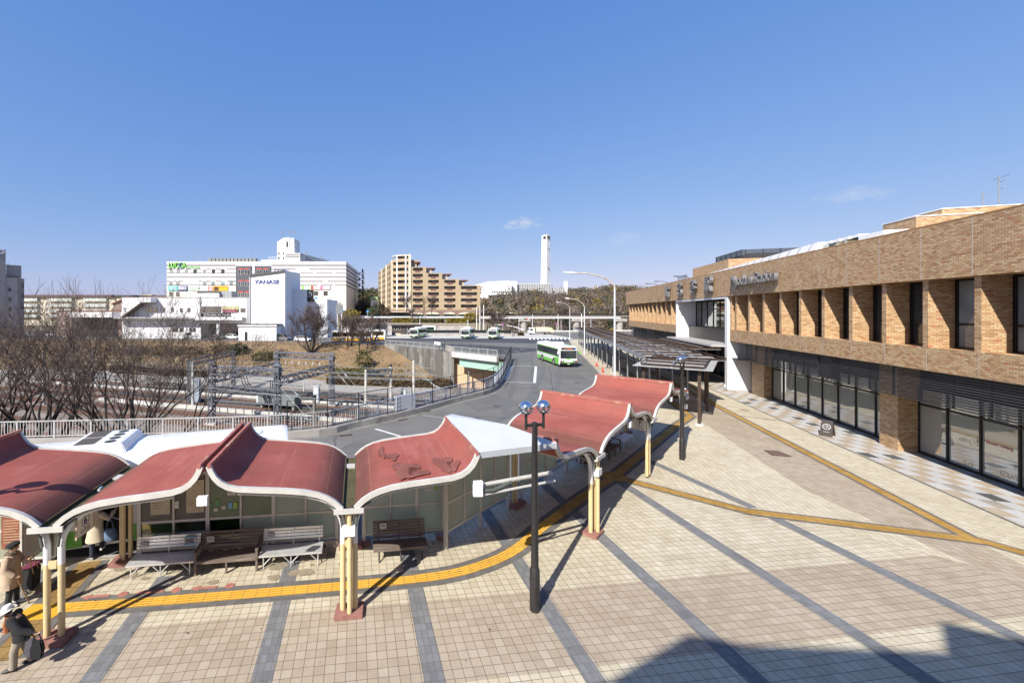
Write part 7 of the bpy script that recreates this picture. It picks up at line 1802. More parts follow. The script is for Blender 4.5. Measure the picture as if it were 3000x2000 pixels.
t = root('water_barrier', 'row of cream plastic barriers standing in front of the brown hut', 'barrier', UX(1165, 132), 131.5, -.12); m = MB()
m.prism_x([(-.3, 0), (.3, 0), (.18, .8), (-.18, .8)], -1.0, 1.0); m.build('barrier_body', pm('barrier_cream', (.6, .5, .4), .08, 3, .6), t, bevel=.04)
m = MB()
for k in range(4): m.box(-.85 + k*.5, -.7 + k*.5, -.32, -.2, .15, .7)
m.build('barrier_ribs', MATS['barrier_cream'], t)
t = root('grey_shed', 'grey panelled shed with dark mesh bays behind the yellow buses', 'shed', 0, 128, -.12); X13 = lambda u: UX(u, 128)
bx(t, 'wall', pm('shed_grey', (.36, .37, .37), .08, .5), X13(1043), X13(1095), 0, 4, 0, VZ(955, 128)); bx(t, 'roof', M['concrete'], X13(1042), X13(1096), -.3, 4.2, VZ(955, 128) + .12, VZ(953, 128) + .12)
for a, b, h in ((1096, 1108, 950), (1108.6, 1120, 949), (1120.6, 1134, 948)): bx(t, 'mesh_bay', pm('mesh_bay_dark', (.045, .052, .065), .15), X13(a), X13(b), -.4, 3, 0, VZ(h, 128) + .12)
m = MB()
for u in (1043, 1096, 1120, 1134): m.tube([(X13(u), -.5, 0), (X13(u), -.5, VZ(948, 128))], .08, 6)
m.build('frame_posts', M['grey_steel'], t)
t = root('black_fence', 'black panel fence along the back of the bus terminal', 'fence', 0, 139, -.12); m = MB(); m.box(UX(1236, 139), UX(1498, 139), 0, .08, .3, 1.5); m.build('fence_panel', M['black'], t)
for k in range(14): bx(t, 'post', M['black'], UX(1236 + k*20, 139) - .05, UX(1236 + k*20, 139) + .05, -.1, -.003, 0, 1.6)
t = root('low_wall', 'low concrete wall behind the parking bays', 'wall', 0, 134.5, -.12); bx(t, 'wall_body', M['concrete'], UX(1252, 134.5), UX(1478, 134.5), 0, .3, 0, .62); bx(t, 'wall_top', M['white'], UX(1252, 134.5), UX(1478, 134.5), -.03, .33, .623, .68)
t = root('low_wall', 'low concrete wall round the traffic island at the crossing', 'wall', 0, 129, -.12); bx(t, 'wall_body', M['concrete'], UX(1479, 129), UX(1517, 129), 0, .4, 0, .85)
t = root('guard_rail', 'white guard rail along the far road under the footbridge', 'guard rail', 0, 150, -.12)
pts = [AT(1443, 950, 178), AT(1480, 952, 168), AT(1510, 958, 158), AT(1535, 967, 150)]
m = MB(); m.tube([(x, y - 150, max(.5, z + .12)) for x, y, z in pts], .17, 6); m.box(UX(1620, 150), UX(1700, 150), -.05, .05, .55, .85); m.box(UX(1700, 155), UX(1850, 155), 4, 4.1, .55, .85); m.build('rail_beam', M['white'], t)
m = MB()
for u in list(range(1622, 1700, 9)): m.tube([(UX(u, 150), .08, 0), (UX(u, 150), .08, .8)], .06, 6)
m.build('rail_posts', M['white'], t)
# slim poles and signs of the terminal
WP = pm('pole_white', (.66, .66, .65), .06, 2, .5)
for u, v0, v1, d, r, lb in ((1230, 960, 935, 136, .12, 'white post beside the first parked bus'), (1371, 962, 936, 137, .12, 'white post behind the second parked bus'), (1396.5, 968, 899, 148, .16, 'leftmost of three tall white poles at the footbridge end'), (1406, 969, 897, 146, .17, 'middle one of three tall white poles at the footbridge end'), (1417, 969, 893, 147, .16, 'rightmost of three tall white poles at the footbridge end'), (1502, 985, 936, 128, .1, 'dark thin pole on the traffic island'), (1560, 968, 921, 158, .13, 'white pole behind the refuse truck cab'), (1635, 970, 920, 158, .15, 'white pole with signal boxes right of the refuse truck'), (1704, 965, 918, 160, .2, 'white pole at the second footbridge pier'), (1731, 960, 934, 164, .1, 'thin white pole under the footbridge'), (1644, 975, 937, 160, .08, 'thin grey pole beside the signal pole'), (1594, 968, 936, 164, .08, 'thin grey pole behind the refuse truck')):
    x, y, z = AT(u, v1, d); dk = lb.startswith('dark'); pole(lb, x, y, -.12, z, r, M['lamp_dark'] if dk else WP, 'pole')
x, y = UX(1540, 160), 160
t = thing('traffic_light', 'traffic light showing red hung under the footbridge', 'traffic light', (x, y, -.12)); m = MB(); m.tube([(-1.6, 0, 4.2), (-1.6, 0, 5.0), (0.2, 0, 5.0)], .07, 6); m.build('signal_arm', M['grey_steel'], t); m = MB(); m.box(-.6, .9, -.2, .0, 4.7, 5.2); m.build('signal_box', M['black'], t)
ml, ntl, bl_ = nodes('red_signal'); bl_.inputs['Base Color'].default_value = (.8, .02, .02, 1); bl_.inputs['Emission Color'].default_value = (1, .03, .02, 1); bl_.inputs['Emission Strength'].default_value = 1.5
m = MB(); m.loft([[(.65 + .2*math.cos(k*PI/6), yy, 4.95 + .2*math.sin(k*PI/6)) for k in range(12)] for yy in (-.23, -.2)]); m.build('red_lamp', ml, t)
for u, v, d, lb in ((1473, 950.5, 150, 'round blue and red no parking sign left of the guard rail'), (1630, 950, 160, 'round no parking sign on the signal pole')):
    x, y, z = AT(u, v, d); t = thing('road_sign', lb, 'sign', (x, y, -.12)); m = MB(); m.tube([(0, 0, 0), (0, 0, z + .5)], .05, 6); m.build('post', WP, t)
    disc = lambda r, yy: [[(r*math.cos(k*PI/10), q, z + .12 + r*math.sin(k*PI/10)) for k in range(20)] for q in (yy, yy + .02)]
    m = MB(); m.loft(disc(.42, -.08)); m.build('sign_rim', M['red'], t); m = MB(); m.loft(disc(.31, -.105)); m.build('sign_face', pm('sign_blue', (.04, .12, .5), .05), t); m = MB(); m.bar((-.22, -.115, z + .34), (.22, -.115, z - .1), .08, .015); m.build('sign_slash', M['red'], t)
x, y, z = AT(1077, 912, 160); t = thing('road_sign', 'round blue sign on a post behind the pale blue walkway', 'sign', (x, y, 3.2)); m = MB(); m.tube([(0, 0, 0), (0, 0, z - 3)], .06, 6); m.build('post', WP, t); m = MB(); m.loft([[(.5*math.cos(k*PI/10), q, z - 3.2 + .5*math.sin(k*PI/10)) for k in range(20)] for q in (-.1, -.08)]); m.build('sign_face', pm('sign_sky', (.08, .25, .6), .05), t)
# dark boundary fence of the dealer yard
t = root('yard_fence', 'thin dark wire fence along the top of the grassy bank', 'fence', 0, 0, -.1)
P = [(-92, 115.5), (-60, 112.5), (-25, 105.5), (-20, 103)]; m = MB(); m2 = MB()
for (a, b) in zip(P[:-1], P[1:]):
    a, b = Vector(a), Vector(b); n = int((b - a).length/2.2)
    for k in range(n): q = a.lerp(b, k/n); m.tube([(*q, 0), (*q, 1.6)], .04, 5)
    for z in (.3, .75, 1.2, 1.6): m2.bar((*a, z), (*b, z), .03)
m.build('fence_posts', M['black'], t); m2.build('fence_wires', M['black'], t)
t = thing('roadside_sign', 'square grey sign board on twin white posts right of the showroom', 'sign', AT(992, 970, 120)[:2] + (-.12,)); z = VZ(897, 120); m = MB(); m.tube([(-.35, 0, 0), (-.35, 0, z - 1)], .14, 8); m.tube([(.9, 0, 0), (.9, 0, z - 1)], .14, 8); m.build('post', WP, t); m = MB(); m.box(-.8, 1.3, -.2, .2, z - 2.0, z + .6); m.build('board', pm('board_grey', (.2, .21, .22), .1), t)
# ---- trees, hedges, the wooded hill
def bare_tree(seed, H, stems, spread, twist=.17, levels=4, r0=.16, lean=(0, 0), split=(2, 3), stem0=.55, rmin=.009, dens=.55):
    rnd = random.Random(seed); tr = MB(); tw = MB()
    def branch(p, d, L, r, lv):
        mbk = tr if lv < 2 else tw; n = 4 if lv < 2 else 3; pts = [p]; rad = [r]; q = p.copy(); dd = d.copy()
        for k in range(n):
            dd = (dd + Vector((rnd.gauss(0, twist), rnd.gauss(0, twist), rnd.gauss(0, twist*.6) + .09))).normalized(); q = q + dd*(L/n); pts.append(q.copy()); rad.append(max(rmin*.7, r*(1 - .42*(k + 1)/n)))
        mbk.tube(pts, rad, 6 if lv < 2 else 3, caps=False)
        if lv >= levels: return
        for i in range(rnd.choice(split) + (1 if lv == levels - 1 else 0)):
            e = Vector((rnd.gauss(0, 1), rnd.gauss(0, 1), rnd.gauss(0, .6))); e = (e - dd*e.dot(dd)); e.normalize()
            nd = (dd + e*rnd.uniform(.35, .8)*spread + Vector((0, 0, .08))).normalized(); branch(q, nd, L*rnd.uniform(.62, .88), max(rmin, rad[-1]*.86), lv + 1)
        for i in range(1, n):
            for _ in range(2 if lv >= 2 else 1):
                if not (lv >= 1 and rnd.random() < dens): continue
                e = Vector((rnd.gauss(0, 1), rnd.gauss(0, 1), rnd.gauss(.2, .6))); e = (e - dd*e.dot(dd)); e.normalize(); nd = (dd*.6 + e*.8).normalized()
                branch(pts[i], nd, L*rnd.uniform(.4, .65), max(rmin, rad[i]*.45), max(lv + 1, levels - 1))
    for i in range(stems):
        a = 2*PI*i/stems + rnd.uniform(-.3, .3); out = rnd.uniform(.25, 1.0)*stem0
        d = Vector((math.cos(a)*out + lean[0], math.sin(a)*out + lean[1], 1)).normalized()
        branch(Vector((math.cos(a)*.25, math.sin(a)*.25, -.3)), d, H*.36*rnd.uniform(.8, 1.1), r0*rnd.uniform(.7, 1.1), 0)
    top = float(np.percentile([p[2] for p in tw.v], 96)); k = H/top      # bring the crown to its full height
    for q in (tr, tw): q.v = [(p[0]*k, p[1]*k, p[2]*k) for p in q.v]
    return tr, tw
def tree(seed, label, loc, H, stems, spread, group='bare winter trees', rot=0, **k):
    tr, tw = bare_tree(seed, H, stems, spread, **k)
    t = thing('bare_tree', label, 'tree', loc, rot, group)
    tr.build('trunk', M['bark'], t, smooth=True, fix=False); tw.build('crown', M['twig'], t, fix=False); return t
def leaves(n, ell, size, seed, flat=.0, shell=.45):
    """n little leaf quads through an ellipsoid (numpy)"""
    g = np.random.default_rng(seed); v = g.normal(size=(n, 3)); v /= np.linalg.norm(v, axis=1, keepdims=True)
    rr = g.uniform(shell, 1, n)**.6; lump = 1 + .22*np.sin(v[:, 0]*5 + seed) * np.cos(v[:, 1]*4 + seed*2) + .12*np.sin(v[:, 2]*9 + seed)
    c = v * (rr*lump)[:, None] * np.array(ell); a = g.normal(size=(n, 3)); a /= np.linalg.norm(a, axis=1, keepdims=True); b = np.cross(a, g.normal(size=(n, 3))); b /= np.linalg.norm(b, axis=1, keepdims=True)
    s = size*g.uniform(.6, 1.4, n)[:, None]
    return np.stack([c - a*s - b*s*.6, c + a*s - b*s*.6, c + a*s + b*s*.6, c - a*s + b*s*.6], 1)
def quads_obj(name, Q, mat, parent=None):
    Q = Q.reshape(-1, 3); n = len(Q)//4; me = bpy.data.meshes.new(name); me.vertices.add(len(Q)); me.vertices.foreach_set('co', Q.astype(np.float32).ravel())
    me.loops.add(n*4); me.loops.foreach_set('vertex_index', np.arange(n*4, dtype=np.int32)); me.polygons.add(n); me.polygons.foreach_set('loop_start', np.arange(0, n*4, 4, dtype=np.int32)); me.polygons.foreach_set('loop_total', np.full(n, 4, dtype=np.int32))
    me.materials.append(mat); me.update(); me.validate(); o = bpy.data.objects.new(name, me); COL.objects.link(o)
    if parent is not None: setpar(o, parent)
    return o
LF = dict(olive=leafmat('leaf_olive', (.085, .078, .03), (.16, .14, .045)), gold=leafmat('leaf_gold', (.20, .15, .025), (.32, .25, .05)), dark=leafmat('leaf_dark', (.022, .034, .016), (.06, .075, .03)), brown=leafmat('leaf_brown', (.09, .06, .035), (.17, .115, .06)), green=leafmat('leaf_green', (.05, .075, .02), (.11, .14, .035)), twiggy=leafmat('twig_haze', (.15, .115, .10), (.25, .20, .18)))
tree(11, 'largest bare tree, many stemmed, behind the white railing and bus roof', (-19.2, 27.6, -3.4), 11.0, 12, .66, levels=5, r0=.18, stem0=1.0)
tree(23, 'bare tree with three leaning trunks, left of the largest tree', (-24.3, 27.6, -3.4), 10.4, 5, .75, levels=5, r0=.2, stem0=.5)
tree(37, 'bare tree with a forked trunk at the left edge of the view', (-26.4, 27.9, -3.4), 10.6, 5, .8, levels=5, r0=.2, stem0=.5)
tree(5, 'bare tree leaning in from beyond the left edge', (-29.6, 28.2, -3.4), 10.8, 5, .8, levels=5, r0=.16, stem0=.55)
tree(41, 'bare tree on the bank in front of the showroom tower', (UX(909, 97), 97, -1.6), 9.6, 8, .85, levels=4, r0=.2, rmin=.03, stem0=1.2, dens=.8)
tree(43, 'bare tree on the bank in front of the first yellow bus, left one', (UX(1022, 97.5), 97.5, -.4), 6.6, 6, .9, levels=4, r0=.17, rmin=.03, stem0=.9, dens=.8)
tree(47, 'bare tree with a thick trunk in front of the yellow bus, right one', (UX(1092, 96), 96, -.3), 6.8, 4, .95, levels=4, r0=.26, stem0=.8, rmin=.03, dens=.8)
tree(53, 'slim bare tree low on the bank beside the small conifer', (UX(1061, 92), 92, -3.0), 8.2, 2, .8, levels=4, r0=.16, stem0=.3, rmin=.03)
tree(59, 'bare street tree in front of the rounded balcony corner', (UX(1186, 172), 172, 4.6), 9.8, 1, .8, levels=5, r0=.45, stem0=.1, rmin=.05)
tree(61, 'bare street tree in front of the second bay of the tan apartments', (UX(1264, 172), 172, 4.6), 9.2, 1, .85, levels=5, r0=.42, stem0=.1, rmin=.05)
tree(67, 'slender bare tree between the two street trees by the tan apartments', (UX(1239, 174), 174, 4.6), 9.0, 1, .35, levels=3, r0=.2, stem0=.05, rmin=.05)
tree(71, 'low bare tree on the terrace above the stone wall', (UX(1213, 160), 160, 3.4), 5.6, 3, .95, levels=4, r0=.14, rmin=.045)
tree(73, 'bare tree between the three white poles and the guard rail', (UX(1440, 156), 156, 1.0), 6.4, 3, 1.0, levels=4, r0=.2, rmin=.045)
tree(79, 'tall pale bare tree behind the footbridge, right of the signal pole', (UX(1655, 172), 172, 0), 8.8, 2, .8, levels=5, r0=.2, stem0=.25, rmin=.05)
def bush(name, label, loc, ell, n, size, mat, seed, cat='shrub', group=None, trunk=0.0):
    t = thing(name, label, cat, loc, 0, group); Q = leaves(n, ell, size, seed); Q[:, :, 2] += ell[2]*.75 + trunk
    quads_obj('crown' if trunk else 'foliage', Q, mat, t)
    m = MB(); rnd = random.Random(seed)
    for k in range(3): a = rnd.uniform(0, 6.3); m.tube([(0, 0, -.1), (ell[0]*.15*math.cos(a), ell[1]*.15*math.sin(a), trunk + ell[2]*.5), (ell[0]*.4*math.cos(a), ell[1]*.4*math.sin(a), trunk + ell[2]*1.0)], [.09, .06, .02], 5)
    m.build('trunk' if trunk else 'stems', M['bark'], t); return t
x, y = -20.6, 28.8
bush('evergreen_shrub', 'dull green shrub among the trunks of the largest bare tree', (x, y, -3.6), (2.4, 1.2, 1.8), 1000, .085, LF['olive'], 3)
bush('evergreen_shrub', 'smaller dull green shrub left of the green one under the bare trees', (-23.0, 29.4, -4.0), (1.5, 1.0, 1.7), 500, .085, LF['olive'], 4)
for i, (u, v, w, h, mt, lb) in enumerate(((630, 1040, 4.2, 1.6, 'brown', 'brownish shrub on the bank, leftmost of the row'), (700, 1032, 2.4, 2.2, 'dark', 'dark green rounded shrub on the bank below the showroom'), (655, 1030, 3.4, 2.0, 'brown', 'brown shrub on the bank just left of the dark green one'), (745, 1040, 4.0, 1.9, 'brown', 'brown shrub on the bank right of the dark green one'), (775, 1052, 3.4, 1.8, 'olive', 'olive shrub low on the bank behind the gantry top'), (815, 1050, 4.0, 1.9, 'brown', 'broad brown shrub on the bank behind the gantry mast'), (560, 1032, 4.4, 1.5, 'brown', 'brown shrub on the bank behind the bare tree crown'), (470, 1030, 5, 1.5, 'brown', 'long brown shrub on the bank, second from the left'), (380, 1028, 5, 1.6, 'twiggy', 'greyish shrub on the bank, first from the left'))):
    z = -2.4 if v < 1036 else -3.6; d = FPX*(CAMH - z)/(v - VH); bush('bank_shrub', lb, (UX(u, d), d, z - .5), (w, 1.6, h*.75), 700, .16, LF[mt], 20 + i, 'shrub', 'shrubs on the grassy bank')
x, y, z = AT(1066, 1070, 86); bush('conifer', 'small olive green conifer low on the bank', (x, y, -4.6), (1.7, 1.3, 2.6), 900, .13, LF['olive'], 40)
def hedge(label, a, b, w, h, mat, n, seed, size=.12, name='hedge', z=-6.4):
    t = thing(name, label, 'hedge', (*a, z), math.atan2(b[1] - a[1], b[0] - a[0])); L = math.dist(a, b); g = np.random.default_rng(seed)
    c = np.stack([g.uniform(0, L, n), g.uniform(-w/2, w/2, n), g.uniform(.05, h, n)], 1); top = g.random(n) < .5; c[top, 2] = h*g.uniform(.88, 1.02, top.sum()); c[~top, 1] = -w/2*g.uniform(.8, 1.05, (~top).sum())
    A = g.normal(size=(n, 3)); A /= np.linalg.norm(A, axis=1, keepdims=True); B = np.cross(A, g.normal(size=(n, 3))); B /= np.linalg.norm(B, axis=1, keepdims=True); s = size*g.uniform(.6, 1.4, n)[:, None]
    Q = np.stack([c - A*s - B*s*.7, c + A*s - B*s*.7, c + A*s + B*s*.7, c - A*s + B*s*.7], 1); quads_obj('foliage', Q, mat, t)
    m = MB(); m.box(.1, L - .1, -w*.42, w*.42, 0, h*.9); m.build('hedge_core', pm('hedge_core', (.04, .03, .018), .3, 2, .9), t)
pa_, pb_ = (UX(985, 84), 84), (UX(1108, 81.5), 81.5); hedge('clipped yellow green hedge at the foot of the bank', pa_, pb_, 2.0, 2.3, LF['olive'], 2600, 5, .13)
hedge('long brown hedge along the foot of the bank and concrete wall', (UX(960, 80), 80), (UX(1322, 75.5), 75.5), 1.6, 1.5, LF['brown'], 3200, 6, .13)
hedge('low mixed hedge at the left foot of the bank', (UX(330, 95), 95), (UX(600, 88), 88), 2, 1.6, LF['brown'], 1800, 7, .16)
for i, (u0, u1, d, z, h, mt, lb) in enumerate(((1150, 1206, 158, 3.3, 1.9, 'gold', 'golden green hedge on the terrace above the brown hut'), (1308, 1372, 157, 3.3, 1.7, 'gold', 'golden green hedge above the right half of the stone wall'), (1212, 1300, 158, 3.3, 1.5, 'olive', 'olive hedge in the middle of the terrace'), (1010, 1146, 159, 3.3, 1.7, 'twiggy', 'bare twiggy hedge at the left of the terrace'))): hedge(lb, (UX(u0, d), d), (UX(u1, d), d), 3, h, LF[mt], 1100, 60 + i, .2, z=z)
for i, (u, v, d, ell, mt, tk, lb) in enumerate(((1030, 926, 163, (3.6, 2.5, 2.3), 'gold', .8, 'golden green tree at the corner below the mall'), (1015, 938, 158, (2.6, 2, 1.6), 'gold', .2, 'golden shrub under the pale blue walkway at its left end'), (1103, 924, 172, (3.4, 2.5, 2.8), 'dark', .4, 'dark evergreen left of the tan apartments entrance'), (1090, 926, 170, (2.4, 2, 2.2), 'green', .2, 'mid green tree left of the dark evergreen'), (1130, 926, 171, (2.4, 2, 2.3), 'brown', .3, 'reddish brown bare bush by the apartments entrance'), (1380, 938, 158, (3.0, 2.2, 2.0), 'gold', .6, 'golden brown shrub where walkway meets footbridge'), (1525, 985, 133, (.9, .8, .6), 'brown', 0, 'tuft of tall dry grass on the traffic island'), (1513, 986, 133.5, (.8, .7, .9), 'twiggy', 0, 'dark twiggy bush on the traffic island'), (1790, 966, 122, (1.6, 1.4, 1.3), 'gold', .3, 'yellowish dry bush beside the station end'), (1170, 1213, 35.2, (.35, .25, .1), 'olive', 0, 'small weed clump in the gutter below the concrete panel'))):
    x = UX(u, d); zz = hz(x, d) if d > 150.5 else -.14
    if 'weed' in lb: x, d = G(1251, 1206, -.12)
    bush('roadside_bush' if not tk else 'small_tree', lb, (x, d, zz), ell, 60 if 'weed' in lb else 700, .03 if 'weed' in lb else .22, LF[mt], 80 + i, 'tree' if tk else 'bush', None, tk)
# wooded hill: one far-off wood
def wood(name, region, n, seed, mats, kindlab):
    g = np.random.default_rng(seed); out = {k: [] for k in mats}; ks = list(mats)
    cnt = 0
    while cnt < n:
        x, y = g.uniform(region[0], region[1]), g.uniform(region[2], region[3])
        u = UC + x/y*FPX
        if not region[4](x, y, u): continue
        z = hz(x, y); r = g.uniform(1.9, 3.6); k = ks[g.choice(len(ks), p=list(mats.values()))]
        Q = leaves(int(55 if k != 'twiggy' else 75), (r, r, r*g.uniform(.8, 1.25)), .42 if k != 'twiggy' else .2, int(g.integers(1e6)), shell=.5); Q[:, :, 2] += r*.9 + z; Q[:, :, 0] += x; Q[:, :, 1] += y; out[k].append(Q); cnt += 1
    allq = [np.concatenate(v) for v in out.values() if v]; names = [k for k, v in out.items() if v]
    o = quads_obj(name, np.concatenate(allq), LF[names[0]])
    for k in names[1:]: o.data.materials.append(LF[k])
    idx = np.concatenate([np.full(len(q), i, dtype=np.int32) for i, q in enumerate(allq)]); o.data.polygons.foreach_set('material_index', idx)
    tag(o, kindlab, 'wood', kind='stuff'); return o
wood('hill_wood', (30, 260, 172, 330, lambda x, y, u: 1405 < u < 1990 and not (285 < y < 345 and u < 1665) and hz(x, y) > -1.0 and not (y < 285 and 1400 < u < 1530 and y > 262)), 1500, 8, {'twiggy': .72, 'brown': .09, 'olive': .09, 'dark': .07, 'gold': .03}, 'mixed winter wood of brown and evergreen crowns covering the hill')
wood('far_wood', (-62, 30, 215, 300, lambda x, y, u: 1035 < u < 1160), 260, 9, {'olive': .4, 'dark': .25, 'twiggy': .35}, 'dark wood on the slope between the mall and tan apartments')
wood('ridge_wood', (150, 420, 380, 600, lambda x, y, u: 1640 < u < 2000), 500, 10, {'olive': .35, 'twiggy': .4, 'gold': .1, 'dark': .15}, 'strip of trees along the far ridge below the apartment blocks')
# undergrowth on the near slope below the railing
def scatter(name, n, seed, fn, size, mat, lab):
    g = np.random.default_rng(seed); P_ = []
    while len(P_) < n:
        p = fn(g)
        if p is not None: P_.append(p)
    c = np.array(P_); A = g.normal(size=(n, 3)); A /= np.linalg.norm(A, axis=1, keepdims=True); B = np.cross(A, g.normal(size=(n, 3))); B /= np.linalg.norm(B, axis=1, keepdims=True); s = size*g.uniform(.5, 1.5, n)[:, None]
    o = quads_obj(name, np.stack([c - A*s - B*s*.5, c + A*s - B*s*.5, c + A*s + B*s*.5, c - A*s + B*s*.5], 1), mat); tag(o, lab, 'undergrowth', kind='stuff'); return o
def sl(g):
    x = g.uniform(-45, -6); ya = 23.9 + (x + 22.5)*.106; k = g.random(); return (x, ya + k*8, -.3 - k*6.1 + g.uniform(0, .35))
scatter('slope_undergrowth', 5200, 12, sl, .09, LF['olive'], 'low weeds and ivy on the slope just below the railing')
def bk(g):
    t = g.random(); x = -90 + 95*t; k = g.random(); lo = 98 - (x + 90)*.19 if x < -8 else 80; lo = along(FOOTB, x); hi = along(TOPB, min(x, -5.6)); 
    if x > -5.6 and k > .5: return None
    return (x, lo + (hi - lo)*k, -6.4 + 6.2*(k*k*(3 - 2*k)*.5 + k*.5) + g.uniform(0, .3))
scatter('bank_grass', 6000, 13, bk, .14, leafmat('dry_tuft', (.17, .115, .055), (.26, .185, .09)), 'dry winter grass tufts on the bank')
# ---- people: one skinned body each, clothing as separate pieces
SKIN = pm('skin', (.52, .33, .24), .06, 8, .55)
def skinbody(root, J, rad, edges, mat):
    """joints J (name->pos), radii, edges -> one continuous surface via the Skin modifier"""
    names = list(J); me = bpy.data.meshes.new('body'); me.from_pydata([J[n] for n in names], [(names.index(a), names.index(b)) for a, b in edges], [])
    o = bpy.data.objects.new('body', me); COL.objects.link(o); o.modifiers.new('s', 'SKIN'); sub = o.modifiers.new('u', 'SUBSURF'); sub.levels = 1; sub.render_levels = 1
    sv = me.skin_vertices[0].data
    for i, n in enumerate(names): sv[i].radius = (rad[n], rad[n]); sv[i].use_root = (n == 'pelvis')
    dg = bpy.context.evaluated_depsgraph_get(); dg.update(); m2 = bpy.data.meshes.new_from_object(o.evaluated_get(dg)); bpy.data.objects.remove(o)
    m2.materials.clear(); m2.materials.append(mat); m2.polygons.foreach_set('use_smooth', [True]*len(m2.polygons)); b = bpy.data.objects.new('body', m2); COL.objects.link(b); setpar(b, root); return b
def ringz(c, rx, ry, rz=0.0, n=14, wob=0.0, tilt=(0, 0)):
    ca, sa = math.cos(rz), math.sin(rz); out = []
    for k in range(n):
        a = 2*PI*k/n; w_ = 1 + wob*math.sin(a*5 + c[2]*9); x, y = rx*w_*math.cos(a), ry*w_*math.sin(a); out.append((c[0] + ca*x - sa*y, c[1] + sa*x + ca*y, c[2] + tilt[0]*x + tilt[1]*y))
    return out
def person(label, loc, rot, s, pose, clothes, group=None):
    """local: faces +y, x to its right; pose overrides joints"""
    t = thing('person', label, 'person', loc, rot, group); t.scale = (s,)*3
    J = dict(pelvis=(0, 0, .92), waist=(0, .0, 1.05), chest=(0, .01, 1.24), neck0=(0, 0, 1.40), neck=(0, .01, 1.47), head=(0, .03, 1.56), crown=(0, .02, 1.64))
    for sg, k in ((-1, 'l'), (1, 'r')):
        J.update({k+'hip': (sg*.09, 0, .88), k+'knee': (sg*.10, .02, .48), k+'ankle': (sg*.10, -.02, .09), k+'toe': (sg*.11, .15, .035), k+'sho': (sg*.17, -.01, 1.36), k+'elb': (sg*.23, -.03, 1.09), k+'wri': (sg*.23, .06, .87), k+'palm': (sg*.23, .09, .80)})
    J.update(pose)
    rad = dict(pelvis=.12, waist=.11, chest=.125, neck0=.07, neck=.05, head=.088, crown=.06)
    E = [('pelvis', 'waist'), ('waist', 'chest'), ('chest', 'neck0'), ('neck0', 'neck'), ('neck', 'head'), ('head', 'crown')]
    for k in 'lr':
        rad.update({k+'hip': .085, k+'knee': .058, k+'ankle': .04, k+'toe': .032, k+'sho': .058, k+'elb': .042, k+'wri': .027, k+'palm': .03})
        E += [('pelvis', k+'hip'), (k+'hip', k+'knee'), (k+'knee', k+'ankle'), (k+'ankle', k+'toe'), ('chest', k+'sho'), (k+'sho', k+'elb'), (k+'elb', k+'wri'), (k+'wri', k+'palm')]
        w, p, e = Vector(J[k+'wri']), Vector(J[k+'palm']), Vector(J[k+'elb']); d = (p - w).normalized(); sd = d.cross(Vector((0, 1, 0)) if abs(d.y) < .8 else Vector((0, 0, 1))).normalized(); cu = sd.cross(d).normalized()
        if cu.dot(Vector(J['pelvis']) - p) < 0 and False: cu = -cu
        for i, (off_, L) in enumerate(((-.027, .075), (-.009, .088), (.009, .083), (.027, .066))):
            a = p + sd*off_ + d*.018; b = a + d*L*.5 + cu*.012; c = b + d*L*.35 + cu*L*.42
            for j, q in enumerate((a, b, c)): J[f'{k}f{i}{j}'] = tuple(q); rad[f'{k}f{i}{j}'] = .0095 - .0008*j
            E += [(k+'palm', f'{k}f{i}0'), (f'{k}f{i}0', f'{k}f{i}1'), (f'{k}f{i}1', f'{k}f{i}2')]
        a = p - sd*.03 - d*.02; b = a - sd*.02 + d*.03 + cu*.015
        for j, q in enumerate((a, b)): J[f'{k}t{j}'] = tuple(q); rad[f'{k}t{j}'] = .0105
        E += [(k+'palm', f'{k}t0'), (f'{k}t0', f'{k}t1')]
    b = skinbody(t, J, rad, E, SKIN)
    V = {n: Vector(p) for n, p in J.items()}
    # face
    hd = V['head']; fw = Vector(clothes.get('face', (0, 1, 0))).normalized(); rg = fw.cross(Vector((0, 0, 1))).normalized()
    m = MB(); m.sphere(tuple(hd + fw*.012 + Vector((0, 0, .005))), .088, 14, 10, (.88, 1, 1.18)); m.sphere(tuple(hd + fw*.1 - Vector((0, 0, .012))), .017, 8, 6, (.8, 1, 1.4))
    for sg in (-1, 1): m.sphere(tuple(hd + rg*sg*.085 + Vector((0, 0, -.005))), .025, 8, 6, (.5, .8, 1.2))
    m.build('face', SKIN, t, smooth=True)
    m = MB()
    for sg in (-1, 1): m.sphere(tuple(hd + fw*.092 + rg*sg*.033 + Vector((0, 0, .02))), .010, 8, 6)
    m.build('eyes', M['black'], t); m = MB(); m.sphere(tuple(hd + fw*.092 - Vector((0, 0, .045))), .02, 8, 6, (1.1, .5, .3)); m.build('mouth', pm('lips', (.35, .13, .11), .05), t)
    if clothes.get('hair'):
        m = MB(); hl = clothes.get('hairlen', .1); m.sphere(tuple(hd - fw*.022 + Vector((0, 0, .03))), .104, 14, 8, (.98, 1.0, 1.05)); 
        if hl > .12: m.loft([ringz(hd - fw*.04 + Vector((0, 0, .0)), .09, .07), ringz(hd - fw*.055 - Vector((0, 0, hl)), .085, .05)])
        m.build('hair', clothes['hair'], t, smooth=True)
    # trousers
    up = lambda v, z: v + Vector((0, 0, z))
    m = MB()
    for k in 'lr':
        h, kn, an = V[k+'hip'], V[k+'knee'], V[k+'ankle']; wl_ = clothes.get('legw', 1.0)
        m.tube([up(h, .05), h.lerp(kn, .35), kn, kn.lerp(an, .5), up(an, -.01)], [.108*wl_, .098*wl_, .078*wl_, .072*wl_, .068*wl_], 12)
    m.loft([ringz(up(V['pelvis'], -.1), .155, .115), ringz(V['pelvis'], .17, .125), ringz(up(V['waist'], .0), .155, .115)]); m.build('trousers', clothes['trousers'], t, smooth=True)
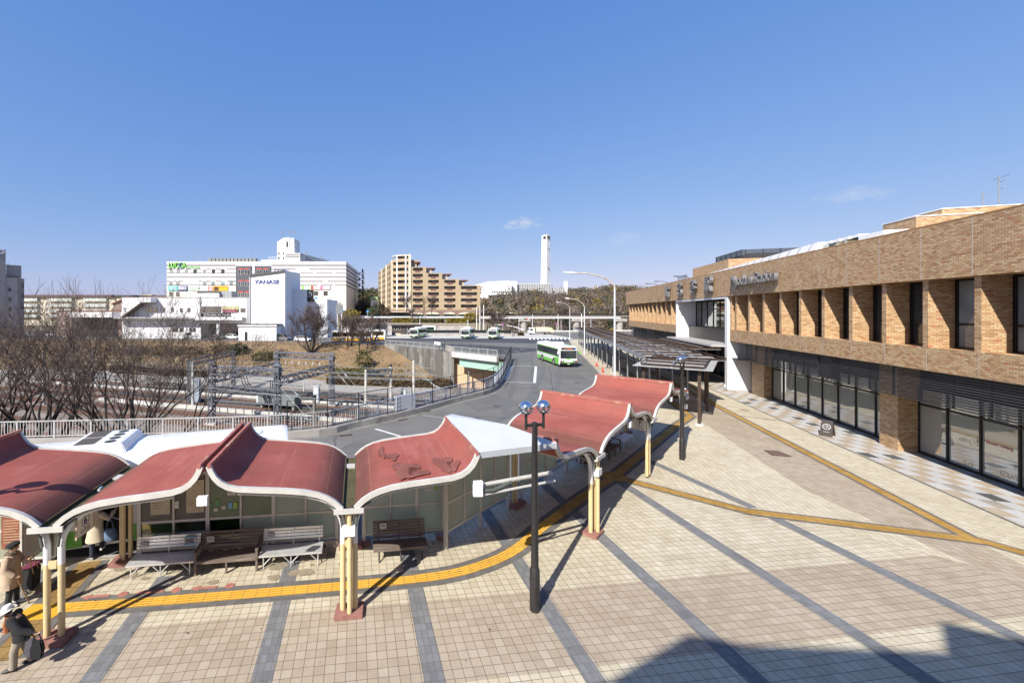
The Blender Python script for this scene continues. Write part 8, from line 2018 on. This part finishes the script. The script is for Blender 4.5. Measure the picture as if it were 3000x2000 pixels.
    for k in 'lr':
        an, to = V[k+'ankle'], V[k+'toe']; m = MB(); d = (to - an); d.z = 0; d.normalize(); bz = min(an.z - .09, to.z - .035)
        m.tube([Vector((an.x, an.y, bz + .045)) - d*.07, Vector((an.x, an.y, bz + .055)), Vector((to.x, to.y, to.z + .005)) - d*.03, Vector((to.x, to.y, to.z)) + d*.05], [.035, .05, .046, .025], 10); m.build('shoe', clothes['shoes'], t, smooth=True)
    # coat or jacket
    hem = clothes['hem']; P_, Wt, C_, N_ = V['pelvis'], V['waist'], V['chest'], V['neck0']; k = clothes.get('bulk', 1.0); base = P_ + (P_ - Wt).normalized()*(P_.z - hem) if hem < P_.z else P_
    if 'base' in clothes: base = Vector(clothes['base'])
    m = MB(); fl_ = clothes.get('flare', 1.0)
    m.loft([ringz(base, .215*k*fl_, .175*k*fl_, wob=.05), ringz(base.lerp(P_, .55), .20*k*(1 + (fl_ - 1)*.5), .165*k, wob=.03), ringz(P_, .19*k, .155*k, wob=.02), ringz(Wt, .182*k, .145*k, wob=.02), ringz(C_, .195*k, .14*k, wob=.02), ringz(C_.lerp(N_, .75), .165*k, .11*k), ringz(N_ + Vector((0, 0, .03)), .085*k, .08*k), ringz(N_ + Vector((0, 0, .06)), .07*k, .07*k)])
    for q in 'lr':
        s_, e_, w_ = V[q+'sho'], V[q+'elb'], V[q+'wri']; m.tube([s_.lerp(C_, .35) + Vector((0, 0, .02)), s_, s_.lerp(e_, .5), e_, e_.lerp(w_, .5), w_], [.06*k, .082*k, .078*k, .068*k, .062*k, .056*k], 12)
    m.build('coat', clothes['coat'], t, smooth=True)
    if clothes.get('collar'): m = MB(); m.loft([ringz(N_ + Vector((0, 0, -.01)), .12, .12, wob=.1), ringz(N_ + Vector((0, 0, .05)), .135, .135, wob=.12), ringz(N_ + Vector((0, 0, .09)), .10, .10, wob=.1)]); m.build('collar', clothes['collar'], t, smooth=True)
    return t, V
BEI = pm('quilted_beige', (.46, .35, .25), .12, 9, .75, fine=30, bmp=.3); CREAM = pm('cream_wool', (.56, .48, .36), .08, 8, .9, bmp=.3); BLKW = pm('black_wool', (.018, .018, .02), .2, 8, .9); JEAN = pm('dark_denim', (.025, .03, .055), .2, 8, .85); TRS = pm('stone_trousers', (.30, .26, .21), .1, 7, .85); DK = pm('charcoal_cloth', (.03, .03, .033), .2, 7, .85); SHO = pm('white_shoe', (.62, .6, .56), .06, 8, .6); HAIR = pm('dark_hair', (.025, .018, .014), .2, 12, .5)
# woman with beret, cane and shopping cart (faces right, a little away)
p1 = G(33, 1772)
wa, V = person('person in a black beret and beige quilted coat holding a wooden cane', (p1[0], p1[1], 0), R(-75), .93,
    dict(rsho=(.17, -.01, 1.35), relb=(.27, .0, 1.10), rwri=(.25, .2, .93), rpalm=(.25, .25, .90), lelb=(-.2, .12, 1.13), lwri=(-.12, .32, 1.16), lpalm=(-.1, .36, 1.17), lknee=(-.1, .06, .48), lankle=(-.1, .06, .09), ltoe=(-.11, .24, .035), head=(0, .06, 1.57), crown=(0, .05, 1.65)),
    dict(trousers=DK, shoes=SHO, coat=BEI, hem=.56, bulk=1.26, flare=1.08, hair=HAIR, face=(.35, 1, .1), collar=pm('fur_collar', (.13, .105, .07), .35, 18, .95, bmp=.6)))
m = MB(); h = V['head']; m.loft([ringz(h + Vector((0, 0, .055)), .1, .1), ringz(h + Vector((0, -.02, .07)), .15, .15, tilt=(0, .1)), ringz(h + Vector((0, -.03, .115)), .15, .15, tilt=(0, .15)), ringz(h + Vector((0, -.03, .15)), .09, .09, tilt=(0, .15)), ringz(h + Vector((0, -.03, .158)), .01, .01)]); m.build('beret', BLKW, wa, smooth=True)
def world(t, p): return t.matrix_basis @ Vector(p) if False else Vector((t.location.x, t.location.y, t.location.z)) + Matrix.Rotation(t.rotation_euler[2], 3, 'Z') @ (Vector(p)*t.scale[0])
hp = world(wa, (.25, .25, .90)); tip = G(86, 1766)
cn = thing('walking_cane', 'wooden walking cane held by the person in the beret', 'cane', (tip[0], tip[1], 0)); L_ = Vector((hp.x - tip[0], hp.y - tip[1], hp.z)); m = MB(); m.tube([(0, 0, 0), tuple(L_)], .013, 8); m.tube([tuple(L_ - L_.normalized()*0 + Vector((-.05, -.02, .0))), tuple(L_ + Vector((.07, .02, .01)))], .015, 8); m.build('shaft', pm('cane_wood', (.34, .2, .085), .15, 9, .5), cn, smooth=True); m = MB(); m.tube([(0, 0, 0), tuple(L_*.04)], .018, 8); m.build('ferrule', M['rubber'], cn)
ct = G(78, 1738); c = thing('shopping_cart', 'dark two wheeled fabric shopping cart behind the person in the beret', 'shopping cart', (ct[0], ct[1] + .12, 0), R(10)); m = MB(); m.prism_x([(-.15, .1), (.15, .1), (.19, .62), (-.13, .66)], -.15, .15); m.build('bag', pm('cart_black', (.02, .02, .024), .2, 8, .8), c, bevel=.03); m = MB(); m.box(-.16, .16, -.15, .19, .655, .70); m.build('flap', pm('cart_maroon', (.16, .03, .06), .2, 8, .8), c, bevel=.02)
for sg in (-1, 1): wheel(c, -.02, sg*.17 - .0, .06, .03, sg)
m = MB()
hp2 = world(wa, (-.1, .36, 1.17)); hv = Matrix.Rotation(-c.rotation_euler[2], 3, 'Z') @ (hp2 - Vector(c.location))
m.tube([(.13, -.1, .5), tuple(hv)], .012, 6); m.tube([(.13, .1, .5), tuple(hv + Vector((0, .12, 0)))], .012, 6); m.tube([tuple(hv - Vector((0, .03, 0))), tuple(hv + Vector((0, .15, 0)))], .017, 6); m.build('handle', pm('umbrella_tan', (.5, .36, .18), .15, 6), c)
# bent person in white hat carrying bags
p2 = G(66, 1952)
wb_, V = person('person in a white hat and black jacket bending forward, carrying black bags', (p2[0], p2[1], 0), R(108), .83,
    dict(waist=(0, .05, 1.04), chest=(0, .14, 1.21), neck0=(0, .22, 1.34), neck=(0, .26, 1.40), head=(0, .33, 1.47), crown=(0, .34, 1.55), rsho=(.17, .17, 1.31), lsho=(-.17, .15, 1.31), lelb=(-.26, -.06, 1.10), lwri=(-.25, -.32, .98), lpalm=(-.25, -.38, .95), relb=(.24, .30, 1.06), rwri=(.18, .44, .92), rpalm=(.17, .48, .88), rankle=(.1, -.16, .1), rknee=(.11, .0, .48), rtoe=(.11, .01, .035), lankle=(-.1, .14, .09), ltoe=(-.11, .31, .035), lknee=(-.1, .13, .5)),
    dict(trousers=TRS, shoes=M['black'], coat=BLKW, hem=.74, base=(0, -.02, .78), bulk=1.2, hair=HAIR, face=(0, 1, -.25), legw=1.15))
m = MB(); h = V['head'] + Vector((0, .0, .03)); m.loft([ringz(h + Vector((0, .02, -.0)), .17, .18, tilt=(0, -.35)), ringz(h + Vector((0, .0, .03)), .115, .12, tilt=(0, -.3)), ringz(h + Vector((0, -.01, .1)), .105, .11, tilt=(0, -.2)), ringz(h + Vector((0, -.01, .135)), .08, .08, tilt=(0, -.2)), ringz(h + Vector((0, -.01, .145)), .01, .01)]); m.build('hat', pm('hat_white', (.66, .65, .63), .06, 12, .9), wb_, smooth=True)
m = MB(); n0 = V['neck0']; m.loft([ringz(n0 + Vector((0, .02, .0)), .1, .1, wob=.1), ringz(n0 + Vector((0, .04, .05)), .11, .11, wob=.1)]); m.tube([n0 + Vector((.05, .1, 0)), n0 + Vector((.06, .15, -.2)), n0 + Vector((.07, .13, -.42))], [.05, .06, .07], 8); m.build('scarf', pm('scarf_rust', (.36, .12, .04), .35, 7, .9), wb_, smooth=True)
hp = world(wb_, (-.25, -.4, .93))
for i, (dx, dz, w, lb) in enumerate(((.02, -.02, .24, 'black handbag hanging from the hand of the bent person in the white hat'), (-.14, .0, .2, 'grey translucent carrier bag beside the black handbag'))):
    bg_ = thing('hand_bag', lb, 'bag', (hp.x + dx, hp.y + .02*i, 0), R(20)); z1 = hp.z + dz - .12; m = MB(); m.prism_y([(-w*.42, z1 - .36), (w*.36, z1 - .38), (w*.5, z1 - .2), (w*.36, z1), (-w*.3, z1), (-w*.5, z1 - .16)], -.06, .06); m.build('bag_body', BLKW if i == 0 else pm('bag_grey', (.10, .10, .12), .4, 9, .5), bg_, bevel=.03); m = MB(); m.tube([(-w*.3, 0, z1), (-w*.12, 0, z1 + .12), (0, 0, z1 + .13), (w*.12, 0, z1 + .12), (w*.3, 0, z1)], .012, 6); m.build('bag_handle', BLKW, bg_)
# woman boarding the bus, seen from behind
p3 = G(280, 1636)
wc, V = person('person in a cream coat stepping up into the bus door', (p3[0], p3[1], 0), R(14), .98,
    dict(lankle=(-.08, -.02, .09), rknee=(.11, .17, .62), rankle=(.12, .12, .30), rtoe=(.13, .28, .235), relb=(.33, .05, 1.18), rwri=(.42, .22, 1.33), rpalm=(.44, .26, 1.37), lelb=(-.24, .08, 1.10), lwri=(-.18, .25, 1.02), lpalm=(-.17, .29, 1.0), chest=(0, .05, 1.24), neck0=(0, .07, 1.40), neck=(0, .09, 1.46), head=(0, .13, 1.55), crown=(0, .13, 1.63)),
    dict(trousers=JEAN, shoes=SHO, coat=CREAM, hem=.58, bulk=1.1, flare=1.15, hair=HAIR, hairlen=.16, face=(-.2, 1, 0), collar=CREAM))
hp = world(wc, (.36, .08, 1.16)); t = thing('tote_bag', 'faded blue denim tote bag on the arm of the person in the cream coat', 'bag', (hp.x + .03, hp.y - .05, 0), R(15)); z1 = hp.z - .28; m = MB(); m.loft([ringz((0, 0, z1 - .36), .15, .08, wob=.1), ringz((0, 0, z1 - .28), .19, .11, wob=.12), ringz((0, 0, z1 - .1), .17, .1, wob=.1), ringz((0, 0, z1), .13, .05, wob=.1)]); m.build('bag_body', pm('denim_blue', (.13, .20, .32), .25, 9, .9), t, smooth=True); m = MB(); m.tube([(-.1, 0, z1), (-.06, 0, z1 + .2), (0, 0, z1 + .29), (.06, 0, z1 + .2), (.1, 0, z1)], .014, 6); m.build('bag_strap', MATS['denim_blue'], t)
# person at the white portal and walkers on the footbridge
p4 = G(2134, 1143)
wd_, V = person('person in a pale patterned coat and pink cap by the white portal wall', (p4[0], p4[1], .0), R(160), .97, dict(), dict(trousers=DK, shoes=M['black'], coat=pm('patterned_coat', (.34, .31, .29), .5, 12, .8, fine=25), hem=.5, bulk=1.05, hair=HAIR, face=(0, 1, 0)))
m = MB(); h = V['head'] + Vector((0, 0, .02)); m.loft([ringz(h, .125, .13), ringz(h + Vector((0, 0, .09)), .11, .115), ringz(h + Vector((0, 0, .125)), .02, .02)]); m.build('cap', pm('cap_pink', (.6, .32, .34), .05), wd_, smooth=True)
hp = world(wd_, (.23, .09, .78)); t = thing('carrier_bag', 'white plastic carrier bag held by the person at the portal', 'bag', (hp.x, hp.y, 0)); m = MB(); m.loft([ringz((0, 0, hp.z - .5), .13, .08, wob=.1), ringz((0, 0, hp.z - .25), .16, .1, wob=.1), ringz((0, 0, hp.z - .02), .04, .02)]); m.build('bag_body', M['white'], t, smooth=True)
for i, (u, col, lb) in enumerate(((1457, (.6, .55, .52), 'person in pale clothes walking on the footbridge, leftmost'), (1543, (.03, .03, .04), 'person in black walking on the footbridge above its left pier'), (1618, (.05, .05, .06), 'person in dark clothes in the middle of the footbridge'), (1728, (.4, .38, .3), 'person in light brown clothes on the footbridge, right of the middle'), (1814, (.03, .04, .06), 'person in dark clothes at the station end of the footbridge'))):
    person(lb, (UX(u, 165), 165.3, z1 if False else VZ(926, 165) + .25), R(90 if i % 2 else -90), 1.0, dict(lknee=(-.1, .12, .5), lankle=(-.1, .16, .1), ltoe=(-.1, .33, .05), rankle=(.1, -.2, .1), rknee=(.1, -.02, .48), rtoe=(.1, -.05, .035)), dict(trousers=DK, shoes=M['black'], coat=pm(f'walker_coat_{"abcde"[i]}', col, .1, 6, .8), hem=.7, hair=HAIR), 'people walking on the footbridge')
